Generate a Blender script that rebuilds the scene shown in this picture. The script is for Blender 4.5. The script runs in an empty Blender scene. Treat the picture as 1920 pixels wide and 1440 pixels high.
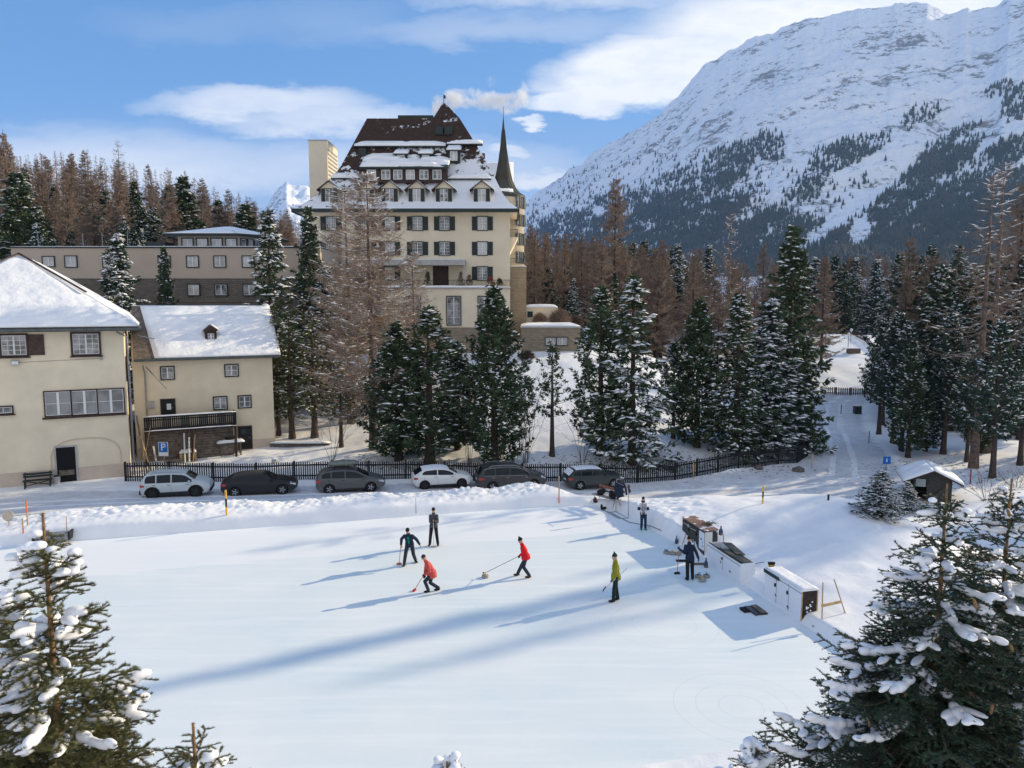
import bpy, bmesh, math, random
import numpy as np
from mathutils import Vector, Matrix
R = math.radians
SC = bpy.context.scene
COL = SC.collection
random.seed(7)
# ------------------------------------------------------------ camera
F = 1370.0; PITCH = R(6.2); CAMH = 11.0
cam_d = bpy.data.cameras.new('camera'); cam = bpy.data.objects.new('camera', cam_d); COL.objects.link(cam)
cam.location = (0, 0, CAMH); cam.rotation_euler = (R(90) - PITCH, 0, 0)
cam_d.sensor_width = 36; cam_d.lens = F / 1920 * 36; cam_d.clip_start = 0.1; cam_d.clip_end = 30000
SC.camera = cam
# ------------------------------------------------------------ exposure
SC.view_settings.view_transform = 'Standard'; SC.view_settings.look = 'None'
SC.view_settings.exposure = 0.48; SC.view_settings.gamma = 1
SUN_EL = 21.0; SUN_AZ = 63.0      # azimuth from +Y towards +X
SC.cycles.volume_bounces = 3
sd = bpy.data.lights.new('sun', 'SUN'); sun = bpy.data.objects.new('sun', sd); COL.objects.link(sun)
sd.energy = 5.0; sd.angle = R(0.5); sd.color = (1, .82, .54)
_s = Vector((math.cos(R(SUN_EL)) * math.sin(R(SUN_AZ)), math.cos(R(SUN_EL)) * math.cos(R(SUN_AZ)), math.sin(R(SUN_EL))))
sun.rotation_euler = _s.to_track_quat('Z', 'Y').to_euler(); sun.location = (60, 30, 60)

def nd(nt, typ, ins=None, **kw):
    n = nt.nodes.new(typ)
    for k, v in kw.items(): setattr(n, k, v)
    if ins:
        for k, v in ins.items():
            s = n.inputs[k]
            if isinstance(v, bpy.types.NodeSocket): nt.links.new(v, s)
            else: s.default_value = v
    return n
def mth(nt, op, a, b=None, c=None, clamp=False):
    ins = {0: a}
    if b is not None: ins[1] = b
    if c is not None: ins[2] = c
    n = nd(nt, 'ShaderNodeMath', ins, operation=op); n.use_clamp = clamp
    return n.outputs[0]
def ramp(nt, fac, stops):
    n = nd(nt, 'ShaderNodeValToRGB', {0: fac}); cr = n.color_ramp
    while len(cr.elements) < len(stops): cr.elements.new(0.5)
    for e, (p, c) in zip(cr.elements, stops):
        e.position = p; e.color = (c, c, c, 1) if not hasattr(c, '__len__') else (*c, 1)
    return n.outputs[0]
def mixc(nt, fac, a, b, typ='MIX'):
    n = nt.nodes.new('ShaderNodeMix'); n.data_type = 'RGBA'; n.blend_type = typ
    for i, v in ((0, fac), (6, a), (7, b)):
        if isinstance(v, bpy.types.NodeSocket): nt.links.new(v, n.inputs[i])
        elif i == 0: n.inputs[0].default_value = v
        else: n.inputs[i].default_value = (*v[:3], 1)
    return n.outputs[2]
# ------------------------------------------------------------ world: Nishita sky with thin clouds
W = bpy.data.worlds.new('World'); SC.world = W; W.use_nodes = True
nt = W.node_tree; nt.nodes.clear()
sky = nd(nt, 'ShaderNodeTexSky', sky_type='NISHITA'); sky.sun_disc = False
sky.sun_elevation = R(SUN_EL); sky.sun_rotation = R(SUN_AZ); sky.altitude = 1800; sky.air_density = 1.0
sky.dust_density = 0.1; sky.ozone_density = 1.6
tc = nd(nt, 'ShaderNodeTexCoord'); sx = nd(nt, 'ShaderNodeSeparateXYZ', {0: tc.outputs['Generated']})
yy = mth(nt, 'MAXIMUM', sx.outputs[1], 0.03)
U = mth(nt, 'DIVIDE', sx.outputs[0], yy); V = mth(nt, 'DIVIDE', sx.outputs[2], yy)
uv = nd(nt, 'ShaderNodeCombineXYZ', {0: U, 1: V}).outputs[0]
def wnoise(scale, det, sxy, off=0.0, rough=.55):
    m = nd(nt, 'ShaderNodeMapping', {0: uv}); m.inputs['Scale'].default_value = (sxy[0], sxy[1], 1)
    m.inputs['Location'].default_value = (off, off * .7, 0)
    m.inputs['Rotation'].default_value = (0, 0, R(8))
    return nd(nt, 'ShaderNodeTexNoise', {'Vector': m.outputs[0], 'Scale': scale, 'Detail': det, 'Roughness': rough}).outputs[0]
n1 = wnoise(1.0, 7, (3.2, 9), 3.1); n2 = wnoise(1.0, 8, (9, 26), 7.7, .62)
Uw = mth(nt, 'ADD', U, mth(nt, 'MULTIPLY', mth(nt, 'SUBTRACT', n1, .5), .22))
Vw = mth(nt, 'ADD', V, mth(nt, 'MULTIPLY', mth(nt, 'SUBTRACT', n2, .5), .07))
def blob(px, py, rx, ry, amp, hard=1.0):
    du = mth(nt, 'DIVIDE', mth(nt, 'SUBTRACT', Uw, (px - 960) / F), rx / F)
    dv = mth(nt, 'DIVIDE', mth(nt, 'SUBTRACT', Vw, (571 - py) / F), ry / F)
    d = mth(nt, 'ADD', mth(nt, 'MULTIPLY', du, du), mth(nt, 'MULTIPLY', dv, dv))
    return mth(nt, 'MULTIPLY', mth(nt, 'MULTIPLY', mth(nt, 'SUBTRACT', 1.0, d, clamp=True), hard * .6, clamp=True), amp)
cl = None
for b in [(1250, 150, 250, 75, 1.0, 3), (1480, 95, 400, 105, 1.0, 2.5), (1750, 20, 380, 90, .9, 2), (1120, 205, 120, 38, .9, 3), (520, 210, 250, 42, .78, 2), (640, 238, 230, 40, .8, 1.6),
          (160, 330, 620, 88, .72, 1.8), (700, 320, 520, 60, .6, 1.6), (1010, 243, 36, 9, .9, 2.2), (930, 300, 70, 18, .8, 2), (960, 80, 340, 34, .42, 1.2), (1060, 20, 330, 40, .55, 1.5), (440, 75, 260, 40, .16, 1),
          (650, 70, 200, 50, .2, 1), (200, 255, 300, 22, .25, 1), (1010, 340, 120, 26, .7, 2)]:
    v = blob(*b); cl = v if cl is None else mth(nt, 'MAXIMUM', cl, v)
cl = mth(nt, 'MULTIPLY', cl, mth(nt, 'ADD', .42, mth(nt, 'MULTIPLY', n2, 1.05)), clamp=True)
back = mth(nt, 'MULTIPLY', mth(nt, 'MULTIPLY', mth(nt, 'SUBTRACT', .12, sx.outputs[1], clamp=True), 2.4, clamp=True), mth(nt, 'ADD', .32, mth(nt, 'MULTIPLY', nd(nt, 'ShaderNodeTexNoise', {'Vector': tc.outputs['Generated'], 'Scale': 2.2, 'Detail': 5}).outputs[0], .5)), clamp=True)   # unseen cloud added behind the camera for more neutral fill light
cl = mth(nt, 'MAXIMUM', cl, back)
hz = mth(nt, 'MULTIPLY', mth(nt, 'SUBTRACT', .26, V, clamp=True), 1.7, clamp=True)   # milky air towards the horizon
cl = mth(nt, 'MAXIMUM', cl, hz)
bl = mixc(nt, .6, sky.outputs[0], (1.0, 3.3, 8.0))
skyc = mixc(nt, cl, bl, (10.8, 10.4, 9.9))
bg = nd(nt, 'ShaderNodeBackground', {0: skyc, 1: 0.073})
nt.links.new(bg.outputs[0], nd(nt, 'ShaderNodeOutputWorld').inputs[0])

# ------------------------------------------------------------ pixel -> world measurement helpers
def ray(px, py):
    u = (px - 960) / F; v = (720 - py) / F
    return Vector((u, math.cos(PITCH) + v * math.sin(PITCH), -math.sin(PITCH) + v * math.cos(PITCH)))
def at(px, py, Y):
    r = ray(px, py); t = Y / r.y
    return Vector((r.x * t, Y, CAMH + r.z * t))
def onz(px, py, z=0.0):
    r = ray(px, py); t = (z - CAMH) / r.z
    return Vector((r.x * t, r.y * t, z))
# ------------------------------------------------------------ object helpers
def tag(o, label, cat=None, group=None, kind=None):
    if label: o['label'] = label
    if cat: o['category'] = cat
    if group: o['group'] = group
    if kind: o['kind'] = kind
    return o
def thing(name, label, cat, loc=(0, 0, 0), rotz=0, group=None):
    o = bpy.data.objects.new(name, None); COL.objects.link(o)
    o.empty_display_size = .3
    o.location = loc; o.rotation_euler = (0, 0, rotz)
    return tag(o, label, cat, group)
def dup(o, parent=None, **kw):
    c = o.copy(); COL.objects.link(c)
    c.parent = parent
    for ch in o.children: dup(ch, c)
    for k, v in kw.items(): setattr(c, k, v)
    return c
def clearkeys(o):
    pass
class MB:
    def __init__(s): s.v = []; s.f = []; s.m = []
    def add(s, vs, fs, mi=0):
        b = len(s.v); s.v.extend([tuple(p) for p in vs]); s.f.extend([tuple(i + b for i in f) for f in fs]); s.m.extend([mi] * len(fs)); return s
    def box(s, x0, x1, y0, y1, z0, z1, mi=0, mat=None):
        vs = [Vector((x, y, z)) for z in (z0, z1) for x, y in ((x0, y0), (x1, y0), (x1, y1), (x0, y1))]
        if mat is not None: vs = [mat @ v for v in vs]
        return s.add(vs, [(3, 2, 1, 0), (4, 5, 6, 7), (0, 1, 5, 4), (1, 2, 6, 5), (2, 3, 7, 6), (3, 0, 4, 7)], mi)
    def beam(s, p0, p1, w, h, mi=0, up=(0, 0, 1)):
        p0 = Vector(p0); p1 = Vector(p1); d = (p1 - p0)
        L = d.length; d.normalize(); a = d.cross(Vector(up))
        if a.length < 1e-4: a = d.cross(Vector((1, 0, 0)))
        a.normalize(); b = a.cross(d)
        vs = [p + a * (i * w / 2) + b * (j * h / 2) for p in (p0, p1) for i, j in ((-1, -1), (1, -1), (1, 1), (-1, 1))]
        return s.add(vs, [(0, 1, 2, 3), (7, 6, 5, 4), (4, 5, 1, 0), (5, 6, 2, 1), (6, 7, 3, 2), (7, 4, 0, 3)], mi)
    def tube(s, pts, rad, n=8, mi=0, cap=True):
        pts = [Vector(p) for p in pts]
        if not hasattr(rad, '__len__'): rad = [rad] * len(pts)
        vs = []; fs = []; a = None
        for i, p in enumerate(pts):
            d = (pts[min(i + 1, len(pts) - 1)] - pts[max(i - 1, 0)]).normalized()
            if a is None:
                a = d.cross(Vector((0.13, 0.97, .2)));
                if a.length < .05: a = d.cross(Vector((1, 0, 0)))
            a = (a - d * a.dot(d)).normalized(); b = d.cross(a)
            for k in range(n):
                t = 2 * math.pi * k / n; vs.append(p + (a * math.cos(t) + b * math.sin(t)) * rad[i])
        for i in range(len(pts) - 1):
            for k in range(n):
                k2 = (k + 1) % n; fs.append((i * n + k, i * n + k2, (i + 1) * n + k2, (i + 1) * n + k))
        if cap:
            fs.append(tuple(range(n))[::-1]); fs.append(tuple((len(pts) - 1) * n + k for k in range(n)))
        return s.add(vs, fs, mi)
    def lathe(s, prof, n=16, c=(0, 0, 0), mi=0, mat=None, cap=True):
        vs = []; fs = []
        for r, z in prof:
            for k in range(n):
                t = 2 * math.pi * k / n; vs.append(Vector((c[0] + r * math.cos(t), c[1] + r * math.sin(t), c[2] + z)))
        if mat is not None: vs = [mat @ v for v in vs]
        for i in range(len(prof) - 1):
            for k in range(n):
                k2 = (k + 1) % n; fs.append((i * n + k, i * n + k2, (i + 1) * n + k2, (i + 1) * n + k))
        if cap: fs.append(tuple(range(n))[::-1]); fs.append(tuple((len(prof) - 1) * n + k for k in range(n)))
        return s.add(vs, fs, mi)
    def prism(s, poly, y0, y1, mi=0):     # polygon in (x,z), extruded along y
        n = len(poly); vs = [(x, y0, z) for x, z in poly] + [(x, y1, z) for x, z in poly]
        fs = [tuple(range(n)), tuple(range(2 * n - 1, n - 1, -1))] + [(i + n, (i + 1) % n + n, (i + 1) % n, i) for i in range(n)]
        return s.add(vs, fs, mi)
    def build(s, name, mats, parent=None, smooth=False, bevel=0):
        me = bpy.data.meshes.new(name); me.from_pydata(s.v, [], s.f)
        if not isinstance(mats, (list, tuple)): mats = [mats]
        for m in mats: me.materials.append(m)
        if len(mats) > 1: me.polygons.foreach_set('material_index', s.m)
        if smooth: me.polygons.foreach_set('use_smooth', [True] * len(me.polygons))
        me.update()
        bm = bmesh.new(); bm.from_mesh(me); bmesh.ops.recalc_face_normals(bm, faces=bm.faces)
        if bevel:
            es = [e for e in bm.edges if len(e.link_faces) == 2 and e.calc_face_angle(0) > .6]
            bmesh.ops.bevel(bm, geom=es, offset=bevel, segments=2, profile=.7, affect='EDGES', clamp_overlap=True)
        bm.to_mesh(me); bm.free()
        o = bpy.data.objects.new(name, me); COL.objects.link(o); o.parent = parent
        return o
def arrmesh(name, V, Fc, mat, smooth=False):
    """V (n,3) float array, Fc (m,3 or 4) int array"""
    me = bpy.data.meshes.new(name); V = np.asarray(V, np.float32); Fc = np.asarray(Fc, np.int32)
    me.vertices.add(len(V)); me.vertices.foreach_set('co', V.ravel())
    k = Fc.shape[1]; me.loops.add(Fc.size); me.loops.foreach_set('vertex_index', Fc.ravel())
    me.polygons.add(len(Fc)); me.polygons.foreach_set('loop_start', np.arange(0, Fc.size, k, dtype=np.int32))
    me.polygons.foreach_set('loop_total', np.full(len(Fc), k, np.int32))
    if smooth: me.polygons.foreach_set('use_smooth', np.ones(len(Fc), bool))
    for m in (mat if isinstance(mat, (list, tuple)) else [mat]): me.materials.append(m)
    me.update(calc_edges=True); me.validate()
    return me
def link(name, me, parent=None):
    o = bpy.data.objects.new(name, me); COL.objects.link(o); o.parent = parent; return o
# ------------------------------------------------------------ materials
MATS = {}
def mat(name, col, rough=.7, var=.15, scale=6, bump=0.0, bscale=None, spec=.3, metal=0, col2=None, det=5, coat=0, trans=0):
    if name in MATS: return MATS[name]
    m = bpy.data.materials.new(name); MATS[name] = m; m.use_nodes = True
    t = m.node_tree; p = t.nodes['Principled BSDF']
    tcn = nd(t, 'ShaderNodeTexCoord')
    nz = nd(t, 'ShaderNodeTexNoise', {'Vector': tcn.outputs['Object'], 'Scale': scale, 'Detail': det, 'Roughness': .6})
    c2 = col2 or tuple(max(0, c * (1 - 2 * var)) for c in col)
    hi = tuple(min(1, c * (1 + var)) for c in col) if col2 is None else col
    f = ramp(t, nz.outputs[0], [(.3, 0), (.7, 1)])
    t.links.new(mixc(t, f, c2, hi), p.inputs['Base Color'])
    p.inputs['Roughness'].default_value = rough; p.inputs['Metallic'].default_value = metal
    p.inputs['Specular IOR Level'].default_value = spec; p.inputs['Coat Weight'].default_value = coat
    p.inputs['Transmission Weight'].default_value = trans
    if bump:
        nb = nd(t, 'ShaderNodeTexNoise', {'Vector': tcn.outputs['Object'], 'Scale': bscale or scale * 3, 'Detail': 4})
        b = nd(t, 'ShaderNodeBump', {'Height': nb.outputs[0], 'Strength': 1.0, 'Distance': bump}); t.links.new(b.outputs[0], p.inputs['Normal'])
    return m
def rawmat(name):
    m = bpy.data.materials.new(name); MATS[name] = m; m.use_nodes = True
    return m, m.node_tree, m.node_tree.nodes['Principled BSDF']
# numpy value noise
_rs = np.random.RandomState(5); _tab = _rs.rand(256, 256)
def vn(x, y, seed=0):
    x = np.asarray(x, float) + seed * 17.31; y = np.asarray(y, float) + seed * 9.77
    xi = np.floor(x).astype(int); yi = np.floor(y).astype(int); fx = x - xi; fy = y - yi
    fx = fx * fx * (3 - 2 * fx); fy = fy * fy * (3 - 2 * fy)
    a = _tab[xi % 256, yi % 256]; b = _tab[(xi + 1) % 256, yi % 256]; c = _tab[xi % 256, (yi + 1) % 256]; d = _tab[(xi + 1) % 256, (yi + 1) % 256]
    return (a * (1 - fx) + b * fx) * (1 - fy) + (c * (1 - fx) + d * fx) * fy
def fbm(x, y, oct=4, seed=0, gain=.5):
    s = 0; a = 1; t = 0
    for o in range(oct):
        s = s + a * vn(x * 2 ** o, y * 2 ** o, seed + o); t += a; a *= gain
    return s / t
HAZE = 4.2e-5
# ============================================================ terrain
CP = [(-40,42,-.7),(-30,44,-.85),(-16,45,-1.05),(-8,46.5,-1.3),(0,48,-1.65),(8,49.5,-1.95),(16,50,-1.95),(22,52,-1.9),(27,48,-1.8),(28,56,-2.0),(29,64,-2.1),(36,80,-2.6),(46,100,-2.9),(50,110,-2.8),
 (-25,50,-1.0),(-14,51,-1.1),(0,52,-1.45),(8,52.5,-1.6),(16,54,-1.6),(22,58,-1.6),(26,66,-1.7),(-18,58,-.3),(-10,58,.0),(0,58,.1),(10,59,.1),(20,66,-.2),(-24,56,-.4),
 (-18,68,1.2),(-8,68,1.3),(4,70,2.0),(14,72,1.9),(24,76,.6),(-20,85,5.3),(0,85,5.5),(8,84.5,5.5),(20,88,3.5),(30,92,-.5),(-20,100,7),(8,100,6.5),
 (-40,80,5),(-60,80,6),(-40,60,1.5),(-60,60,3),(-40,110,9),(0,112,7),(30,120,1),(60,112,-2.4),(62,130,.4),(60,160,3.9),(72,160,4.5),(50,140,.8),(78,175,3.5),(51,113,-2.6),(56,124,-.5),(66,145,2.6),
 (40,60,-1.6),(50,60,-1.2),(40,48,-1.2),(60,48,-.4),(60,90,-.5),(90,120,1),(35,40,-1.0),(50,30,-.4),(44,72,-2.2),
 (6.7,38.5,.55),(9.2,37,1.0),(12.5,36.5,1.12),(15.8,36,1.42),(17.6,35,1.1),(19,32.5,.8),(14,42.5,-.9),(18,40.8,-1.1),(22,37.5,-1.1),(24,33,-1),(26,29,-.8),(9,44,-1.3),
 (9.7,31,.5),(12,24,.45),(13.2,20,.4),(13,30,.75),(16,28,.9),(20,27,.45),(16,22,.6),(20,20,.3),(24,15,-.2),
 (-26,31,0),(-10,28,0),(2,34,0),(0,24,0),(6,20,0),(-30,10,0),(-8,38.4,.2),(2,41,.15),(-20,35,.3),(0,0,-.6),(10,8,-.3),(-12,2,-.4),(-40,20,.2),(5,44.2,-.9),(-4,42.6,-.6),(-24,38,-.2),(-14,40.6,-.4),
 (-140,200,37),(-96,200,30),(-64,220,22),(-20,200,14),(5,200,12),(60,200,5),(120,200,6),(180,200,6),(-190,200,45),(-120,140,22),(-70,130,13),(-190,100,22),(180,60,40),(180,-20,20),(-190,-20,0),
 (-140,262,48),(-60,262,26),(0,262,13),(60,262,8),(160,262,8),(-100,100,14),(112,76,24),(140,90,34),(80,66,15),(95,72,20),(66,58,3),(60,76,-1.2),(72,104,0),(110,20,10),(66,60,-.5),(90,20,1)]
_cp = np.array(CP, float); _n = len(_cp)
def _U(r2): return np.where(r2 > 0, r2 * np.log(np.maximum(r2, 1e-9)), 0)
_D = ((_cp[:, None, :2] - _cp[None, :, :2]) ** 2).sum(2)
_A = np.zeros((_n + 3, _n + 3)); _A[:_n, :_n] = _U(_D) + np.eye(_n) * 2.0; _A[:_n, _n] = 1; _A[:_n, _n + 1:] = _cp[:, :2]; _A[_n, :_n] = 1; _A[_n + 1:, :_n] = _cp[:, :2].T
_w = np.linalg.solve(_A, np.concatenate([_cp[:, 2], [0, 0, 0]]))
def tps(x, y):
    x = np.asarray(x, float); y = np.asarray(y, float); sh = x.shape; x = x.ravel(); y = y.ravel(); out = np.zeros(len(x))
    for i in range(0, len(x), 40000):
        xs = x[i:i + 40000]; ys = y[i:i + 40000]
        d = (xs[:, None] - _cp[None, :, 0]) ** 2 + (ys[:, None] - _cp[None, :, 1]) ** 2
        out[i:i + 40000] = _U(d) @ _w[:_n] + _w[_n] + _w[_n + 1] * xs + _w[_n + 2] * ys
    return out.reshape(sh)
RINK = np.array([(-40, 28.2), (-22.7, 32.6), (-8, 36.4), (1.5, 38.9), (4.3, 39.3), (5.6, 38.2), (6.6, 35.4), (8.25, 31), (9.9, 24.3), (10.8, 21.3), (11.5, 19), (9.5, 18.1), (5, 17.0), (-12, 12.5), (-40, 5)])
def sdf(x, y, P=RINK):
    x = np.asarray(x, float); y = np.asarray(y, float); d = np.full(x.shape, 1e9); ins = np.zeros(x.shape, bool); n = len(P)
    for i in range(n):
        a = P[i]; b = P[(i + 1) % n]; e = b - a; wx = x - a[0]; wy = y - a[1]
        t = np.clip((wx * e[0] + wy * e[1]) / (e @ e), 0, 1)
        d = np.minimum(d, (wx - e[0] * t) ** 2 + (wy - e[1] * t) ** 2)
        c = ((a[1] <= y) & (b[1] > y)) | ((b[1] <= y) & (a[1] > y))
        xi = a[0] + (y - a[1]) / (e[1] if abs(e[1]) > 1e-9 else 1e-9) * e[0]
        ins ^= c & (x < xi)
    d = np.sqrt(d); return np.where(ins, -d, d)
def polydist(x, y, P):
    d = np.full(np.asarray(x).shape, 1e9); tt = np.zeros(np.asarray(x).shape)
    for i in range(len(P) - 1):
        a = np.array(P[i][:2], float); b = np.array(P[i + 1][:2], float); e = b - a
        t = np.clip(((x - a[0]) * e[0] + (y - a[1]) * e[1]) / (e @ e), 0, 1)
        q = np.hypot(x - a[0] - e[0] * t, y - a[1] - e[1] * t); tt = np.where(q < d, i + t, tt); d = np.minimum(d, q)
    return d, tt
ROAD = [(-60, 35, 3.4), (-40, 39.8, 3.4), (-24, 43.0, 3.4), (-12, 45.4, 3.3), (0, 47.6, 3.2), (9, 48.8, 3.2), (18, 50.2, 4), (25, 54.0, 4.5), (28.6, 62, 3.6), (35.5, 80, 3.6), (44.5, 100, 3.6), (50, 109, 3.8), (58, 113, 3)]
ROAD2 = [(18, 48.5, 3), (24, 47.8, 2.6), (33, 44, 2), (45, 40, 2), (60, 40, 2)]
def roadmask(x, y):
    w = np.interp(polydist(x, y, ROAD)[1], range(len(ROAD)), [r[2] for r in ROAD]); d1 = polydist(x, y, ROAD)[0] - w
    return d1
def terr(x, y, fine=True):
    x = np.asarray(x, float); y = np.asarray(y, float)
    h = tps(x, y); s = sdf(x, y); rd = roadmask(x, y)
    nofine = np.clip(rd / .8, 0, 1)
    h = h + (fbm(x * .35, y * .35, 3, 1) - .5) * .35 * nofine * np.clip(s / 2, 0, 1)
    if fine: h = h + (fbm(x * 1.7, y * 1.7, 4, 2) - .5) * .05 * nofine
    # snow bank along the far edge of the rink
    e2 = -x * .259 + y * .966; e1 = x * .966 + y * .259
    far = np.clip((e2 - 34.5) / 2.5, 0, 1) * np.clip((14.5 - e1) / 3, 0, 1)
    bank = np.clip(s / .4, 0, 1) * .3 * np.clip((4.3 - s) / 1.5, 0, 1)
    lump = (np.clip(1 - np.abs(s - 2.3) / 1.9, 0, 1) ** .7) * (.1 + .6 * fbm(x * .5, y * .5, 3, 5) ** 1.6 + .30 * (1 - np.abs(2 * fbm(x * 2.6, y * 2.6, 4, 6, .55) - 1)) ** 2 + .16 * (1 - np.abs(2 * fbm(x * 6, y * 6, 3, 16, .6) - 1)) ** 3)
    rg = np.exp(-((e1 - 14) / 5.0) ** 2) * .12 + np.exp(-((e1 - 11.5) / 1.5) ** 2) * .2
    h = h + far * (bank + lump * (.62 + rg))
    # right-hand bank
    rt = np.clip((14.8 - 0 * e1 + (e1 - 14.8)) * 0 + (e1 - 12.8) / 1.2, 0, 1) * np.clip(s / .35, 0, 1)
    h = np.where((s > 0) & (far < .02), np.where((e1 > 12) & (s < .5), h * np.clip(s / .45, 0.05, 1), h), h)
    nearb = np.clip((26 - y) / 3, 0, 1) * np.clip((5 - s) / 2, 0, 1) * (s > 0)
    h = np.where(nearb > 0, np.maximum(h, nearb * np.clip(s / .5, 0, 1) * (.28 + .12 * fbm(x * .7, y * .7, 3, 14))), h)
    # trodden snow between bank and cabinets
    tr = np.exp(-(((x - 7.8) / 2.0) ** 2 + ((y - 37) / 3) ** 2))
    h = h + tr * (s > .1) * .22 * ((1 - np.abs(2 * fbm(x * 2.2, y * 2.2, 3, 8) - 1)) - .6)
    # low berm on both road edges
    h = h + np.exp(-((rd - .5) / .45) ** 2) * (.1 + .16 * fbm(x * .8, y * .8, 3, 9)) * (y > 40) * (far < .05) * np.clip((-14 - x) / 3 + (x + 60) * 0, 0, 1) * 0
    h = h + np.exp(-((rd - .6) / .5) ** 2) * (.12 + .3 * fbm(x * .9, y * .9, 3, 9)) * np.clip((x - 12) / 4, 0, 1)
    return np.where(s < .02, -.09, -.09 + (h + .09) * np.clip((s - .02) / .3, 0, 1) ** .7)
def gz(x, y):
    s = float(sdf(np.array([x]), np.array([y]))[0])
    return 0.0 if s < 0 else float(terr(np.array([x]), np.array([y]))[0])
def G(px, py, y0=14, y1=240):       # first hit of a pixel ray with the ground
    r = ray(px, py); ys = np.concatenate([np.arange(y0, 70, .1), np.arange(70, y1, .5)]); t = ys / r.y
    X = r.x * t; Z = CAMH + r.z * t; T = terr(X, ys); T = np.where(sdf(X, ys) < 0, 0, T)
    k = np.nonzero(Z <= T)[0]; i = k[0] if len(k) else len(ys) - 1
    if i > 0:
        a = Z[i - 1] - T[i - 1]; b = T[i] - Z[i]; q = a / (a + b) if a + b > 0 else 0
        yv = ys[i - 1] + (ys[i] - ys[i - 1]) * q; return Vector((r.x * yv / r.y, yv, T[i - 1] + (T[i] - T[i - 1]) * q))
    return Vector((X[i], ys[i], T[i]))
def snowmat(name, col=(.86, .87, .88), col2=(.79, .81, .84), rough=.62, b1=.05, b2=.012, dirt=0, s1=1.2):
    m, t, p = rawmat(name); g = nd(t, 'ShaderNodeNewGeometry').outputs['Position']
    a = nd(t, 'ShaderNodeTexNoise', {'Vector': g, 'Scale': .7, 'Detail': 5}).outputs[0]
    c = mixc(t, ramp(t, a, [(.35, 0), (.65, 1)]), col2, col)
    if dirt:
        d = nd(t, 'ShaderNodeTexNoise', {'Vector': g, 'Scale': 3.0, 'Detail': 8, 'Roughness': .75}).outputs[0]
        c = mixc(t, mth(t, 'MULTIPLY', ramp(t, d, [(.45, 0), (.7, 1)]), dirt), c, (.42, .42, .43))
    t.links.new(c, p.inputs['Base Color']); p.inputs['Roughness'].default_value = rough; p.inputs['Specular IOR Level'].default_value = .25
    n1 = nd(t, 'ShaderNodeTexNoise', {'Vector': g, 'Scale': s1, 'Detail': 5}).outputs[0]; n2 = nd(t, 'ShaderNodeTexNoise', {'Vector': g, 'Scale': 14, 'Detail': 4, 'Roughness': .7}).outputs[0]
    h = mth(t, 'ADD', mth(t, 'MULTIPLY', n1, b1), mth(t, 'MULTIPLY', n2, b2))
    t.links.new(nd(t, 'ShaderNodeBump', {'Height': h, 'Distance': 1.0, 'Strength': .8}).outputs[0], p.inputs['Normal'])
    return m
M_SNOW = snowmat('snow'); M_ROOFSNOW = snowmat('roof_snow', b1=.2, b2=.014, s1=1.1)
M_BRSNOW = mat('branch_snow', (.86, .88, .93), .6, .04, 8)
M_ROAD = snowmat('packed_snow', (.74, .76, .8), (.62, .64, .68), .5, .03, .02, dirt=.75)
# near ground sheet
def axis(segs):
    out = []
    for a, b, st in segs: out += list(np.arange(a, b, st))
    return np.array(out + [segs[-1][1]])
gx = axis([(-190, -60, 3), (-60, -30, .8), (-30, -24, .3), (-24, 20, .11), (20, 34, .35), (34, 70, .8), (70, 200, 3)])
gy = axis([(-25, 10, 1.5), (10, 15, .5), (15, 28, .13), (28, 44, .09), (44, 46, .15), (46, 60, .3), (60, 90, .6), (90, 150, 1.0), (150, 262, 2.5)])
GX, GY = np.meshgrid(gx, gy); GZ = terr(GX, GY)
nx, ny = len(gx), len(gy)
idx = np.arange(nx * ny).reshape(ny, nx)
quads = np.stack([idx[:-1, :-1], idx[:-1, 1:], idx[1:, 1:], idx[1:, :-1]], -1).reshape(-1, 4)
VV = np.stack([GX.ravel(), GY.ravel(), GZ.ravel()], 1)
tag(link('snow_ground', arrmesh('snow_ground', VV, quads, M_SNOW, True)), 'snow covered ground and ploughed snow banks', kind='structure')
# road: the same sheet, a little above, with shallow wheel ruts
rm = roadmask(GX, GY); dR, tR = polydist(GX, GY, ROAD)
zr = GZ + .02 - .05 * np.exp(-((np.abs(dR) - .8) / .22) ** 2) * 1.0 + .02 * (fbm(GX * 1.5, GY * 1.5, 3, 11) - .5)
qm = (rm.ravel()[quads].max(1) < 0.15) & (GX.ravel()[quads].min(1) > -70)
used = np.unique(quads[qm]); remap = -np.ones(nx * ny, int); remap[used] = np.arange(len(used))
tag(link('road', arrmesh('road', np.stack([GX.ravel(), GY.ravel(), zr.ravel()], 1)[used], remap[quads[qm]], M_ROAD, True)), 'packed snow road curving past the parked cars', kind='structure')
# ice
mi, t, p = rawmat('rink_ice'); g = nd(t, 'ShaderNodeNewGeometry').outputs['Position']; sp = nd(t, 'ShaderNodeSeparateXYZ', {0: g})
a = nd(t, 'ShaderNodeTexNoise', {'Vector': g, 'Scale': .22, 'Detail': 4}).outputs[0]
a2 = nd(t, 'ShaderNodeTexNoise', {'Vector': g, 'Scale': 5, 'Detail': 8, 'Roughness': .8}).outputs[0]
c = mixc(t, ramp(t, a, [(.35, 0), (.65, 1)]), (.66, .76, .79), (.77, .81, .82))
c = mixc(t, ramp(t, a2, [(.3, .0), (.75, .3)]), c, (.84, .88, .89))
mp = nd(t, 'ShaderNodeMapping', {0: g}); mp.inputs['Rotation'].default_value = (0, 0, R(-15)); mp.inputs['Scale'].default_value = (.12, 1.6, 1)
st = nd(t, 'ShaderNodeTexNoise', {'Vector': mp.outputs[0], 'Scale': 1.6, 'Detail': 6}).outputs[0]
c = mixc(t, ramp(t, st, [(.48, 0), (.64, .42)]), c, (.84, .88, .89))
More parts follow.
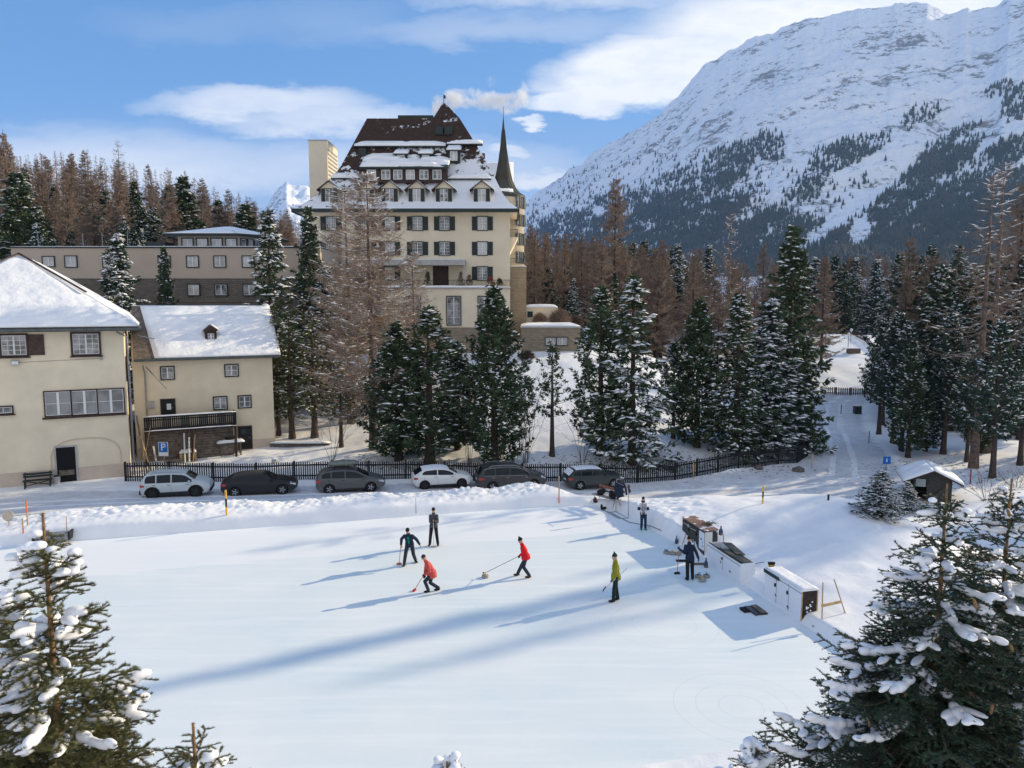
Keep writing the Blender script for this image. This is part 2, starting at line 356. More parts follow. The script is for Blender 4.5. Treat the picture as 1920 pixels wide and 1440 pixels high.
def lanemask(e_lo, e_hi):
    e2 = mth(t, 'ADD', mth(t, 'MULTIPLY', sp.outputs[0], -.2588), mth(t, 'MULTIPLY', sp.outputs[1], .9659))
    e2 = mth(t, 'ADD', e2, mth(t, 'MULTIPLY', mth(t, 'SUBTRACT', st, .5), 1.2))
    return mth(t, 'MULTIPLY', mth(t, 'MULTIPLY', mth(t, 'SUBTRACT', e2, e_lo), 4, clamp=True), mth(t, 'MULTIPLY', mth(t, 'SUBTRACT', e_hi, e2), 4, clamp=True))
c = mixc(t, mth(t, 'MULTIPLY', lanemask(32.2, 60), .6), c, (.89, .9, .91))
rings = None
for (cx, cy, rr) in [(*onz(1390, 1325)[:2], 1.83), (*onz(1390, 1325)[:2], 1.22), (*onz(1390, 1325)[:2], .6), (*onz(1245, 1170)[:2], 1.83), (*onz(1245, 1170)[:2], 1.1)]:
    dx = mth(t, 'SUBTRACT', sp.outputs[0], cx); dy = mth(t, 'SUBTRACT', sp.outputs[1], cy)
    d = mth(t, 'SQRT', mth(t, 'ADD', mth(t, 'MULTIPLY', dx, dx), mth(t, 'MULTIPLY', dy, dy)))
    q = mth(t, 'LESS_THAN', mth(t, 'ABSOLUTE', mth(t, 'SUBTRACT', d, rr)), .013)
    rings = q if rings is None else mth(t, 'MAXIMUM', rings, q)
c = mixc(t, mth(t, 'MULTIPLY', rings, .3), c, (.5, .56, .62))
t.links.new(c, p.inputs['Base Color']); p.inputs['Roughness'].default_value = .5; p.inputs['Specular IOR Level'].default_value = .35
t.links.new(nd(t, 'ShaderNodeBump', {'Height': a2, 'Distance': .006, 'Strength': .5}).outputs[0], p.inputs['Normal'])
cen = RINK.mean(0); RP = [tuple(cen + (q - cen) * (1 + .25 / np.linalg.norm(q - cen))) for q in RINK]
MB().add([(q[0], q[1], 0) for q in RP], [tuple(range(len(RP)))]).build('ice_rink', mi)
tag(bpy.data.objects['ice_rink'], 'pale smooth curling rink ice', kind='structure')

# ------------------------------------------------------------ mountains
RIDGE = [(700, 470), (900, 430), (985, 378), (1000, 362), (1100, 292), (1200, 237), (1240, 205), (1260, 186), (1310, 132), (1345, 108), (1400, 82), (1480, 56), (1560, 38), (1640, 30), (1700, 25), (1735, 41), (1790, 36), (1830, 28), (1850, 6), (1920, -12), (2060, 30), (2400, 160), (2900, 300), (3600, 420)]
rx = np.array([(a - 960) / F for a, b in RIDGE]); rv = np.array([(571 - b - 10) / F for a, b in RIDGE])
um = np.concatenate([np.arange(-.25, .0, .01), np.arange(0, .72, .0016), np.arange(.72, 1.9, .01)]); RD = 4200.0; RDu = np.interp(um, [-.25, 0, .35, .75, 1.9], [5600, 5200, 3900, 2900, 2200])
sm = np.concatenate([np.linspace(0, 1, 340), np.linspace(1.015, 1.6, 25)])
UM, SM = np.meshgrid(um, sm)
ridge_jit = (fbm(um * 60, um * 0, 4, 21) - .5) * .012
HV = (np.interp(UM, rx, rv) + np.interp(UM, um, ridge_jit)) * RDu[None, :]           # ridge height above eye
D0 = 900.0
D0u = np.interp(um, [-.25, 0, .4, .8, 1.9], [1700, 1500, 950, 650, 500]); Yd = D0u[None, :] + SM * (RDu[None, :] - D0u[None, :])
prof = np.where(SM < 1, SM ** 1.5, 1 - (SM - 1) * 1.1)
ZM = -8 + prof * (HV + CAMH + 8)
env = np.clip(SM * (1.0 - SM) ** 1.3 * 5, 0, 1); env = np.where(SM > 1, 0, env)
XX = UM * Yd
w1 = fbm(XX / 520 + 3, Yd / 420, 3, 31) * 2.2
rid = 1 - np.abs(2 * fbm((XX + Yd * .45) / 330 + w1, (Yd - XX * .2) / 900 + w1 * .4, 4, 32, .55) - 1)
ZM = ZM + env * (rid - .65) * 95
ZM = ZM + np.clip(env * 3, 0, 1) * ((1 - np.abs(2 * fbm(XX / 60, Yd / 75, 5, 33, .6) - 1)) - .6) * 16
ZM = ZM + env * (fbm(XX / 1000, Yd / 700, 3, 36) - .5) * 150
ZM = np.where(SM > .97, ZM, ZM)
XX = UM * Yd
nx2, ny2 = len(um), len(sm); idm = np.arange(nx2 * ny2).reshape(ny2, nx2)
qd = np.stack([idm[:-1, :-1], idm[:-1, 1:], idm[1:, 1:], idm[1:, :-1]], -1).reshape(-1, 4)
mm, t, p = rawmat('mountain_snow_and_rock'); ge = nd(t, 'ShaderNodeNewGeometry'); g = ge.outputs['Position']
def gn(scale, det, sc=(1, 1, 1), rough=.6, loc=(0, 0, 0)):
    m_ = nd(t, 'ShaderNodeMapping', {0: g}); m_.inputs['Scale'].default_value = sc; m_.inputs['Location'].default_value = loc
    return nd(t, 'ShaderNodeTexNoise', {'Vector': m_.outputs[0], 'Scale': scale, 'Detail': det, 'Roughness': rough}).outputs[0]
f1 = gn(.028, 9, (1, .5, 1.5), .72); f2 = gn(.0035, 4); f3 = gn(.11, 4, (1, .4, 1.6), .7, (40, 0, 0))
rk = mth(t, 'ADD', mth(t, 'ADD', mth(t, 'MULTIPLY', f1, .75), mth(t, 'MULTIPLY', f3, .3)), mth(t, 'MULTIPLY', mth(t, 'SUBTRACT', f2, .5), .55))
rkm = ramp(t, rk, [(.56, 0), (.62, 1)])
rc = mixc(t, gn(.05, 4), (.085, .08, .085), (.22, .20, .19))
c = mixc(t, mth(t, 'MULTIPLY', rkm, .85), (.84, .86, .9), rc)
t.links.new(c, p.inputs['Base Color']); p.inputs['Roughness'].default_value = .8; p.inputs['Specular IOR Level'].default_value = .15
t.links.new(nd(t, 'ShaderNodeBump', {'Height': mth(t, 'ADD', gn(.02, 8, (1, .5, 1.6), .65), mth(t, 'MULTIPLY', gn(.006, 4), 2.0)), 'Distance': 16.0, 'Strength': .8}).outputs[0], p.inputs['Normal'])
tag(link('mountain', arrmesh('mountain', np.stack([XX.ravel(), Yd.ravel(), ZM.ravel()], 1), qd, mm, True)), 'broad snowy mountainside with rock bands', kind='structure')
# far peaks between the left wood and the hotel
um2 = np.arange(-.75, .25, .003); sm2 = np.concatenate([np.linspace(0, 1, 60), np.linspace(1.03, 1.5, 10)])
U2, S2 = np.meshgrid(um2, sm2)
pk = np.interp(U2, [(q - 960) / F for q in (-60, 300, 420, 470, 505, 530, 545, 570, 600, 700, 900, 1000, 1300)], [(571 - q) / F for q in (460, 455, 440, 425, 400, 372, 358, 362, 362, 400, 420, 440, 475)])
Y2 = 2500 + S2 * 4500; pr2 = np.where(S2 < 1, S2 ** 1.5, 1 - (S2 - 1) * 1.2)
Z2 = -20 + pr2 * (pk * 7000 + 40 + (fbm(U2 * 70, U2 * 0, 4, 41) - .5) * 160)
Z2 = Z2 + np.clip(S2 * 2, 0, 1) * np.clip((1.02 - S2) * 8, 0, 1) * ((1 - np.abs(2 * fbm(U2 * 7000 / 420, Y2 / 420, 5, 42, .6) - 1)) - .6) * 190
id2 = np.arange(U2.size).reshape(U2.shape); q2 = np.stack([id2[:-1, :-1], id2[:-1, 1:], id2[1:, 1:], id2[1:, :-1]], -1).reshape(-1, 4)
tag(link('far_peaks', arrmesh('far_peaks', np.stack([(U2 * Y2).ravel(), Y2.ravel(), Z2.ravel()], 1), q2, mm, True)), 'distant white peaks', kind='structure')
# valley floor reaching the mountains, below the near ground
us = np.linspace(-1.6, 1.9, 60); ds = np.array([150, 255, 300, 420, 600, 900, 1500, 2600, 7500.]); U3, D3 = np.meshgrid(us, ds)
Z3 = np.where(D3 < 262, -12, -5) + 0 * U3 + np.clip(-U3 - .1, 0, 1) * np.interp(D3, [240, 262, 420, 900, 7500], [0, 30, 45, 60, 60])
id3 = np.arange(U3.size).reshape(U3.shape); q3 = np.stack([id3[:-1, :-1], id3[:-1, 1:], id3[1:, 1:], id3[1:, :-1]], -1).reshape(-1, 4)
tag(link('valley_floor', arrmesh('valley_floor', np.stack([(U3 * D3).ravel(), D3.ravel(), Z3.ravel()], 1), q3, M_SNOW, True)), 'snowy valley floor', kind='structure')

# trees on the mountainside: one mass of small conifers, rooted on the slope
def mdens(px, py):
    tl = np.interp(px, [1000, 1100, 1200, 1300, 1400, 1480, 1560, 1640, 1760, 1920], [398, 378, 350, 345, 365, 395, 420, 380, 340, 330])
    d = np.clip((py - tl) / 30, 0, 1) * 1.3
    d = np.maximum(d, .10 * np.clip((py - tl + 75) / 60, 0, 1))
    def el(cx, cy, a, b, rot, amp):
        c_, s_ = math.cos(R(rot)), math.sin(R(rot)); X_ = (px - cx) * c_ + (py - cy) * s_; Y_ = -(px - cx) * s_ + (py - cy) * c_
        return amp * np.clip(1.4 - (X_ / a) ** 2 - (Y_ / b) ** 2, 0, 1)
    for e in [(1350, 320, 55, 34, -30, .9), (1400, 295, 60, 22, -35, .5), (1440, 300, 30, 14, -50, .5), (1560, 300, 60, 24, -20, .65), (1600, 290, 50, 18, -30, .6), (1240, 350, 60, 26, -10, .5), (1700, 350, 130, 34, -38, .95), (1740, 315, 70, 20, -40, .8), (1860, 300, 60, 24, -25, .45),
              (1700, 400, 110, 50, -10, .9), (1850, 370, 90, 36, -20, .7), (1760, 270, 60, 10, -30, .35), (1890, 205, 50, 26, -30, .5), (1700, 230, 40, 20, -30, .25), (1860, 175, 45, 18, -30, .4), (1500, 360, 45, 20, -30, .3), (1160, 385, 60, 20, 0, .5)]:
        d = np.maximum(d, el(*e))
    for cx, cy, a, b, rot, amp in [(1580, 400, 150, 17, -38, 1), (1420, 385, 75, 20, -35, .85), (1650, 350, 80, 9, -45, 1), (1600, 440, 36, 26, -60, 1), (1690, 400, 60, 8, -40, .8), (1480, 410, 80, 10, -30, .6)]:
        d = d * (1 - el(cx, cy, a, b, rot, amp))
    return d
rs = np.random.RandomState(3); TV = []; TF = []; base = 0
N = 80000
pu = (rs.uniform(985, 1990, N)); pv = rs.uniform(170, 520, N)
dn = mdens(pu, pv) * np.clip(-.75 + 3.0 * fbm(pu / 26 + pv / 40, pv / 11, 4, 51, .6), 0, 1)
keep = rs.rand(N) < dn * .8
pu, pv = pu[keep], pv[keep]
va = (571 - pv) / F
# locate s along each column where elevation matches
ELV = (ZM - CAMH) / Yd
ui = np.clip(np.searchsorted(um, (pu - 960) / F), 0, len(um) - 1)
V5 = []; F5 = []
for k in range(len(pu)):
    col = ELV[:340, ui[k]]; w = np.nonzero(col >= va[k])[0]
    if not len(w): continue
    i = max(w[0], 1)
    f = (va[k] - col[i - 1]) / max(1e-9, col[i] - col[i - 1]); f = min(max(f, 0), 1)
    y = Yd[i - 1, ui[k]] + (Yd[i, ui[k]] - Yd[i - 1, ui[k]]) * f; z = ZM[i - 1, ui[k]] + (ZM[i, ui[k]] - ZM[i - 1, ui[k]]) * f
    V5.append(((um[ui[k]] + rs.uniform(-.0008, .0008)) * y, y, z))
V5 = np.array(V5); n5 = len(V5)
hgt = rs.uniform(11, 19, n5) * np.clip(.7 + V5[:, 1] / 6000, .6, 1.3); wid = hgt * rs.uniform(.2, .36, n5)
tier = 6; vs = []; fs = []
for j, (zr0, zr1, rr) in enumerate([(.0, .45, 1), (.25, .75, .72), (.55, 1.0, .42)]):
    an = rs.uniform(0, 6.28, n5)
    b0 = len(vs) and sum(len(a_) for a_ in vs)
    ring = []
    for q in range(5):
        aa = an + q * 6.283 / 5; jr = rs.uniform(.65, 1.1, n5)
        ring.append(np.stack([V5[:, 0] + np.cos(aa) * wid * rr * jr, V5[:, 1] + np.sin(aa) * wid * rr * jr, V5[:, 2] + hgt * (zr0 + rs.uniform(-.05, .05, n5))], 1))
    ring.append(np.stack([V5[:, 0], V5[:, 1], V5[:, 2] + hgt * zr1], 1))
    blk = np.stack(ring, 1).reshape(-1, 3); vs.append(blk)
    o_ = b0 + np.arange(n5) * 6
    for q in range(5): fs.append(np.stack([o_ + q, o_ + (q + 1) % 5, o_ + 5], 1))
M_FARTREE = mat('far_conifer', (.03, .05, .05), .9, .3, .012, col2=(.085, .075, .068))
tag(link('mountain_forest', arrmesh('mountain_forest', np.concatenate(vs), np.concatenate(fs), M_FARTREE)), 'far off dark wood and scattered conifers on the lower slopes of the snowy mountain', 'forest', kind='stuff')

# ------------------------------------------------------------ mountain air
hb = MB().box(-6500, 7500, -60, 9500, -40, 2500)
mh = bpy.data.materials.new('haze'); mh.use_nodes = True; t = mh.node_tree; t.nodes.clear()
pv_ = nd(t, 'ShaderNodeVolumePrincipled', {'Color': (.36, .62, 1, 1), 'Density': HAZE, 'Anisotropy': .2})
t.links.new(pv_.outputs[0], nd(t, 'ShaderNodeOutputMaterial').inputs['Volume'])
tag(hb.build('haze', mh), 'thin blue mountain air', 'haze', kind='stuff')
# ============================================================ trees
M_BARK = mat('bark', (.16, .115, .09), .95, .35, 5, bump=.02)
M_BARKD = mat('dark_bark', (.075, .055, .045), .95, .3, 5, bump=.02)
M_NEEDLE = mat('needles', (.065, .098, .05), .75, .4, 1.3, spec=.2)
M_NEEDLEB = mat('bluish_needles', (.048, .082, .058), .7, .4, 1.1, spec=.2)
M_NEEDLEY = mat('olive_needles', (.11, .125, .045), .8, .35, 1.3, spec=.2)
M_LARCH = mat('larch_twigs', (.31, .235, .185), .95, .25, .35)
M_LARCHD = mat('dark_larch_twigs', (.26, .195, .15), .95, .3, .4)
M_TWIG = mat('bare_twigs', (.12, .085, .07), .95, .3, 2)
def segtubes(P0, P1, r0, r1, n=3):
    P0 = np.asarray(P0, float); P1 = np.asarray(P1, float); m = len(P0); D = P1 - P0; D /= np.maximum(np.linalg.norm(D, axis=1, keepdims=True), 1e-9)
    ref = np.where(np.abs(D[:, 2:3]) < .9, np.array([[0, 0, 1.]]), np.array([[1., 0, 0]]))
    A = np.cross(D, ref); A /= np.maximum(np.linalg.norm(A, axis=1, keepdims=True), 1e-9); B = np.cross(D, A)
    r0 = np.broadcast_to(np.asarray(r0, float), (m,))[:, None]; r1 = np.broadcast_to(np.asarray(r1, float), (m,))[:, None]
    vs = []
    for P, r in ((P0, r0), (P1, r1)):
        for k in range(n):
            t = 2 * math.pi * k / n; vs.append(P + (A * math.cos(t) + B * math.sin(t)) * r)
    V_ = np.stack(vs, 1).reshape(-1, 3); o = (np.arange(m) * 2 * n)[:, None]
    F_ = []
    for k in range(n):
        k2 = (k + 1) % n; F_.append(o + np.array([[k, k2, n + k2]])); F_.append(o + np.array([[k, n + k2, n + k]]))
    return V_, np.concatenate(F_)
def blades(P, D, L, Wd, rs):
    """diamond leaf cards: base P, direction D"""
    P = np.asarray(P, float); m = len(P); D = D / np.maximum(np.linalg.norm(D, axis=1, keepdims=True), 1e-9)
    Rn = rs.normal(size=(m, 3)); A = np.cross(D, Rn); A /= np.maximum(np.linalg.norm(A, axis=1, keepdims=True), 1e-9)
    L = np.broadcast_to(L, (m,))[:, None]; Wd = np.broadcast_to(Wd, (m,))[:, None]
    V_ = np.stack([P, P + D * L * .45 + A * Wd / 2, P + D * L, P + D * L * .45 - A * Wd / 2], 1).reshape(-1, 3)
    o = (np.arange(m) * 4)[:, None]
    return V_, np.concatenate([o + np.array([[0, 1, 2]]), o + np.array([[0, 2, 3]])])
def blobs(P, D, L, Wd, Hh):
    P = np.asarray(P, float); m = len(P); D = D.copy(); D[:, 2] *= .5; D /= np.maximum(np.linalg.norm(D, axis=1, keepdims=True), 1e-9)
    A = np.cross(D, np.array([[0, 0, 1.]])); A /= np.maximum(np.linalg.norm(A, axis=1, keepdims=True), 1e-9); Z_ = np.array([[0, 0, 1.]])
    L = np.broadcast_to(L, (m,))[:, None]; Wd = np.broadcast_to(Wd, (m,))[:, None]; Hh = np.broadcast_to(Hh, (m,))[:, None]
    V_ = np.stack([P + D * L, P + A * Wd + D * L * .2, P - D * L, P - A * Wd - D * L * .1, P + Z_ * Hh, P - Z_ * Hh * .45], 1).reshape(-1, 3)
    o = (np.arange(m) * 6)[:, None]
    return V_, np.concatenate([o + np.array([q]) for q in ([0, 1, 4], [1, 2, 4], [2, 3, 4], [3, 0, 4], [1, 0, 5], [2, 1, 5], [3, 2, 5], [0, 3, 5])])
def cat(parts):
    V_ = []; F_ = []; b = 0
    for v, f in parts: V_.append(v); F_.append(f + b); b += len(v)
    return np.concatenate(V_), np.concatenate(F_)
def unit(v): return v / np.maximum(np.linalg.norm(v, axis=-1, keepdims=True), 1e-9)
def trunkarr(H, r, lean=(0, 0), n=8, seed=0, top=.02):
    rs = np.random.RandomState(seed); k = 14; z = np.linspace(-.4, H, k)
    q = np.clip(z / H, 0, 1); wob = np.cumsum(rs.normal(0, .012 * H / k, (k, 2)), 0)
    C = np.stack([lean[0] * q ** 1.2 + wob[:, 0], lean[1] * q + wob[:, 1], z], 1)
    rr = np.maximum(r * (1 - q) ** .8, top); rr[0] *= 1.5; rr[1] *= 1.12
    return C, segtubes(C[:-1], C[1:], rr[:-1], rr[1:], n)
def conifer(seed, H=10., Rr=2.2, clear=.12, per=7, gap=.28, droop=.25, prof=.8, snow=.5, sprays=7, bl=.34, bw=.1, tuft=False, base=.0, sag=0, nb=5):
    rs = np.random.RandomState(seed)
    C, tr = trunkarr(H, .018 * H + .03, seed=seed)
    P = []; D = []; BL = []; SP = []; SD = []; TP0 = []; TP1 = []; TR = []
    z = clear * H
    while z < H * .99:
        q = (z - clear * H) / (H * (1 - clear)); k = int(per * (1 - .45 * q)) + rs.randint(0, 2)
        env = (1 - q) ** prof
        if tuft: env = (1 - q) ** .78 * min(1, .7 + q * 1.6)
        if base: env *= min(1, base + q * 2.2)
        a0 = rs.uniform(0, 6.28)
        for j in range(max(3, k)):
            if rs.rand() < .1: continue
            sb = rs.beta(.7, .7) * 2
            a = a0 + 6.283 * j / k + rs.normal(0, .25); L = max(.12, Rr * env * rs.uniform(.45, 1.25)); zz = z + rs.uniform(-.5, .5) * gap
            s = np.linspace(0, 1, 6); up = (.35 * q + .05) if not tuft else (.25 + .2 * q)
            rr = L * s; zc = zz + L * (up * s - droop * (1 - .5 * q) * np.sin(s * 2.2) * s + (.42 if tuft else .16) * s ** 3) - sag * L * s
            cx = np.interp(zz, C[:, 2], C[:, 0]); cy = np.interp(zz, C[:, 2], C[:, 1]); aa = a + rs.normal(0, .1) * s
            B = np.stack([cx + rr * np.cos(aa), cy + rr * np.sin(aa), zc], 1)
            TP0.append(B[:-1]); TP1.append(B[1:]); TR.append(.008 + .012 * L * (1 - s[:-1]))
            ns = int(sprays * (.45 + L / Rr * 1.1)) + 1
            ss = np.sqrt(rs.uniform(.05, 1, ns)) if not tuft else rs.uniform(.35, 1, ns) ** .7
            pb = np.stack([np.interp(ss, s, B[:, i]) for i in range(3)], 1)
            out = np.array([math.cos(a), math.sin(a), 0.]); lat = np.array([-math.sin(a), math.cos(a), 0.])
            side = rs.uniform(-1, 1, ns)[:, None]; fw = rs.uniform(.2, 1, ns)[:, None]
            spread = (1.05 - ss[:, None]) * L * .34 * side
            pb = pb + lat * spread + rs.normal(0, .04, (ns, 3)) * (1.6 if tuft else 1)
            d = out * fw + lat * side * .9 + np.array([0, 0, 1.]) * (rs.normal(.35, .35, (ns, 1)) if tuft else rs.normal(-.16, .22, (ns, 1)))
            P.append(pb); D.append(d)
            kk = rs.rand(ns) < snow * sb * (.3 + .6 * ss)
            if kk.any(): SP.append(pb[kk] + unit(d)[kk] * bl * .35 + np.array([0, 0, .05])); SD.append(unit(d)[kk])
        z += gap * rs.uniform(.8, 1.25) * (1 - .35 * q)
    P = np.concatenate(P); D = unit(np.concatenate(D)); m = len(P)
    Pn = np.repeat(P, nb, 0); Dn = np.repeat(D, nb, 0) + rs.normal(0, .5 if not tuft else .85, (m * nb, 3)); Dn = unit(Dn)
    Ln = bl * rs.uniform(.55, 1.15, m * nb)
    crown = cat([segtubes(np.concatenate(TP0), np.concatenate(TP1), np.concatenate(TR), np.concatenate(TR) * .7), blades(Pn, Dn, Ln, bw * rs.uniform(.7, 1.3, m * nb), rs)])
    # leader
    SPa = np.concatenate(SP); SDa = np.concatenate(SD); k = len(SPa)
    sn = blobs(SPa, SDa, bl * rs.uniform(.35, 1.0, k), bl * rs.uniform(.2, .46, k), bl * rs.uniform(.1, .26, k))
    return dict(trunk=tr, crown=crown, snow=sn, H=H, R=Rr)
def larch(seed, H=20., Rr=3.4, clear=.18, n1=130, n2=26, w=.035, snow=.0, prof=.75, tl=.75, dead=.0, lean=(0, 0)):
    rs = np.random.RandomState(seed)
    C, tr = trunkarr(H, .008 * H + .04, lean=lean, seed=seed)
    zs = clear * H + (H * .985 - clear * H) * rs.uniform(0, 1, n1) ** .9
    T0 = []; T1 = []; TR = []; P = []; D = []; L2 = []; SP = []; SD = []
    for z in zs:
        q = (z - clear * H) / (H * (1 - clear)); a = rs.uniform(0, 6.283)
        L = Rr * ((1 - q) ** prof * .94 + .05) * rs.uniform(.55, 1.15) * min(1, .5 + q * 2.4); s = np.linspace(0, 1, 6)
        zc = z + L * ((-.22 + .5 * q) * s - .16 * np.sin(3 * s) + .22 * s ** 3) + rs.normal(0, .03, 6) * L * s
        cx = np.interp(z, C[:, 2], C[:, 0]); cy = np.interp(z, C[:, 2], C[:, 1]); aa = a + np.cumsum(rs.normal(0, .07, 6))
        B = np.stack([cx + L * s * np.cos(aa), cy + L * s * np.sin(aa), zc], 1)
        T0.append(B[:-1]); T1.append(B[1:]); TR.append((.014 + .011 * L) * (1 - s[:-1] * .8))
        n = int(n2 * (.25 + L / Rr)); ss = rs.uniform(.12, 1, n)
        pb = np.stack([np.interp(ss, s, B[:, i]) for i in range(3)], 1)
        out = np.array([math.cos(a), math.sin(a), 0.]); lat = np.array([-math.sin(a), math.cos(a), 0.]); sd_ = np.sign(rs.uniform(-1, 1, n))[:, None]
        d = out * rs.uniform(.1, .9, (n, 1)) + lat * sd_ * rs.uniform(.3, 1, (n, 1)) + np.array([0, 0, 1.]) * rs.normal(-.35, .35, (n, 1))
        P.append(pb); D.append(d); L2.append(tl * (1.1 - .6 * ss) * (.4 + .6 * L / Rr))
        if snow:
            for i in range(5):
                if rs.rand() < snow: SP.append((B[i] + B[i + 1]) / 2 + [0, 0, .02 + .01 * L]); SD.append(B[i + 1] - B[i])
    P = np.concatenate(P); D = unit(np.concatenate(D)); L2 = np.concatenate(L2); m = len(P)
    # third order twigs hang off the second order ones
    k3 = 4; t3 = rs.uniform(.2, 1, m * k3)[:, None]; Dr = np.repeat(D, k3, 0); Lr = np.repeat(L2, k3)
    P3 = np.repeat(P, k3, 0) + Dr * Lr[:, None] * t3; D3 = unit(Dr * .6 + rs.normal(0, .6, (m * k3, 3)) + np.array([0, 0, -.35]))
    crown = cat([segtubes(np.concatenate(T0), np.concatenate(T1), np.concatenate(TR), np.concatenate(TR) * .8), blades(P, D, L2, w * 1.2, rs), blades(P3, D3, Lr * .5, w * .8, rs)])
    o = dict(trunk=tr, crown=crown, H=H, R=Rr)
    if snow and SP:
        SP = np.array(SP); SD = unit(np.array(SD)); k = len(SP); o['snow'] = blobs(SP, SD, rs.uniform(.12, .4, k), .035, .04)
    return o
PROTO = {}
def twomat(name, a, b, mc):
    if b is None: return arrmesh(name, *a, mc)
    me = arrmesh(name, *cat([a, b]), [mc, M_BRSNOW]); k = len(a[1]); n = len(me.polygons)
    mi_ = np.zeros(n, np.int32); mi_[k:] = 1; me.polygons.foreach_set('material_index', mi_); me.polygons.foreach_set('use_smooth', mi_.astype(bool)); return me
def proto(key, data, mc, mt=M_BARKD):
    PROTO[key] = (data['H'], data['R'], arrmesh('trunk_' + key, *data['trunk'], mt, True), twomat('crown_' + key, data['crown'], data.get('snow'), mc))
def put(name, key, loc, H, Rr, label, cat_='tree', group=None, rot=None):
    h0, r0, mt, mc = PROTO[key]
    t = thing(name, label, cat_, loc, random.uniform(0, 6.28) if rot is None else rot, group)
    t.scale = (Rr / r0, Rr / r0, H / h0)
    link('trunk', mt, t); link('crown', mc, t)
    return t
def plant(name, key, bx, by, ty, hw, label, group=None, Y=None, tx=None, rot=None, zb=None, wk=None):
    """tree whose foot is seen at (bx,by) (or stands at depth Y) and whose top is seen at ty; hw = half width in pixels"""
    if Y is None: b = G(bx, by)
    else:
        b = at(bx, 571, Y); b.z = gz(b.x, b.y) if zb is None else zb
    top = at(bx, ty, b.y); H = top.z - b.z
    return put(name, key, b, H, hw * b.y / F * (wk or (1.45 if 'larch' not in key else 1.3)), label, group=group, rot=rot)
proto('spruce_a', conifer(11, 12, 2.7, clear=.05, per=8, gap=.27, droop=.42, snow=.42, sprays=9), M_NEEDLE)
proto('spruce_b', conifer(12, 12, 2.5, clear=.04, per=8, gap=.25, droop=.5, snow=.2, sprays=9, prof=.75), M_NEEDLE)
proto('spruce_s', conifer(13, 12, 2.7, clear=.05, per=8, gap=.3, droop=.4, snow=.75, sprays=9, bl=.38), M_NEEDLEB)
proto('pine_a', conifer(14, 10, 2.2, clear=.03, per=8, gap=.27, droop=.1, snow=.36, sprays=9, tuft=True, bl=.28, bw=.09, nb=7), M_NEEDLEB)
proto('pine_b', conifer(15, 10, 2.1, clear=.06, per=7, gap=.3, droop=.1, snow=.3, sprays=8, tuft=True, bl=.3, bw=.09, nb=7), M_NEEDLE)
proto('pine_c', conifer(16, 10, 2.3, clear=.26, per=7, gap=.32, droop=.16, snow=.4, sprays=9, tuft=True, bl=.28, nb=6), M_NEEDLEB)
proto('spruce_c', conifer(31, 12, 2.9, clear=.06, per=6, gap=.36, droop=.55, snow=.6, sprays=11, bl=.42, bw=.1, prof=.95), M_NEEDLE)
proto('pine_d', conifer(32, 10, 2.3, clear=.02, per=9, gap=.24, droop=.05, snow=.22, sprays=10, tuft=True, bl=.24, bw=.08, nb=8), M_NEEDLE)
proto('sparse_a', conifer(17, 10, 2.2, clear=.2, per=6, gap=.42, droop=.25, snow=.25, sprays=7, bl=.26, bw=.07, base=.5, nb=5), M_NEEDLEY)
proto('sparse_b', conifer(18, 8, 1.7, clear=.34, per=5, gap=.4, droop=.15, snow=.3, sprays=6, tuft=True, bl=.24, nb=5), M_NEEDLE)
proto('bush_y', conifer(19, 2.2, .9, clear=.02, per=6, gap=.2, droop=.1, snow=.5, sprays=8, bl=.2, bw=.06), M_NEEDLE)
proto('larch_a', larch(21, 21, 4.4, clear=.08, n1=190, n2=44, w=.06, prof=.85), M_LARCH)
proto('larch_b', larch(22, 20, 4.3, clear=.04, n1=190, n2=44, w=.06, prof=.9), M_LARCH)
proto('larch_c', larch(23, 22, 4.1, clear=.14, n1=160, n2=40, w=.055, prof=.8), M_LARCHD)
proto('larch_thin', larch(24, 22, 3.8, clear=.3, n1=70, n2=12, w=.03, snow=.3), M_LARCHD, M_BARK)
proto('larch_near', larch(25, 20, 4.2, clear=.12, n1=250, n2=40, w=.026, snow=.55, tl=.8, prof=.6), M_LARCH, M_BARK)
proto('larch_near2', larch(26, 18, 3.6, clear=.04, n1=180, n2=34, w=.024, snow=.4, tl=.8, prof=.55), M_LARCH, M_BARK)
CG = 'snow dusted conifers between the garden and the road'
# --- row behind the picket fence (foot px, foot py, top py, half width px)
plant('stone_pine', 'pine_d', 748, 862, 606, 58, 'snow-flecked conifer behind the roof-box car, leftmost of the dense garden row')
plant('stone_pine', 'pine_b', 806, 868, 578, 66, 'tall dark conifer with two stems behind the white hatchback')
plant('stone_pine', 'pine_a', 858, 842, 640, 38, 'slimmer dark conifer filling the gap left of the tallest mid-row conifer')
plant('stone_pine', 'pine_d', 927, 872, 540, 62, 'tallest mid-row conifer, broad and snow flecked, in front of the hotel corner')
plant('leaning_pine', 'sparse_b', 1035, 854, 645, 34, 'small thin conifer with a bare leaning trunk right of the hotel')
plant('stone_pine', 'pine_b', 1124, 852, 540, 50, 'dark conifer just left of the snow-laden spruce')
plant('spruce', 'spruce_c', 1184, 868, 508, 66, 'heavily snow-laden spruce with twin tops, tallest right of the hotel')
plant('stone_pine', 'pine_d', 1306, 838, 562, 48, 'round-topped stone pine between the snow-laden spruce and the spruce cluster')
plant('stone_pine', 'pine_c', 1262, 822, 640, 32, 'low dark conifer squeezed behind the snow-laden spruce')
plant('spruce', 'spruce_a', 1378, 852, 548, 56, 'left spruce of the tight cluster by the fence bend')
plant('spruce', 'spruce_s', 1436, 846, 560, 60, 'middle snowy spruce of the tight cluster by the fence bend')
plant('big_spruce', 'spruce_b', 1470, 836, 422, 82, 'tallest green spruce rising over the cluster at the fence bend', wk=1.05)
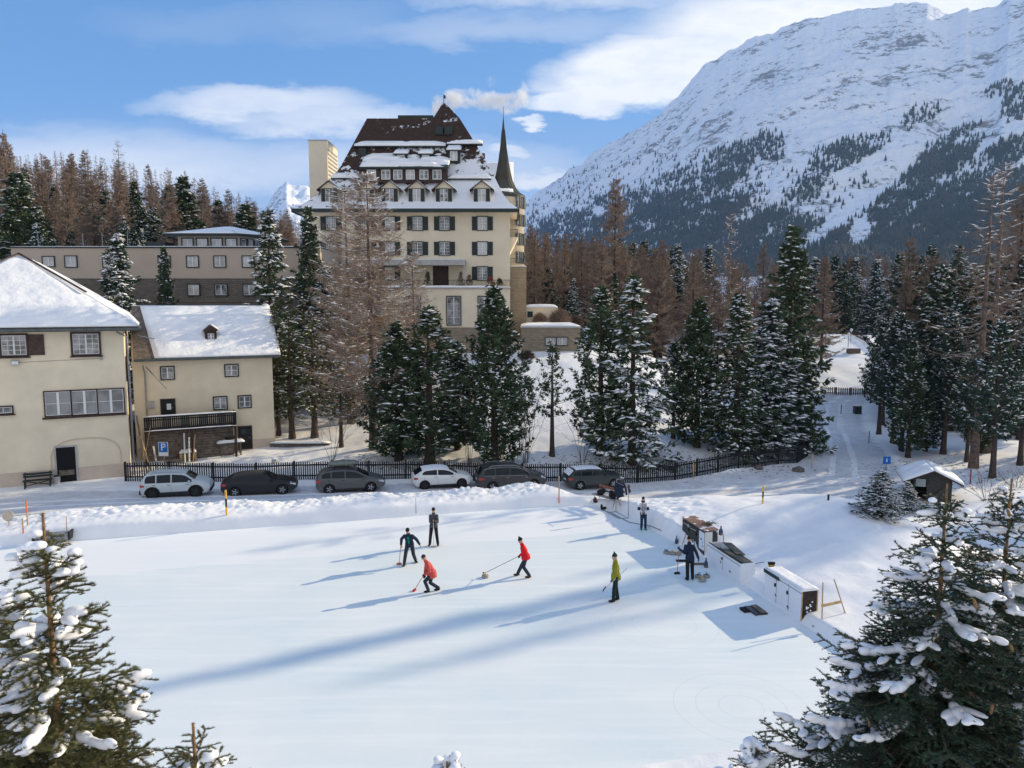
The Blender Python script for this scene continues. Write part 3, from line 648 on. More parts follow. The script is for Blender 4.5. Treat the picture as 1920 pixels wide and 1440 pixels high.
plant('spruce', 'spruce_a', 1504, 824, 640, 28, 'rightmost low spruce of the cluster overhanging the fence bend')
# --- left group near the pale houses
plant('spruce', 'spruce_c', 508, 800, 388, 58, 'tall snowy spruce behind the gable end of the small house', Y=66)
plant('spruce', 'spruce_b', 582, 700, 386, 36, 'slim dark green spruce rising in front of the hotel left edge', Y=76)
plant('spruce', 'spruce_s', 226, 700, 438, 50, 'squat snowy spruce showing over the big house roof', Y=66)
plant('spruce', 'spruce_b', 312, 700, 462, 24, 'very narrow dark spruce beside the squat snowy spruce', Y=70)
plant('spruce', 'spruce_s', 610, 700, 500, 44, 'snow-clotted conifer under the bare larch branches', Y=70)
plant('garden_pine', 'sparse_a', 523, 816, 560, 30, 'olive conifer with a bare crooked stem hugging the small house gable')
plant('garden_pine', 'sparse_a', 548, 822, 575, 42, 'olive conifer with a bent stem, second from the small house gable')
plant('garden_pine', 'sparse_a', 590, 820, 590, 50, 'loose olive conifer with a low forked trunk near the bare shrub')
plant('garden_pine', 'sparse_b', 640, 838, 700, 30, 'short loose olive conifer beside the thick larch trunk')
plant('larch', 'larch_near', 700, 842, 318, 118, 'great bare larch with a thick trunk in front of the hotel')
plant('larch', 'larch_near2', 652, 780, 345, 92, 'bare snow-lined larch just left of the great larch', Y=64)
plant('larch', 'larch_near2', 775, 700, 470, 60, 'low bare larch veiling the hotel terrace', Y=70)
# --- young trees by the hut
plant('young_spruce', 'spruce_s', 1650, 968, 882, 36, 'young snowy spruce below the blue sign')
plant('young_spruce', 'spruce_s', 1700, 958, 903, 20, 'smaller young spruce touching the left of the hut')
# --- right-hand conifers beyond the road
RB = [(1648, 812, 600, 38, 'pine_c', 'conifer at the near left corner of the right-hand wood, beside the road'), (1674, 832, 585, 48, 'pine_c', 'broad dark conifer second from the road in the right-hand wood'), (1690, 846, 605, 44, 'pine_c', 'dark conifer whose trunk stands right above the hut'),
      (1702, 858, 640, 40, 'pine_b', 'lower conifer directly behind the hut'), (1768, 852, 588, 50, 'pine_c', 'tall dark conifer right of the hut roof'), (1812, 866, 650, 36, 'pine_c', 'dark conifer beside the thick larch trunk'),
      (1860, 896, 600, 56, 'pine_c', 'wide snowy conifer with a slim pale trunk near the right edge'), (1912, 872, 612, 50, 'pine_c', 'dark conifer cut by the right edge of the picture'), (1735, 846, 640, 34, 'pine_a', 'bushy conifer filling the gap behind the hut'),
      (1835, 850, 690, 34, 'pine_b', 'short conifer in the shade of the right-hand wood')]
for bx, by, ty, hw, k, lab in RB: plant('stone_pine', k, bx, by, ty, hw, lab, wk=1.12)
plant('larch', 'larch_thin', 1826, 878, 322, 95, 'tall thin larch with a thick trunk behind the hut')
plant('larch', 'larch_thin', 1868, 850, 300, 95, 'tallest thin larch at the right edge', Y=62)
plant('larch', 'larch_a', 1908, 840, 330, 80, 'brown larch half out of the picture at the right', Y=72)
plant('larch', 'larch_a', 1152, 620, 326, 58, 'lone tall larch against the mountain, between hotel and spruces', Y=105)
plant('larch', 'larch_thin', 1366, 620, 398, 50, 'bare larch behind the round-topped stone pine', Y=98)
plant('larch', 'larch_c', 1700, 700, 440, 52, 'bare larch above the left of the right-hand wood', Y=92)
plant('larch', 'larch_c', 1590, 700, 480, 40, 'slim larch over the top of the white slope', Y=178)
plant('larch', 'larch_b', 1240, 640, 448, 46, 'bare larch behind the snow-laden spruce', Y=120)
plant('larch', 'larch_a', 1545, 650, 476, 44, 'bare larch right behind the tallest green spruce', Y=128)
# --- woods
rs = np.random.RandomState(17)
def wood(n, x0, x1, ya, yb, topf, keys, lab, grp, hmin, hmax, wf=(.21, .3), name='larch'):
    pts = []; tries = 0
    while len(pts) < n and tries < n * 60:
        tries += 1
        Y = ya + (yb - ya) * rs.rand() ** .8; px = rs.uniform(x0, x1); X = (px - 960) / F * Y
        if any((X - a) ** 2 + (Y - b) ** 2 < 7 for a, b in pts): continue
        if 46 < X < 140 and 76 < -.454 * X + .891 * Y < 114 and Y > 100: continue
        z = gz(X, Y); H = rs.uniform(hmin, hmax); tp = topf(px)
        mx = (CAMH + (571 - tp) / F * Y) - z
        H = min(H, mx * rs.uniform(.9, 1.04))
        if H < 6: continue
        pts.append((X, Y)); k = keys[rs.randint(len(keys))]
        put(name if 'larch' in k else 'conifer', k, (X, Y, z), H, H * rs.uniform(*wf), lab if 'larch' in k else lab.replace('bare brown larch', 'dark snow dusted conifer'), group=grp if 'larch' in k else grp.replace('larches', 'conifers'))
lt = lambda px: np.interp(px, [0, 30, 60, 100, 180, 240, 300, 360, 420, 480, 560, 620], [235, 240, 300, 290, 285, 300, 318, 322, 352, 372, 405, 430])
wood(62, -60, 620, 94, 150, lambda p: lt(p) + 22, ['larch_a', 'larch_b', 'larch_c', 'spruce_b', 'spruce_a'], 'bare brown larch in the wood above the flat-roofed building', 'larches of the wood on the left hillside', 14, 23)
wood(52, -60, 660, 150, 200, lt, ['larch_a', 'larch_b', 'larch_c', 'larch_c'], 'bare brown larch in the wood above the flat-roofed building', 'larches of the wood on the left hillside', 13, 22)
wood(46, -60, 420, 92, 135, lambda p: lt(p) + 110, ['spruce_s', 'pine_a', 'spruce_a', 'larch_b'], 'bare brown larch in the wood above the flat-roofed building', 'larches of the wood on the left hillside', 10, 16, (.17, .22))
plant('larch', 'larch_thin', 238, 430, 262, 34, 'dead thin-topped larch standing above the wood skyline on the left', Y=150)
plant('larch', 'larch_a', 30, 430, 242, 46, 'tall larch at the left edge topping the skyline', Y=112)
rt = lambda px: np.interp(px, [960, 1000, 1040, 1100, 1200, 1300, 1400, 1500, 1600, 1750, 1950], [400, 405, 425, 440, 455, 452, 450, 478, 480, 462, 440])
wood(44, 975, 1250, 96, 160, lambda p: rt(p) + 10, ['larch_a', 'larch_b', 'larch_b', 'larch_c'], 'bare brown larch in the wood right of the hotel', 'larches of the wood right of the hotel', 14, 24)
wood(64, 1100, 1990, 165, 210, rt, ['larch_a', 'larch_b', 'larch_c', 'pine_a', 'pine_b', 'spruce_s'], 'bare brown larch in the valley wood under the mountain', 'larches of the valley wood', 13, 24)
wood(44, 1660, 2000, 76, 165, lambda p: rt(p) + 12, ['larch_a', 'larch_b', 'larch_c', 'pine_c', 'spruce_a'], 'bare brown larch in the wood beyond the road', 'larches of the wood beyond the road', 12, 20)
wood(30, 1180, 1560, 106, 165, lambda p: rt(p) + 25, ['larch_a', 'larch_b', 'larch_c'], 'bare brown larch behind the garden conifers', 'larches behind the garden conifers', 12, 20)
wood(14, 990, 1180, 100, 118, lambda p: 500, ['spruce_s', 'pine_a', 'spruce_b'], 'bare brown larch low in the wood right of the hotel', 'larches low in the wood right of the hotel', 7, 11, (.18, .24))
# the far back of the woods, where single trees cannot be told apart
def farwood(name, lab, n, x0, x1, ya, yb, topf, seed):
    r_ = np.random.RandomState(seed); arrs = []
    pr = [larch(71 + i, 20, 4.6, clear=.03, n1=60, n2=12, w=.13, prof=.9) for i in range(3)]
    base = [cat([p_['trunk'], p_['crown']]) for p_ in pr]
    for i in range(n):
        Y = r_.uniform(ya, yb); px = r_.uniform(x0, x1); X = (px - 960) / F * Y
        if 46 < X < 140 and 76 < -.454 * X + .891 * Y < 114: continue
        z = gz(X, Y); H = min(r_.uniform(14, 22), (CAMH + (571 - topf(px)) / F * Y - z) * r_.uniform(.85, 1.0))
        if H < 5: continue
        v, f = base[i % 3]; a = r_.uniform(0, 6.28); M_ = np.array([[math.cos(a), -math.sin(a), 0], [math.sin(a), math.cos(a), 0], [0, 0, 1]]) * (H / 20)
        arrs.append((v @ M_.T + [X, Y, z], f))
    tag(link(name, arrmesh(name, *cat(arrs), M_LARCHD)), lab, 'wood', kind='stuff')
farwood('far_wood', 'dense brown back of the wood along the left skyline', 170, -60, 680, 190, 258, lt, 5)
farwood('far_wood', 'dense brown back of the valley wood below the mountain', 200, 960, 2000, 205, 258, rt, 6)
# tall trees east of the frame, whose shade falls over the road and the ice as in the photograph
for i, (X, Y, H, k, wf) in enumerate([(50, 71, 19, 'pine_c', .18), (54, 76, 20, 'spruce_b', .18), (60, 80, 21, 'larch_a', .2), (57, 74, 18, 'pine_c', .2), (64, 84, 21, 'pine_c', .2), (44, 57, 9, 'pine_a', .2), (50, 62, 11, 'pine_c', .2), (81, 66.5, 25, 'spruce_b', .07), (90, 73.2, 20, 'larch_a', .09), (99, 74.3, 22, 'spruce_a', .055), (94, 70.6, 23, 'larch_c', .08), (106, 80.5, 20, 'spruce_b', .06), (88, 67.2, 20, 'larch_thin', .12)]):
    put('conifer' if 'larch' not in k else 'larch', k, (X, Y, gz(X, Y)), H, H * wf, 'tall tree standing beyond the right edge of the view', group='trees beyond the right edge of the view')

# --- bare shrubs
def shrub(px, py, ty, hw, lab, seed, n=9, key=None, mt=M_TWIG, col_r=.02):
    rs = np.random.RandomState(seed); b = G(px, py); H = at(px, ty, b.y).z - b.z; Rr = hw * b.y / F
    T0 = []; T1 = []; R0 = []; R1 = []
    def grow(p, d, L, r, lv):
        k = 4
        for i in range(k):
            q = p + d * L / k; T0.append(p); T1.append(q); R0.append(r); R1.append(r * .85); r *= .85; p = q; d = unit(d + rs.normal(0, .12, 3) + np.array([0, 0, .05]))
            if lv > 0 and i > 0:
                for _ in range(2 if lv > 1 else 3):
                    grow(p, unit(d + rs.normal(0, .5, 3)), L * rs.uniform(.35, .6), r * .6, lv - 1)
    for i in range(n):
        a = rs.uniform(0, 6.28); o = rs.uniform(0, .9)
        d = unit(np.array([math.cos(a) * o * Rr / H * 1.6, math.sin(a) * o * Rr / H * 1.6, 1.]))
        grow(np.array([math.cos(a) * .12, math.sin(a) * .12, -.1]), d, H * rs.uniform(.6, .95), col_r, 2)
    return tag(link('bare_shrub', arrmesh('bare_shrub', *segtubes(T0, T1, R0, R1), mt)), lab, 'shrub') , b
for a in [(622, 866, 752, 42, 'forked bare shrub behind the car with the roof box', 1, 6), (882, 872, 720, 36, 'bare shrub behind the gap between white hatchback and dark minivan', 2, 8), (985, 868, 700, 40, 'tall bare many-stemmed shrub right of the tallest mid-row conifer', 3, 12),
          (1092, 868, 770, 34, 'thin bare shrub between the leaning conifer and the snow-laden spruce', 4, 6), (1850, 940, 880, 60, 'scraggly bare shrub on the snow right of the hut', 5, 9), (1905, 915, 880, 50, 'low bare shrub at the right edge under the trees', 6, 8), (1600, 858, 848, 5, 'tiny twig tuft by the road', 8, 2)][:6]:
    o, b = shrub(*a); o.location = b
for px, py, ty, hw, lab, Y, mt_, sd_ in [(1050, 0, 577, 28, 'dense leafless round bush on the terrace right of the hotel', 92, M_LARCHD, 31), (1012, 0, 585, 18, 'smaller leafless bush on the terrace against the hotel tower', 91, M_LARCHD, 32), (1075, 0, 588, 24, 'third leafless bush at the right end of the terrace', 93, M_TWIG, 33), (988, 0, 655, 18, 'brownish bush below the terrace wall by the hotel corner', 82, M_TWIG, 34)]:
    rs2 = np.random.RandomState(sd_); Rr = hw * Y / F; n = 500
    a_ = rs2.uniform(0, 6.28, n); e_ = rs2.uniform(.0, 1.5, n); rr_ = Rr * rs2.uniform(.6, 1, n)
    d = np.stack([np.cos(a_) * np.cos(e_), np.sin(a_) * np.cos(e_), np.sin(e_)], 1)
    tips = d * rr_[:, None] * np.array([1, 1, .9]); P3 = np.repeat(tips * .6, 5, 0) + rs2.normal(0, .12 * Rr, (n * 5, 3))
    ar = cat([segtubes(tips * 0, tips, .02, .008), blades(P3, unit(np.repeat(d, 5, 0) + rs2.normal(0, .5, (n * 5, 3))), Rr * .3, .03, rs2)])
    o = tag(link('bare_bush', arrmesh('bare_bush', *ar, mt_)), lab, 'bush'); X = (px - 960) / F * Y
    zt = at(px, ty, Y).z; o.location = (X, Y, zt - Rr * .95)

# --- foreground spruces, close to the camera: shoots with needles, cones, lumps of snow
M_SHOOT = mat('spruce_shoot', (.27, .16, .075), .9, .3, 30)
M_FGN = mat('spruce_needles', (.12, .13, .05), .55, .4, 2.5, spec=.35)
M_FGN2 = mat('dark_spruce_needles', (.04, .085, .058), .55, .4, 2.5, spec=.35)
M_CONE = mat('spruce_cone', (.30, .17, .08), .8, .3, 60, bump=.01)
def voxel(ob, size, sm=3, fac=.5):
    md = ob.modifiers.new('r', 'REMESH'); md.mode = 'VOXEL'; md.voxel_size = size; md.use_smooth_shade = True
    if sm: m2 = ob.modifiers.new('s', 'SMOOTH'); m2.iterations = sm; m2.factor = fac
    dg = bpy.context.evaluated_depsgraph_get(); dg.update(); me = bpy.data.meshes.new_from_object(ob.evaluated_get(dg))
    ms = list(ob.data.materials); ob.modifiers.clear(); ob.data = me
    me.materials.clear()
    for m_ in ms: me.materials.append(m_)
    return ob
_ICO = None
def ico(sub=2):
    global _ICO
    if _ICO is None:
        bm = bmesh.new(); bmesh.ops.create_icosphere(bm, subdivisions=sub, radius=1); bm.verts.ensure_lookup_table()
        _ICO = ([v.co.copy() for v in bm.verts], [tuple(v.index for v in f.verts) for f in bm.faces]); bm.free()
    return _ICO
def addell(mb, c, r, rot=None, mi=0):
    v, f = ico(); M_ = rot if rot is not None else Matrix.Identity(3)
    c = Vector(c); mb.add([c + M_ @ Vector((p.x * r[0], p.y * r[1], p.z * r[2])) for p in v], f, mi)
def fgspruce(name, label, top, depth, k_len, seed, needle=(.022, .0046), dens=330, mats=None, cones=0, snow=.5, maxl=1.8, whorl=.26, leader=.3, nbr=5, steep=1.0, azb=None, zlow=-.5, step=.085, skip=.12, rad_=.6, lump=1.0, lean=(0, 0)):
    rs = np.random.RandomState(seed); T0 = []; T1 = []; R0 = []; NS = []; NE = []; cn = []
    smb = MB()
    topv = np.array(top, float)
    def shoot(p, q, r=.004, needles=True):
        T0.append(p); T1.append(q); R0.append(r)
        if needles: NS.append(p); NE.append(q)
    # trunk: bare orange-brown leader then stem
    zs = np.linspace(0, depth, 14); tr = []
    for a_, b_ in zip(zs[:-1], zs[1:]):
        pa = topv + np.array([lean[0] * a_, lean[1] * a_, -a_]); pb_ = topv + np.array([lean[0] * b_, lean[1] * b_, -b_]); shoot(pb_, pa, .010 + .014 * b_, b_ < leader * 1.6)
    h = leader
    while h < depth:
        n = nbr + rs.randint(0, 2); a0 = rs.uniform(0, 6.28)
        for j in range(n):
            a = a0 + 6.283 * j / n + rs.normal(0, .2); hh = h + rs.uniform(-.04, .06); L = min(maxl, (.12 + k_len * (hh - leader * .55)) * rs.uniform(.75, 1.15))
            if azb is not None: L *= 1 + azb[1] * max(0, math.cos(a - azb[0])) ** 2
            el0 = (.95 - .75 * min(1, hh / 1.2)) * steep; K = max(3, int(L / step)); p = topv + np.array([lean[0] * hh, lean[1] * hh, -hh]); el = el0
            out = np.array([math.cos(a), math.sin(a), 0]); lat = np.array([-math.sin(a), math.cos(a), 0]); pts = [p]
            snowy = rs.rand() < snow
            for i in range(K):
                s = (i + 1) / K; ee = el0 - .55 * math.sin(min(1, s * 1.1) * math.pi) * min(1, hh) + .25 * s; d = out * math.cos(ee) + np.array([0, 0, math.sin(ee)]) + lat * rs.normal(0, .03)
                q = p + d * L / K; shoot(p, q, .0035 + .006 * L * (1 - s)); p = q; pts.append(q)
                if s < .93 or L < .3:
                    ll = min(.55, (L * (1 - s) * .55 + .09)) * rs.uniform(.7, 1.15)
                    for sg in (-1, 1):
                        if rs.rand() < skip: continue
                        d2 = unit(out * .75 + lat * sg * .8 + np.array([0, 0, rs.normal(-.12, .12)])); k2 = max(1, int(ll / .1)); p2 = p
                        for i2 in range(k2):
                            q2 = p2 + d2 * ll / k2; shoot(p2, q2, .003); p2 = q2; d2 = unit(d2 + np.array([0, 0, rs.normal(.0, .08)]))
                            if ll > .16:
                                for s3 in (-1, 1):
                                    l3 = min(.22, .06 + .35 * (ll - ll * (i2 + 1) / k2)) * rs.uniform(.7, 1.2); d3 = unit(d2 * .8 + np.cross(d2, [0, 0, 1]) * s3 * .75 + np.array([0, 0, rs.normal(-.15, .15)])); shoot(p2, p2 + d3 * l3, .0025)
                        if snowy and rs.rand() < .28: addell(smb, p + (p2 - p) * .5 + np.array([0, 0, .025 * lump]), (.35 * ll + .03, .045 * lump + .02, .03 * lump + .01), Matrix.Rotation(math.atan2((p2 - p)[1], (p2 - p)[0]), 3, 'Z'))
                if snowy and L > .25 and .25 < s < .95 and rs.rand() < .85:
                    w = (.035 + .10 * L * (1 - s)) * rs.uniform(.6, 1.3) * lump
                    addell(smb, q + np.array([0, 0, .02 + w * .3]), (L / K * rs.uniform(.7, 1.2), w, .03 + .4 * w), Matrix.Rotation(a, 3, 'Z'))
                if cones and hh < 2.6 and s > .45 and rs.rand() < cones: cn.append(q)
        h += whorl * rs.uniform(.75, 1.15)
        # small shoots on the stem between whorls
        for _ in range(5):
            a = rs.uniform(0, 6.28); z_ = h - rs.uniform(0, whorl); p = topv + np.array([lean[0] * z_, lean[1] * z_, -z_]); d = unit(np.array([math.cos(a), math.sin(a), rs.uniform(0, .8)])); shoot(p, p + d * rs.uniform(.08, .22) * min(1.5, .4 + h), .003)
    t = thing(name, label, 'tree', (topv[0] + lean[0] * depth, topv[1] + lean[1] * depth, gz(topv[0], topv[1])))
    off = Vector(t.location)
    T0a = np.array(T0) - np.array(off); T1a = np.array(T1) - np.array(off)
    # stem down to the ground
    p0 = np.array([topv[0] + lean[0] * depth, topv[1] + lean[1] * depth, topv[2] - depth]) - np.array(off)
    trunk = segtubes([p0, p0 * [1, 1, .5]], [p0 * [1, 1, .5], [p0[0], p0[1], -.3]], [.01 + .012 * depth, .08], [.08, .13], 8)
    sh = segtubes(T0a, T1a, R0, np.array(R0) * .8, 4)
    link('trunk', arrmesh('trunk', *cat([trunk, sh]), M_SHOOT, True), t)
    A = np.array(NS) - np.array(off); B = np.array(NE) - np.array(off); L_ = np.linalg.norm(B - A, axis=1); cnt = np.maximum(4, (L_ * dens).astype(int)); ix = np.repeat(np.arange(len(A)), cnt); m = len(ix)
    f_ = rs.rand(m)[:, None]; D = unit(B - A)[ix]; Pn = A[ix] * (1 - f_) + B[ix] * f_; rad = rs.normal(size=(m, 3)); rad -= D * (rad * D).sum(1, keepdims=True); rad = unit(rad); rad[:, 2] = np.abs(rad[:, 2]) * .6 + rad[:, 2] * .4
    Dn = unit(D * rad_ + rad); Ln = needle[0] * rs.uniform(.7, 1.2, m)[:, None]; Sd = unit(np.cross(Dn, rs.normal(size=(m, 3)))) * needle[1] / 2
    Vn = np.stack([Pn - Sd, Pn + Sd, Pn + Dn * Ln], 1).reshape(-1, 3); Fn = np.arange(m * 3).reshape(-1, 3)
    sn_ = None
    if smb.v:
        for i, v in enumerate(smb.v): smb.v[i] = tuple(Vector(v) - off)
        s_ = smb.build('snow', M_BRSNOW, t); voxel(s_, .014, 3); me = s_.data; me.calc_loop_triangles()
        sv = np.zeros(len(me.vertices) * 3); me.vertices.foreach_get('co', sv); st_ = np.zeros(len(me.loop_triangles) * 3, np.int32); me.loop_triangles.foreach_get('vertices', st_)
        sn_ = (sv.reshape(-1, 3), st_.reshape(-1, 3)); bpy.data.objects.remove(s_)
    link('crown', twomat('crown', (Vn, Fn), sn_, mats or M_FGN), t)
    for c_ in cn[:90]:
        cm = MB(); z0 = 0; cm.lathe([(.003, 0), (.014, -.012), (.019, -.035), (.018, -.07), (.012, -.1), (.003, -.115)], 8)
        o = cm.build('cone', M_CONE, t, smooth=True); o.location = Vector(c_) - off; o.rotation_euler = (rs.normal(0, .2), rs.normal(0, .2), 0)
    return t
fgspruce('foreground_spruce', 'close spruce with an orange-brown leader and lumps of snow, bottom left corner', at(80, 962, 5.4), 2.6, .38, 3, needle=(.030, .0050), dens=900, step=.088, skip=.18, rad_=.5, snow=.55, leader=.36, cones=.004, lump=.8, whorl=.2, nbr=6)
fgspruce('foreground_spruce', 'close spruce stem with stubby top hugging the left picture edge', at(-38, 1085, 5.7), 2.0, .36, 4, needle=(.030, .0050), dens=900, step=.088, skip=.18, rad_=.5, snow=.55, leader=.2, lump=.9, whorl=.2, nbr=6)
fgspruce('foreground_spruce', 'single spruce top poking up at the bottom, right of the corner spruce', at(362, 1356, 5.2), 1.0, .5, 5, dens=1000, snow=.3, leader=.26)
fgspruce('foreground_spruce', 'big spruce hung with cones at the lower right, its leader rising left of the other', at(1776, 905, 8.4), 4.0, .47, 6, needle=(.032, .009), dens=420, mats=M_FGN2, skip=.28, step=.1, snow=.42, leader=.34, maxl=2.0, whorl=.21, cones=.05, azb=(3.2, .2), nbr=7, lump=.75)
fgspruce('foreground_spruce', 'second spruce of the lower right pair, leader near the right edge', at(1897, 898, 8.9), 4.2, .50, 8, needle=(.032, .009), dens=420, mats=M_FGN2, skip=.28, step=.1, snow=.42, leader=.34, maxl=2.0, whorl=.21, cones=.04, nbr=7, lump=.75)
fgspruce('foreground_spruce', 'small snow-capped spruce top at the bottom near the lower right pair', at(1418, 1402, 8.6), 1.2, .8, 9, needle=(.028, .0065), dens=300, mats=M_FGN2, snow=.9, leader=.12, lump=1.5)
fgspruce('foreground_spruce', 'snowy spruce top just showing at the bottom middle', at(838, 1428, 7.2), .8, .6, 10, needle=(.024, .004), dens=220, mats=M_FGN2, snow=.7, leader=.1, lump=.8)

# fallen twigs and cones lying on the snow under the garden trees
rsl = np.random.RandomState(77); PL = []
for (px_, py_, n, sx_, sy_) in ((1180, 876, 1500, 2.6, .9), (1240, 868, 800, 2.2, .9), (930, 880, 500, 1.2, .7), (800, 878, 500, 1.6, .6), (1040, 870, 150, 2.5, 1.2), (1400, 868, 700, 3.0, 1.0), (690, 866, 160, 1.5, .8), (1850, 900, 500, 4, 3), (1700, 870, 300, 2, 1.4)):
    b = G(px_, py_); X = b.x + rsl.normal(0, sx_, n); Y = b.y + rsl.normal(0, sy_, n); PL.append(np.stack([X, Y, terr(X, Y) + .015], 1))
PL = np.concatenate(PL); D_ = rsl.normal(size=PL.shape); D_[:, 2] *= .15
tag(link('twig_litter', arrmesh('twig_litter', *blades(PL, unit(D_), .28, .05, rsl), M_BARKD)), 'fallen brown twigs and needles scattered on the snow under the garden trees', 'litter', kind='stuff')
# ============================================================ buildings
M_CREAM = mat('cream_render', (.77, .67, .50), .9, .07, .45, bump=.004, bscale=25)
M_CREAM2 = mat('pale_render', (.75, .66, .51), .9, .06, .35, bump=.004, bscale=25)
M_PLINTH = mat('plinth_render', (.58, .47, .37), .9, .06, 1.5)
M_TAUPE = mat('taupe_render', (.46, .385, .315), .9, .04, .3)
M_WHITE = mat('white_paint', (.72, .72, .70), .5, .04, 8)
M_DGREEN = mat('dark_green_paint', (.022, .035, .034), .5, .15, 4)
M_DBROWN = mat('dark_brown_wood', (.055, .03, .025), .6, .25, 5)
M_SHUT = mat('brown_shutter', (.085, .05, .04), .6, .25, 5)
M_GUTTER = mat('gutter_metal', (.10, .12, .12), .4, .15, 3, metal=.4)
M_GREYM = mat('grey_metal', (.33, .33, .34), .45, .1, 5, metal=.5)
M_BLACKW = mat('black_wood', (.012, .014, .014), .6, .3, 4)
M_COPPER = mat('green_copper', (.06, .07, .06), .7, .3, .6, col2=(.045, .036, .03))
M_WOOD = mat('old_wood', (.17, .135, .105), .8, .3, 4)
M_LWOOD = mat('pale_wood', (.52, .36, .18), .7, .2, 4)
M_CONC = mat('concrete', (.42, .41, .40), .9, .1, 3)
def stonemat(name, c1, c2, c3, sc=1.0):
    m, t, p = rawmat(name); tcn = nd(t, 'ShaderNodeTexCoord').outputs['Object']
    sp_ = nd(t, 'ShaderNodeSeparateXYZ', {0: tcn}); uv_ = nd(t, 'ShaderNodeCombineXYZ', {0: mth(t, 'ADD', sp_.outputs[0], sp_.outputs[1]), 1: sp_.outputs[2]}).outputs[0]
    br = nd(t, 'ShaderNodeTexBrick', {'Vector': uv_, 'Scale': 1.0 * sc, 'Color1': (*c1, 1), 'Color2': (*c2, 1), 'Mortar': (*c3, 1), 'Mortar Size': .018, 'Brick Width': .62, 'Row Height': .26})
    n = nd(t, 'ShaderNodeTexNoise', {'Vector': tcn, 'Scale': 2.2, 'Detail': 6, 'Roughness': .7}).outputs[0]
    t.links.new(mixc(t, ramp(t, n, [(.3, 0), (.7, .6)]), br.outputs[0], c3), p.inputs['Base Color']); p.inputs['Roughness'].default_value = .95
    t.links.new(nd(t, 'ShaderNodeBump', {'Height': br.outputs['Fac'], 'Distance': -.02, 'Strength': .8}).outputs[0], p.inputs['Normal'])
    return m
M_STONE = stonemat('rubble_stone', (.27, .22, .15), (.36, .30, .21), (.18, .15, .12), 1.3)
M_STONE2 = stonemat('light_rubble_stone', (.50, .42, .30), (.36, .30, .22), (.56, .50, .40), 1.1)
M_STONED = stonemat('dark_rubble_stone', (.13, .11, .09), (.19, .165, .14), (.09, .08, .07), 1.2)
def glassmat(name, c1, c2, sc=1.2):
    m, t, p = rawmat(name); g = nd(t, 'ShaderNodeNewGeometry').outputs['Position']
    n = nd(t, 'ShaderNodeTexNoise', {'Vector': g, 'Scale': sc, 'Detail': 3}).outputs[0]
    t.links.new(mixc(t, ramp(t, n, [(.42, 0), (.58, 1)]), c1, c2), p.inputs['Base Color']); p.inputs['Roughness'].default_value = .08; p.inputs['Specular IOR Level'].default_value = .9
    return m
M_GLASS = glassmat('window_glass', (.05, .055, .06), (.30, .31, .32)); M_CURT = glassmat('curtained_glass', (.38, .38, .39), (.52, .52, .52)); M_GLASSD = glassmat('dark_glass', (.02, .025, .03), (.07, .08, .09))
M_GLASSB = glassmat('dusty_glass', (.10, .10, .10), (.24, .235, .23), .7)
def roofmat(name, zlo, zhi, bias, snowc=(.86, .88, .92)):
    """brown shingles with lying snow: thick near the eaves (zlo), blown off above zhi (object space heights)"""
    m, t, p = rawmat(name); tcn = nd(t, 'ShaderNodeTexCoord').outputs['Object']; sp_ = nd(t, 'ShaderNodeSeparateXYZ', {0: tcn})
    mp_ = nd(t, 'ShaderNodeMapping', {0: tcn}); mp_.inputs['Scale'].default_value = (1, .6, 1.5)
    n = nd(t, 'ShaderNodeTexNoise', {'Vector': mp_.outputs[0], 'Scale': .5, 'Detail': 8, 'Roughness': .75}).outputs[0]
    h = mth(t, 'DIVIDE', mth(t, 'SUBTRACT', zhi, sp_.outputs[2]), zhi - zlo, clamp=True)
    xb = mth(t, 'MULTIPLY', mth(t, 'SUBTRACT', sp_.outputs[0], -8.0), .012)
    f = ramp(t, mth(t, 'ADD', mth(t, 'ADD', mth(t, 'MULTIPLY', mth(t, 'SUBTRACT', n, .27), 2.2), mth(t, 'MULTIPLY', h, .7)), xb), [(bias, 0), (bias + .025, 1)])
    br = nd(t, 'ShaderNodeTexBrick', {'Vector': nd(t, 'ShaderNodeCombineXYZ', {0: mth(t, 'ADD', sp_.outputs[0], sp_.outputs[1]), 1: sp_.outputs[2]}).outputs[0], 'Scale': 2.2, 'Color1': (.05, .03, .024, 1), 'Color2': (.085, .052, .04, 1), 'Mortar': (.03, .018, .014, 1), 'Mortar Size': .03})
    t.links.new(mixc(t, f, br.outputs[0], snowc), p.inputs['Base Color']); p.inputs['Roughness'].default_value = .8; p.inputs['Specular IOR Level'].default_value = .2
    hh = mth(t, 'ADD', mth(t, 'MULTIPLY', f, .12), mth(t, 'MULTIPLY', br.outputs['Fac'], -.02))
    t.links.new(nd(t, 'ShaderNodeBump', {'Height': hh, 'Distance': 1.0, 'Strength': 1}).outputs[0], p.inputs['Normal'])
    return m
class Facade:
    """plane of a building front: origin (world), heading th, outward is local -y"""
    def __init__(s, O, th): s.O = Vector(O); s.th = th; s.c = math.cos(th); s.s = math.sin(th)
    def px(s, px, py, yl=0.0):
        r = ray(px, py); cx, cy = 0 - s.O.x, 0 - s.O.y
        # local y of camera and of ray
        ny = (-s.s, s.c); a = cx * ny[0] + cy * ny[1]; b = r.x * ny[0] + r.y * ny[1]; t = (yl - a) / b
        wx, wy, wz = r.x * t, r.y * t, CAMH + r.z * t
        return ((wx - s.O.x) * s.c + (wy - s.O.y) * s.s, wz - s.O.z)
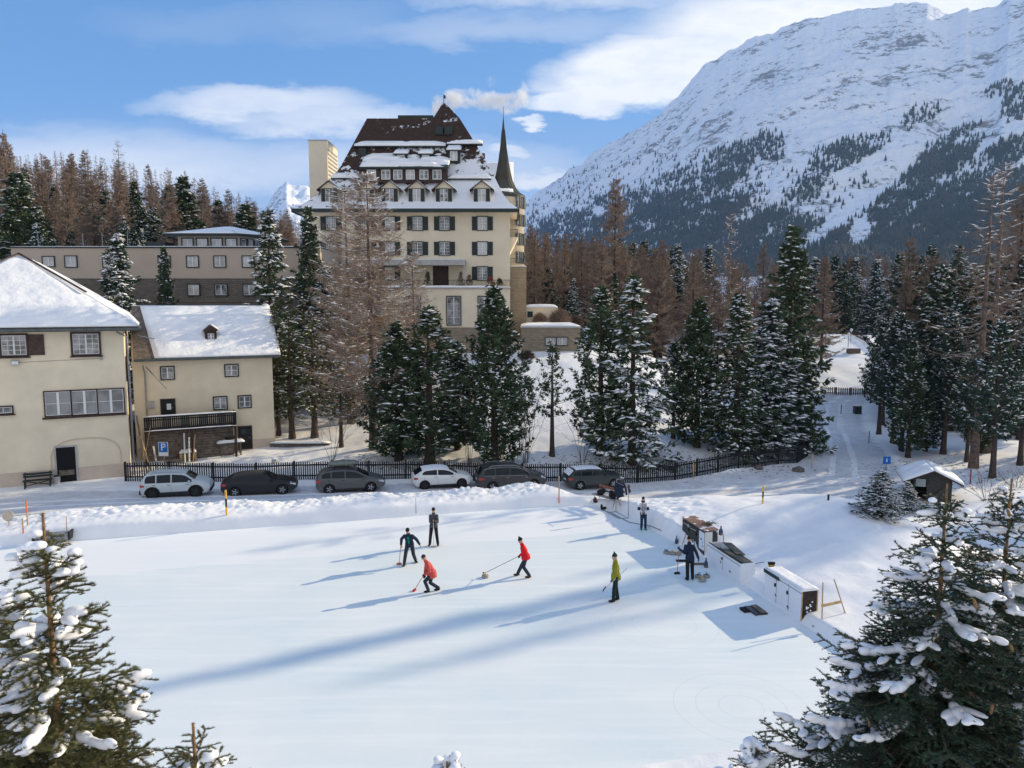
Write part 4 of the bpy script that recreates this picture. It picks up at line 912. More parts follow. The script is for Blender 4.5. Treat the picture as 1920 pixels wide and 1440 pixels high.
def window(par, u, z, w, h, y=0.0, fr=None, sash=None, glass=None, cols=2, rows=2, shut=None, sw=None, fw=.09, sill=None, name='window', mid=0.05):
    """u = centre, z = bottom; frame stands proud of the wall, pane set back inside it"""
    fr = fr or M_DGREEN; sash = sash or M_WHITE; glass = glass or M_GLASS
    o = MB().box(u - w / 2 + .01, u + w / 2 - .01, y - .02, y + .03, z + .01, z + h - .01).build(name, glass, par)
    f = MB(); d = y - .11
    f.box(u - w / 2 - fw, u - w / 2, d, y + .02, z - fw, z + h + fw); f.box(u + w / 2, u + w / 2 + fw, d, y + .02, z - fw, z + h + fw)
    f.box(u - w / 2, u + w / 2, d + .003, y + .02, z + h, z + h + fw); f.box(u - w / 2, u + w / 2, d + .003, y + .02, z - fw, z)
    f.build('frame', fr, o)
    s = MB(); b = .045; y0 = y - .06; y1 = y - .022
    s.box(u - w / 2, u - w / 2 + b, y0, y1, z, z + h); s.box(u + w / 2 - b, u + w / 2, y0, y1, z, z + h); s.box(u - w / 2 + b, u + w / 2 - b, y0, y1, z + h - b, z + h); s.box(u - w / 2 + b, u + w / 2 - b, y0, y1, z, z + b)
    if mid: s.box(u - mid, u + mid, y0 - .004, y1, z + b, z + h - b)
    for k in range(1, cols):
        if mid and abs(k / cols - .5) < .01: continue
        x = u - w / 2 + w * k / cols; s.box(x - .016, x + .016, y0 + .01, y1, z + b, z + h - b)
    for k in range(1, rows): q = z + h * k / rows; s.box(u - w / 2 + b, u + w / 2 - b, y0 + .013, y1, q - .016, q + .016)
    s.build('glazing_bars', sash, o)
    if sill: MB().box(u - w / 2 - fw - .08, u + w / 2 + fw + .08, d - .1, y + .02, z - fw - .07, z - fw - .003).build('sill', sill, o)
    if shut:
        for sg in shut[1]:
            c = u + sg * (w / 2 + fw + (sw or w * .45) / 2 + .02); q = MB(); q.box(c - (sw or w * .45) / 2, c + (sw or w * .45) / 2, y - .075, y - .03, z - .04, z + h + .04)
            for k in range(int(h / .16)): q.box(c - (sw or w * .45) / 2 + .05, c + (sw or w * .45) / 2 - .05, y - .09, y - .074, z + .06 + k * .16, z + .12 + k * .16)
            q.build('shutter', shut[0], o)
    return o
def winpx(par, fa, x0, y0, x1, y1, yl=0.0, **kw):
    u0, z0 = fa.px(x0, y1, yl); u1, z1 = fa.px(x1, y0, yl); ua, _ = fa.px(x0, y0, yl)
    fw = kw.get('fw', .09)
    return window(par, (u0 + u1) / 2, z0 + fw, (u1 - u0) - 2 * fw, (z1 - z0) - 2 * fw, y=yl, **kw)
def snowslab(par, pts, th, name='snow', seed=0, sub=14, m=None, holes=0):
    """snow lying on a roof plane given by 3/4 world-local corner points (convex), as a closed slab of uneven thickness"""
    n = len(pts); P = [Vector(p) for p in pts]
    if n == 3: P = [P[0], P[1], P[2], P[2]]
    nrm = (P[1] - P[0]).cross(P[3 if n == 4 else 2] - P[0]).normalized()
    if nrm.z < 0: nrm = -nrm
    k = sub; V = []; Fq = []
    for lay in (1, 0):
        for j in range(k + 1):
            for i in range(k + 1):
                a = P[0].lerp(P[1], i / k); b = P[3].lerp(P[2], i / k); q = a.lerp(b, j / k)
                e = min(i, k - i, j, k - j) / k; ed = min(1, e * 7 + .25) if lay else 1
                nz_ = float(fbm(q.x * .8, q.y * .8 + q.z, 3, seed))
                if lay and holes: q = q + nrm * (th * ed * min(1.2, max(-.5, (float(fbm(q.x * .45 + seed, q.z * 1.3 + q.y, 4, seed + 3)) - holes) * 7)))
                elif lay: q = q + nrm * (th * ed * (.8 + .5 * nz_)) + nrm * .01
                else: q = q + nrm * (.012 if not holes else -.1)
                V.append(q)
    w = k + 1; o = w * w
    for j in range(k):
        for i in range(k):
            a = j * w + i; Fq.append((a, a + 1, a + w + 1, a + w)); Fq.append((o + a, o + a + w, o + a + w + 1, o + a + 1))
    for i in range(k):
        for a, b in ((i, i + 1), (k * w + i, k * w + i + 1), (i * w, (i + 1) * w), (i * w + k, (i + 1) * w + k)): Fq.append((a, b, b + o, a + o))
    mb = MB(); mb.add(V, Fq); ob = mb.build(name, m or M_ROOFSNOW, par, smooth=True)
    bm = bmesh.new(); bm.from_mesh(ob.data); bmesh.ops.remove_doubles(bm, verts=bm.verts, dist=.001); bmesh.ops.recalc_face_normals(bm, faces=bm.faces); bm.to_mesh(ob.data); bm.free()
    return ob

# ---------------- big pale house at the left
TH = R(26.6); cw = at(246, 893, 49.8)
H1 = Facade((cw.x, cw.y, cw.z), TH)
h1 = thing('pale_house', 'big cream rendered house with snow covered hipped roof at the left edge', 'house', H1.O, TH)
EZ = 10.75; WD = 12.9; DP = 15.0
MB().box(-WD, 0, 0, DP, -1, EZ).build('wall', M_CREAM, h1)
MB().box(-WD, .03, -.03, 0, -1, .95).build('plinth', M_PLINTH, h1)
ov = .95; ez = EZ - .35; ax, az = -WD / 2, ez + 4.85
A = (-WD - ov, -ov, ez); B = (ov, -ov, ez); C_ = (ov, DP + ov, ez); D_ = (-WD - ov, DP + ov, ez); P1_ = (ax, 6.6, az); P2_ = (ax, DP - 6, az)
rf = MB(); rf.add([A, B, C_, D_, P1_, P2_] + [(x, y, z - .28) for x, y, z in (A, B, C_, D_)], [(0, 1, 4), (1, 2, 5, 4), (2, 3, 5), (3, 0, 4, 5), (6, 7, 1, 0), (7, 8, 2, 1), (8, 9, 3, 2), (9, 6, 0, 3), (9, 8, 7, 6)])
rfo = rf.build('roof', mat('slate_roof', (.09, .085, .08), .8, .2, 3), h1)
snowslab(rfo, [A, B, P1_], .24, seed=1, sub=26); snowslab(rfo, [B, C_, P2_, P1_], .3, seed=2, sub=20); snowslab(rfo, [D_, A, P1_, P2_], .3, seed=3, sub=14)
g_ = MB(); g_.beam((A[0], -ov - .07, ez - .16), (ov + .07, -ov - .07, ez - .16), .14, .14); g_.beam((ov + .07, -ov, ez - .16), (ov + .07, DP, ez - .16), .14, .14); g_.build('gutter', M_GUTTER, h1)
# hip cap: thin dark line where the snow has slid from the ridge tiles
mb = MB(); q0 = Vector(P1_) + Vector((0, 0, .26)); q1 = Vector(B).lerp(Vector(P1_), .42) + Vector((0, 0, .3)); mb.beam(q0, q1, .12, .1); mb.beam(q0, Vector(A).lerp(Vector(P1_), .5) + Vector((0, 0, .3)), .1, .1); mb.build('ridge_cap', M_DBROWN, h1)
winpx(h1, H1, 134, 622, 188, 668, cols=4, rows=4, fr=M_DBROWN, fw=.12, sill=M_DBROWN, glass=M_GLASS)
winpx(h1, H1, 0, 625, 52, 670, cols=4, rows=4, fr=M_DBROWN, fw=.12, sill=M_DBROWN, shut=(M_SHUT, (1,)), sw=.85, glass=M_GLASS)
for a, b in ((84, 134), (134, 183), (183, 233)):
    t0 = 731 - (a - 84) * .045
    winpx(h1, H1, a, t0, b, t0 + 51, cols=2, rows=2, fr=M_DBROWN, fw=.075, glass=M_GLASSB, mid=.07)
u0, z0 = H1.px(80, 785); u1, _ = H1.px(237, 779); MB().box(u0, u1, -.2, 0, z0 - .05, z0 + .06).build('window_sill', M_DBROWN, h1)
winpx(h1, H1, -30, 760, 25, 779, cols=3, rows=1, fr=M_DBROWN, fw=.08, sill=M_DBROWN)
# arched recess outline and the open doorway
ua, zb = H1.px(98, 893); ub, _ = H1.px(229, 889); uc = (ua + ub) / 2; ra = (ub - ua) / 2; _, zt = H1.px(165, 821); n = 22; mb = MB()
arc = [(ua, 0)] + [(uc - ra * math.copysign(abs(math.cos(math.pi * i / n)) ** .75, math.cos(math.pi * i / n)), zt - 1.35 + 1.35 * math.sin(math.pi * i / n) ** .8) for i in range(n + 1)] + [(ub, 0)]
arc = [(x, -.012, z) for x, z in arc]
for i in range(len(arc) - 1): mb.beam(arc[i], arc[i + 1], .05, .1, up=(0, 1, 0))
mb.build('arch_moulding', M_PLINTH, h1)
d0, dz = H1.px(108, 892); d1, _ = H1.px(144, 892); _, dh = H1.px(126, 838)
dr = MB().box(d0, d1, -.05, .02, -.05, dh).build('doorway', mat('dark_interior', (.008, .008, .008), .9, .1), h1)
mb = MB(); mb.box(d0 - .1, d0, -.09, .02, -.05, dh + .1); mb.box(d1, d1 + .1, -.09, .02, -.05, dh + .1); mb.box(d0, d1, -.087, .02, dh, dh + .1); mb.build('door_frame', M_CONC, dr)
MB().box(d0 + .1, d1 - .1, -.075, -.052, .5, .85).build('step_shelf', M_WOOD, dr)
# floodlight, cable, drainpipe
u, z = H1.px(29, 680); fl = MB().box(u - .22, u + .22, -.28, -.12, z - .14, z + .14).build('floodlight', M_GREYM, h1); MB().box(u - .18, u + .18, -.295, -.282, z - .1, z + .1).build('lens', M_WHITE, fl)
u2, z2 = H1.px(190, 672); MB().tube([(u, -.02, z), (u2, -.02, z2)], .012, 5).build('cable', M_GREYM, h1); MB().lathe([(.11, 0), (.11, .1)], 10, mat=Matrix.Translation((u2, 0, z2)) @ Matrix.Rotation(R(90), 4, 'X')).build('junction_box', M_GREYM, h1)
u, z = H1.px(219, 615); u2, z2 = H1.px(238, 632); MB().tube([(u, -.8, z + .1), (u, -.5, z - .25), (u2, -.12, z2), (u2, -.12, .1)], .065, 8).build('drainpipe', M_GREYM, h1, smooth=True)
# side (right) wall windows: frames on the x = 0 face
for ys, zs, hh in ((2.1, 6.6, 1.5), (2.6, 2.6, 1.3)):
    so = MB().box(-.02, .03, ys - .5, ys + .5, zs, zs + hh).build('side_window', M_GLASSD, h1)
    mb = MB(); mb.box(.0, .08, ys - .62, ys - .5, zs - .1, zs + hh + .1); mb.box(0, .08, ys + .5, ys + .62, zs - .1, zs + hh + .1); mb.box(.0, .078, ys - .5, ys + .5, zs + hh, zs + hh + .1); mb.box(0, .078, ys - .5, ys + .5, zs - .1, zs); mb.build('frame', M_DBROWN, so)
MB().tube([(.9, .5, EZ - 1.0), (1.9, .1, EZ - 1.25)], .04, 6).build('flag_arm', M_GREYM, h1)
# wing behind, at the picture edge
hb = thing('rear_wing', 'snow covered roof wing just showing behind the big cream house at the left edge', 'house', (0, 0, 0))
wv = at(-10, 500, 62); mb = MB().box(wv.x - 8, wv.x + 1.8, 58, 68, -.5, 13.2); mb.build('wall', M_CREAM, hb)
ro = MB().prism([(wv.x - 9, 13.0), (wv.x + 2.8, 13.0), (wv.x - 2.5, 14.9)], 57.5, 68.5).build('roof', MATS['slate_roof'], hb)
snowslab(ro, [(wv.x + 2.8, 57.4, 13.0), (wv.x + 2.8, 68.5, 13.0), (wv.x - 2.5, 68.5, 14.9), (wv.x - 2.5, 57.4, 14.9)], .25, seed=5); snowslab(ro, [(wv.x - 9, 57.4, 13.0), (wv.x - 9, 68.5, 13.0), (wv.x - 2.5, 68.5, 14.9), (wv.x - 2.5, 57.4, 14.9)], .25, seed=6)

# ---------------- small house
cw = at(516, 838, 58); H2 = Facade((cw.x, cw.y, cw.z), TH); W2 = 9.9; E2 = 7.55
h2 = thing('small_house', 'lower cream house with a snow covered gable roof attached right of the big house', 'house', H2.O, TH)
MB().box(-W2, 0, 0, 9, -1.2, E2).add([(0, 0, E2 + .003), (0, 9, E2 + .003), (0, 4.5, E2 + 3.4), (-W2, 0, E2 + .003), (-W2, 9, E2 + .003), (-W2, 4.5, E2 + 3.4)], [(0, 1, 2), (3, 5, 4), (0, 2, 5, 3), (1, 4, 5, 2)]).build('wall', M_CREAM, h2)
MB().box(-W2, .025, -.03, 0, -1, .75).build('plinth', M_PLINTH, h2)
e = E2 - .1; rz = e + 3.85; xa, xb = -W2 + .1, .55
rf = MB(); rf.add([(xa, -.6, e), (xb, -.6, e), (xb, 4.5, rz), (xa, 4.5, rz), (xa, 9.6, e), (xb, 9.6, e)] + [(xa, -.6, e - .2), (xb, -.6, e - .2), (xb, 4.5, rz - .25), (xa, 4.5, rz - .25), (xa, 9.6, e - .2), (xb, 9.6, e - .2)],
                  [(0, 1, 2, 3), (3, 2, 5, 4), (6, 9, 8, 7), (9, 10, 11, 8), (0, 6, 7, 1), (1, 7, 8, 2), (2, 8, 11, 5), (5, 11, 10, 4), (3, 9, 6, 0), (4, 10, 9, 3)])
rf = rf.build('roof', mat('wooden_shingle_roof', (.17, .14, .12), .9, .3, 5, bump=.02), h2)
snowslab(rf, [(xa + 1.4, -.62, e), (xb + .03, -.62, e), (xb + .03, 4.5, rz), (xa + .6, 4.5, rz)], .2, seed=7, sub=26); snowslab(rf, [(xa, 4.5, rz), (xb + .03, 4.5, rz), (xb, 9.6, e), (xa, 9.6, e)], .2, seed=8)
MB().beam((xa, -.68, e - .08), (xb, -.68, e - .08), .13, .13).build('gutter', M_GUTTER, h2)
MB().beam((xa + .5, 4.42, rz + .26), (xb, 4.42, rz + .26), .1, .08).build('ridge_board', M_DBROWN, h2)
# dormer on the roof
u, z = H2.px(395, 640, 1.2); yd = .75; zb = e + (yd + .6) * (rz - e) / 5.1
dm = MB(); dm.box(u - .42, u + .42, yd, yd + 1.6, zb - .1, zb + .95); dm.add([(u - .55, yd - .1, zb + .93), (u + .55, yd - .1, zb + .93), (u, yd - .1, zb + 1.35), (u - .55, yd + 1.9, zb + .93), (u + .55, yd + 1.9, zb + .93), (u, yd + 1.9, zb + 1.35)], [(0, 1, 2), (0, 2, 5, 3), (1, 4, 5, 2), (3, 5, 4), (0, 3, 4, 1)])
dmo = dm.build('dormer', M_DBROWN, h2); window(dmo, u, zb + .22, .46, .5, y=yd, cols=2, rows=2, fr=M_DBROWN, fw=.05, name='dormer_window'); 
snowslab(dmo, [(u + .6, yd - .1, zb + .95), (u + .6, yd + 1.7, zb + .95), (u, yd + 1.7, zb + 1.38), (u, yd - .1, zb + 1.38)], .1, sub=6)
for x0, y0, x1, y1 in ((301, 686, 327, 713), (421, 682, 447, 707), (400, 742, 426, 769), (446, 740, 471, 766)):
    winpx(h2, H2, x0, y0, x1, y1, cols=2, rows=2, fr=M_BLACKW, fw=.08, glass=M_GLASS)
def door(par, fa, x0, y0, x1, y1, m, nm='door'):
    u0, z0 = fa.px(x0, y1); u1, _ = fa.px(x1, y1); _, z1 = fa.px(x0, y0)
    d = MB().box(u0, u1, -.05, .02, z0, z1).build(nm, m, par); mb = MB(); mb.box(u0 - .08, u0, -.09, .02, z0, z1 + .08); mb.box(u1, u1 + .08, -.09, .02, z0, z1 + .08); mb.box(u0, u1, -.087, .02, z1, z1 + .08); mb.build('door_frame', M_DBROWN, d)
    MB().box(u1 - .16, u1 - .1, -.1, -.05, (z0 + z1) / 2, (z0 + z1) / 2 + .05).build('handle', M_GREYM, d); return d, u0, u1, z0, z1
d, u0, u1, z0, z1 = door(h2, H2, 304, 750, 328, 782, M_BLACKW); MB().box(u0 + .35, u0 + .65, -.057, -.052, z1 - .75, z1 - .3).build('notice', M_WHITE, d)
d, u0, u1, z0, z1 = door(h2, H2, 449, 801, 472, 843, M_BLACKW); MB().box(u0 + .15, u1 - .15, -.06, -.052, z1 - .55, z1 - .2).build('door_pane', M_GLASSD, d)
u, z = H2.px(282, 758); MB().box(u - .25, u + .25, -.15, 0, z - .3, z + .25).build('meter_box', M_CONC, h2)
u, z = H2.px(268, 690); u2, z2 = H2.px(266, 715); MB().tube([(u, -.6, z + .2), (u + .1, -.1, z - .4), (u + .1, -.1, 2.0)], .05, 7).build('drainpipe', M_GREYM, h2); MB().tube([(u + .2, -.5, z + .1), (u + 1.5, -1.2, z - 1.5)], .05, 6).build('pole_stay', M_GREYM, h2)
# balcony
ub0, zb0 = H2.px(270, 806, -1.6); ub1, zt0 = H2.px(443, 773, -1.6); _, zbb = H2.px(443, 797, -1.6)
bl = MB().box(ub0, ub1, -1.6, 0, zbb - .15, zbb).build('balcony', M_DBROWN, h2)
mb = MB(); n = int((ub1 - ub0) / .14)
for i in range(n):
    x = ub0 + .14 * i; g = .012 if i % 9 < 4 else .045; mb.box(x + g, x + .14 - .008, -1.62, -1.59, zbb + .03, zt0 - .05)
mb.box(ub0, ub1, -1.66, -1.55, zt0 - .06, zt0 + .03); mb.box(ub0, ub1, -1.588, -1.56, zbb + .04, zbb + .12); mb.box(ub0, ub1, -1.588, -1.56, zt0 - .25, zt0 - .17); mb.box(ub1 - .06, ub1, -1.54, -.02, zbb, zt0); mb.build('railing', M_BLACKW, bl)
snowslab(bl, [(ub0, -1.68, zt0 + .03), (ub1, -1.68, zt0 + .03), (ub1, -1.5, zt0 + .03), (ub0, -1.5, zt0 + .03)], .08, sub=12); snowslab(bl, [(ub0, -1.72, zbb - .02), (ub1, -1.72, zbb - .02), (ub1, -1.63, zbb - .02), (ub0, -1.63, zbb - .02)], .06, sub=10)
mb = MB()
for x in (ub0 + .1, (ub0 + ub1) / 2, ub1 - .1): mb.box(x - .08, x + .08, -1.5, -1.34, -.6, zbb - .16)
mb.build('balcony_post', M_DBROWN, bl)
mb = MB(); zc = zbb - .2
while zc > -.4: mb.box(ub0, ub1 - .2, -.9 - random.uniform(0, .05), -.7, zc - .2, zc - .02); zc -= .2
mb.build('timber_stack_wall', M_WOOD, h2)

# ---------------- flat-roofed block
FB = Facade((0, 78, 0), 0); fb = thing('flat_block', 'long flat-roofed taupe and dark stone building behind the pale houses', 'building', (0, 0, 0))
x0, zt = FB.px(20, 465); x1, _ = FB.px(600, 465); _, zm = FB.px(300, 522); zb = 4.0
MB().box(x0, x1, 78, 90, zm, zt).build('upper_wall', M_TAUPE, fb); MB().box(x0 + .05, x1, 78.04, 89.9, zb - 2, zm - .003).build('stone_wall', M_STONED, fb)
MB().box(x0 - .1, x1, 77.88, 90.1, zt + .003, zt + .12).build('parapet_cap', M_DGREEN, fb); snowslab(fb, [(x0, 77.95, zt + .12), (x1, 77.95, zt + .12), (x1, 90, zt + .12), (x0, 90, zt + .12)], .16, sub=30)
FBW = Facade((0, 78, 0), 0)
for a, c, b, d in ((80, 480, 103, 501), (122, 479, 145, 502), (193, 479, 217, 502), (350, 479, 373, 502), (401, 479, 424, 502), (454, 479, 477, 502), (297, 479, 320, 502), (352, 532, 375, 555), (403, 532, 427, 555), (456, 532, 479, 555), (505, 479, 528, 502), (505, 532, 528, 555)):
    u0, z0 = FB.px(a, d); u1, z1 = FB.px(b, c); o = window(fb, (u0 + u1) / 2, z0 + .1, u1 - u0 - .2, z1 - z0 - .2, y=78, cols=2, rows=1, fr=M_DGREEN, fw=.1, glass=M_CURT if random.random() < .6 else M_GLASS)
PH = Facade((0, 81, 0), 0); xa, zw = PH.px(333, 440); xb, _ = PH.px(447, 440); xc, _ = PH.px(486, 440); _, zap = PH.px(410, 418)
ph = MB(); ph.add([(xa, 81, zt + .1), (xb, 81, zt + .1), (xc - .4, 83.5, zt + .1), (xc - .4, 88, zt + .1), (xa, 88, zt + .1)] + [(xa, 81, zw), (xb, 81, zw), (xc - .4, 83.5, zw), (xc - .4, 88, zw), (xa, 88, zw)], [(0, 1, 6, 5), (1, 2, 7, 6), (2, 3, 8, 7), (3, 4, 9, 8), (4, 0, 5, 9), (5, 6, 7, 8, 9)])
pho = ph.build('roof_pavilion', M_TAUPE, fb)
for k in range(4):
    u0 = xa + .3 + k * (xb - xa - .3) / 4; window(pho, u0 + .78, zt + .3, 1.1, zw - zt - .75, y=81, cols=2, rows=1, fr=M_DGREEN, fw=.12, glass=M_CURT)
for k in range(3):
    o = window(pho, .55 + k * .85, zt + .3, .55, zw - zt - .75, y=0, cols=1, rows=1, fr=M_DGREEN, fw=.1, glass=M_GLASS, mid=0); o.location = (xb, 81, 0); o.rotation_euler = (0, 0, math.atan2(2.5, xc - .4 - xb))
av = ((xa + xb) / 2 + .8, 85, zap); E = [(xa - 1.2, 80, zw + .05), (xb + .3, 80, zw + .05), (xc + .8, 83, zw + .05), (xc + .8, 89, zw + .05), (xa - 1.2, 89, zw + .05)]
mb = MB(); mb.add(E + [av] + [(x, y, z - .22) for x, y, z in E], [(0, 1, 5), (1, 2, 5), (2, 3, 5), (3, 4, 5), (4, 0, 5), (0, 6, 7, 1), (1, 7, 8, 2), (2, 8, 9, 3), (3, 9, 10, 4), (4, 10, 6, 0), (10, 9, 8, 7, 6)]); po = mb.build('pavilion_roof', M_DGREEN, pho)
for a, b in ((0, 1), (1, 2), (2, 3), (4, 0)): snowslab(po, [E[a], E[b], av], .09, sub=12)
for px_ in (60, 145, 182, 230): u, z = FB.px(px_, 450); MB().tube([(u, 79, zt), (u, 79, zt + 1.6)], .04, 5).build('roof_post', M_GREYM, fb)
u, z = FB.px(275, 458); MB().box(u - 1, u + 1, 80, 82, zt, zt + .8).build('roof_skylight', M_DGREEN, fb)

# ---------------- tall plain tower behind
TW = Facade((0, 102, 0), 0); a, zt2 = TW.px(578, 264); b, _ = TW.px(613, 264)
tw = thing('plain_tower', 'plain beige square tower rising left behind the hotel roof', 'tower', ((a + b) / 2, 105, 5)); w = (b - a) / 2
MB().box(-w, w, -3, 3, -2, zt2 - 5).build('shaft', M_CREAM2, tw)
mb = MB()
for k in range(26): mb.box(w, w + .06, -2.6, 2.6, zt2 - 5 - 1.2 - k * .55, zt2 - 5 - .95 - k * .55)
mb.build('louvre', M_GREYM, tw); MB().box(-w - .06, w + .06, -3.06, 3.06, zt2 - 5 + .002, zt2 - 4.85).build('coping', M_CONC, tw)
# ---------------- the hotel
HY = 88.0; HF = Facade((0, HY, 0), 0)
ht = thing('grand_hotel', 'large cream hotel with a steep brown shingle roof, dormers and green shutters', 'hotel', (0, HY, 5.4))
HO = Vector((0, HY, 5.4)); HL = Facade((0, HY, 5.4), 0)
xL, _ = HL.px(584, 420); xR, zE = HL.px(956, 395); DB = 20.0
MB().box(xL, xR, 0, DB, -1, zE).build('wall', M_CREAM2, ht)
# soffit and roof: lofted rectangles following the real flare of the hips
def rp(px, py, yl): return HL.px(px, py, yl)
lev = [(548, 972, 391, -1.6), (572, 956, 380, -.55), (598, 942, 362, .7), (622, 929, 335, 1.9), (640, 917, 310, 3.0), (688, 862, 222, 6.4)]
rings = []
for l, r, yv, yl in lev:
    a, z = rp(l, yv, yl); b, _ = rp(r, yv, yl); rings.append((a, b, yl, DB + (-yl if yl < 0 else -yl) + (0), z))
mb = MB(); V = []; Fq = []
for a, b, y0, y1, z in rings: V += [(a, y0, z), (b, y0, z), (b, y1, z), (a, y1, z)]
for i in range(len(rings) - 1):
    for k in range(4): Fq.append((i * 4 + k, i * 4 + (k + 1) % 4, i * 4 + 4 + (k + 1) % 4, i * 4 + 4 + k))
Fq.append(tuple(4 * (len(rings) - 1) + k for k in range(4))); Fq.append((3, 2, 1, 0))
zr0, zr1 = rings[0][4], rings[-1][4]
M_HROOF = roofmat('hotel_shingles', zr0 - 1, zr0 + 9.0, .66)
mb.add(V, Fq); hr = mb.build('roof', M_HROOF, ht)
# pyramid peak on the right end of the ridge
a, zt = rp(812, 222, 6.4); b, _ = rp(862, 222, 6.4); c, zp = rp(832, 190, 8.4)
mb = MB(); mb.add([(a, 6.38, zt), (b, 6.38, zt), (b, 10.5, zt), (a, 10.5, zt), (c, 8.4, zp)], [(0, 1, 4), (1, 2, 4), (2, 3, 4), (3, 0, 4)]); pk_ = mb.build('roof_peak', M_HROOF, ht)
MB().tube([(c, 8.4, zp), (c, 8.4, zp + .9)], .04, 5).add([(c - .02, 8.4, zp + .4), (c + .25, 8.4, zp + .3), (c + .25, 8.4, zp + .7), (c - .02, 8.4, zp + .8)], [(0, 1, 2, 3)]).build('weather_vane', M_BLACKW, pk_)
a, z = rp(746, 222, 6.8); b, z1 = rp(812, 216, 6.8); MB().box(a, b, 6.8, 9.5, z - .3, z1).build('ridge_box', M_DGREEN, ht)
# fascia / gutter
a, b, y0, y1, z = rings[0]; mb = MB(); mb.box(a - .1, b + .1, y0 - .12, y0 + .1, z - .42, z - .003); mb.box(b - .1, b + .12, y0 + .1, y1, z - .42, z - .003); mb.box(a - .12, a + .1, y0 + .1, y1, z - .42, z - .003); mb.build('gutter', M_DGREEN, ht)
MB().box(a + .1, b - .1, y0 + .1, y1, z - .30, z - .24).build('soffit', M_CREAM2, ht)
def roofy(z):      # front roof plane: local y at height z
    for i in range(len(rings) - 1):
        z0, z1 = rings[i][4], rings[i + 1][4]
        if z0 <= z <= z1: return rings[i][2] + (rings[i + 1][2] - rings[i][2]) * (z - z0) / (z1 - z0)
    return rings[-1][2] if z > rings[-1][4] else rings[0][2]
# snow-guard ledges across the roof
def ledge(pxa, pxb, py, th=.35, dp=.5):
    _, z = rp(pxa, py, 3.5); y = roofy(z); a, z = rp(pxa, py, y); b, _ = rp(pxb, py, y)
    o = MB().box(a, b, y - dp, y + .3, z - .12, z).build('snow_guard', M_DGREEN, ht); snowslab(o, [(a, y - dp + .04, z), (b, y - dp + .04, z), (b, y + .5, z + .5), (a, y + .5, z + .5)], th, sub=34, seed=int(pxa), holes=.36)
ledge(664, 836, 275, .28); ledge(622, 676, 335, .3); ledge(840, 921, 336, .3); ledge(838, 905, 271, .2)
# first row: gabled dormers with shuttered windows
for i, cx in enumerate((618, 686, 731, 781.5, 832.5, 903.5)):
    _, zs = rp(cx, 381, 0); y = -.35; u, z0 = rp(cx, 381, y); _, z1 = rp(cx, 352, y); _, z2 = rp(cx, 338, y); hw = 1.28
    ybk = 4.4
    d = MB(); d.box(u - hw * .78, u + hw * .78, y, ybk, z0 - .2, z1 + .1); d.add([(u - hw * .78, y, z1 + .1), (u + hw * .78, y, z1 + .1), (u, y, z2 - .12), (u - hw * .78, ybk, z1 + .1), (u + hw * .78, ybk, z1 + .1), (u, ybk, z2 - .12)], [(0, 1, 2), (3, 5, 4), (0, 2, 5, 3), (1, 4, 5, 2)])
    do = d.build('dormer', M_CREAM2, ht)
    r_ = MB(); t_ = .1
    for sg in (-1, 1): r_.add([(u + sg * (hw * 1.12), y - .3, z1 - .25), (u, y - .3, z2), (u, ybk, z2), (u + sg * hw * 1.12, ybk, z1 - .25), (u + sg * (hw * 1.12), y - .3, z1 - .25 - t_), (u, y - .3, z2 - t_), (u, ybk, z2 - t_), (u + sg * hw * 1.12, ybk, z1 - .25 - t_)], [(0, 1, 2, 3), (4, 7, 6, 5), (0, 4, 5, 1), (1, 5, 6, 2), (2, 6, 7, 3), (3, 7, 4, 0)])
    ro = r_.build('dormer_roof', M_DBROWN, do)
    for sg in (-1, 1): snowslab(ro, [(u + sg * hw * 1.1, y - .1, z1 - .24), (u + sg * hw * 1.1, 3.0, z1 - .24), (u, 3.0, z2 + .01), (u, y - .1, z2 + .01)], .08, sub=8, seed=i)
    window(do, u, z0 + .12, .95, z1 - z0 - .25, y=y, cols=2, rows=3, fr=M_DGREEN, fw=.07, glass=M_CURT if i % 2 else M_GLASS, shut=(M_DGREEN, (-1, 1)), sw=.38, name='dormer_window')
# second row: long shed dormer with six windows
y = 1.0; a, z0 = rp(680, 337.5, y); b, z1 = rp(838, 314, y); _, zs1 = rp(700, 295, 3.0)
sh = MB().box(a, b, y, 6, z0 - .3, z1).build('shed_dormer', M_DBROWN, ht)
mb = MB(); mb.add([(a - .3, y - .5, z1 - .02), (b + .3, y - .5, z1 - .02), (b + .3, 4.6, zs1 + .6), (a - .3, 4.6, zs1 + .6), (a - .3, y - .5, z1 - .22), (b + .3, y - .5, z1 - .22), (b + .3, 4.6, zs1 + .3), (a - .3, 4.6, zs1 + .3)], [(0, 1, 2, 3), (4, 7, 6, 5), (0, 4, 5, 1), (1, 5, 6, 2), (2, 6, 7, 3), (3, 7, 4, 0)])
so = mb.build('shed_roof', M_DGREEN, sh); snowslab(so, [(a - .25, y - .45, z1), (b + .25, y - .45, z1), (b + .25, 4.4, zs1 + .55), (a - .25, 4.4, zs1 + .55)], .34, sub=44, seed=44, holes=.40)
for i, px_ in enumerate((697, 723.5, 746, 769.5, 795, 819.5)):
    u, _ = rp(px_, 325, y); window(sh, u, z0 + .1, .95, z1 - z0 - .42, y=y, cols=2, rows=2, fr=M_WHITE, fw=.05, glass=M_GLASS if i % 3 else M_CURT)
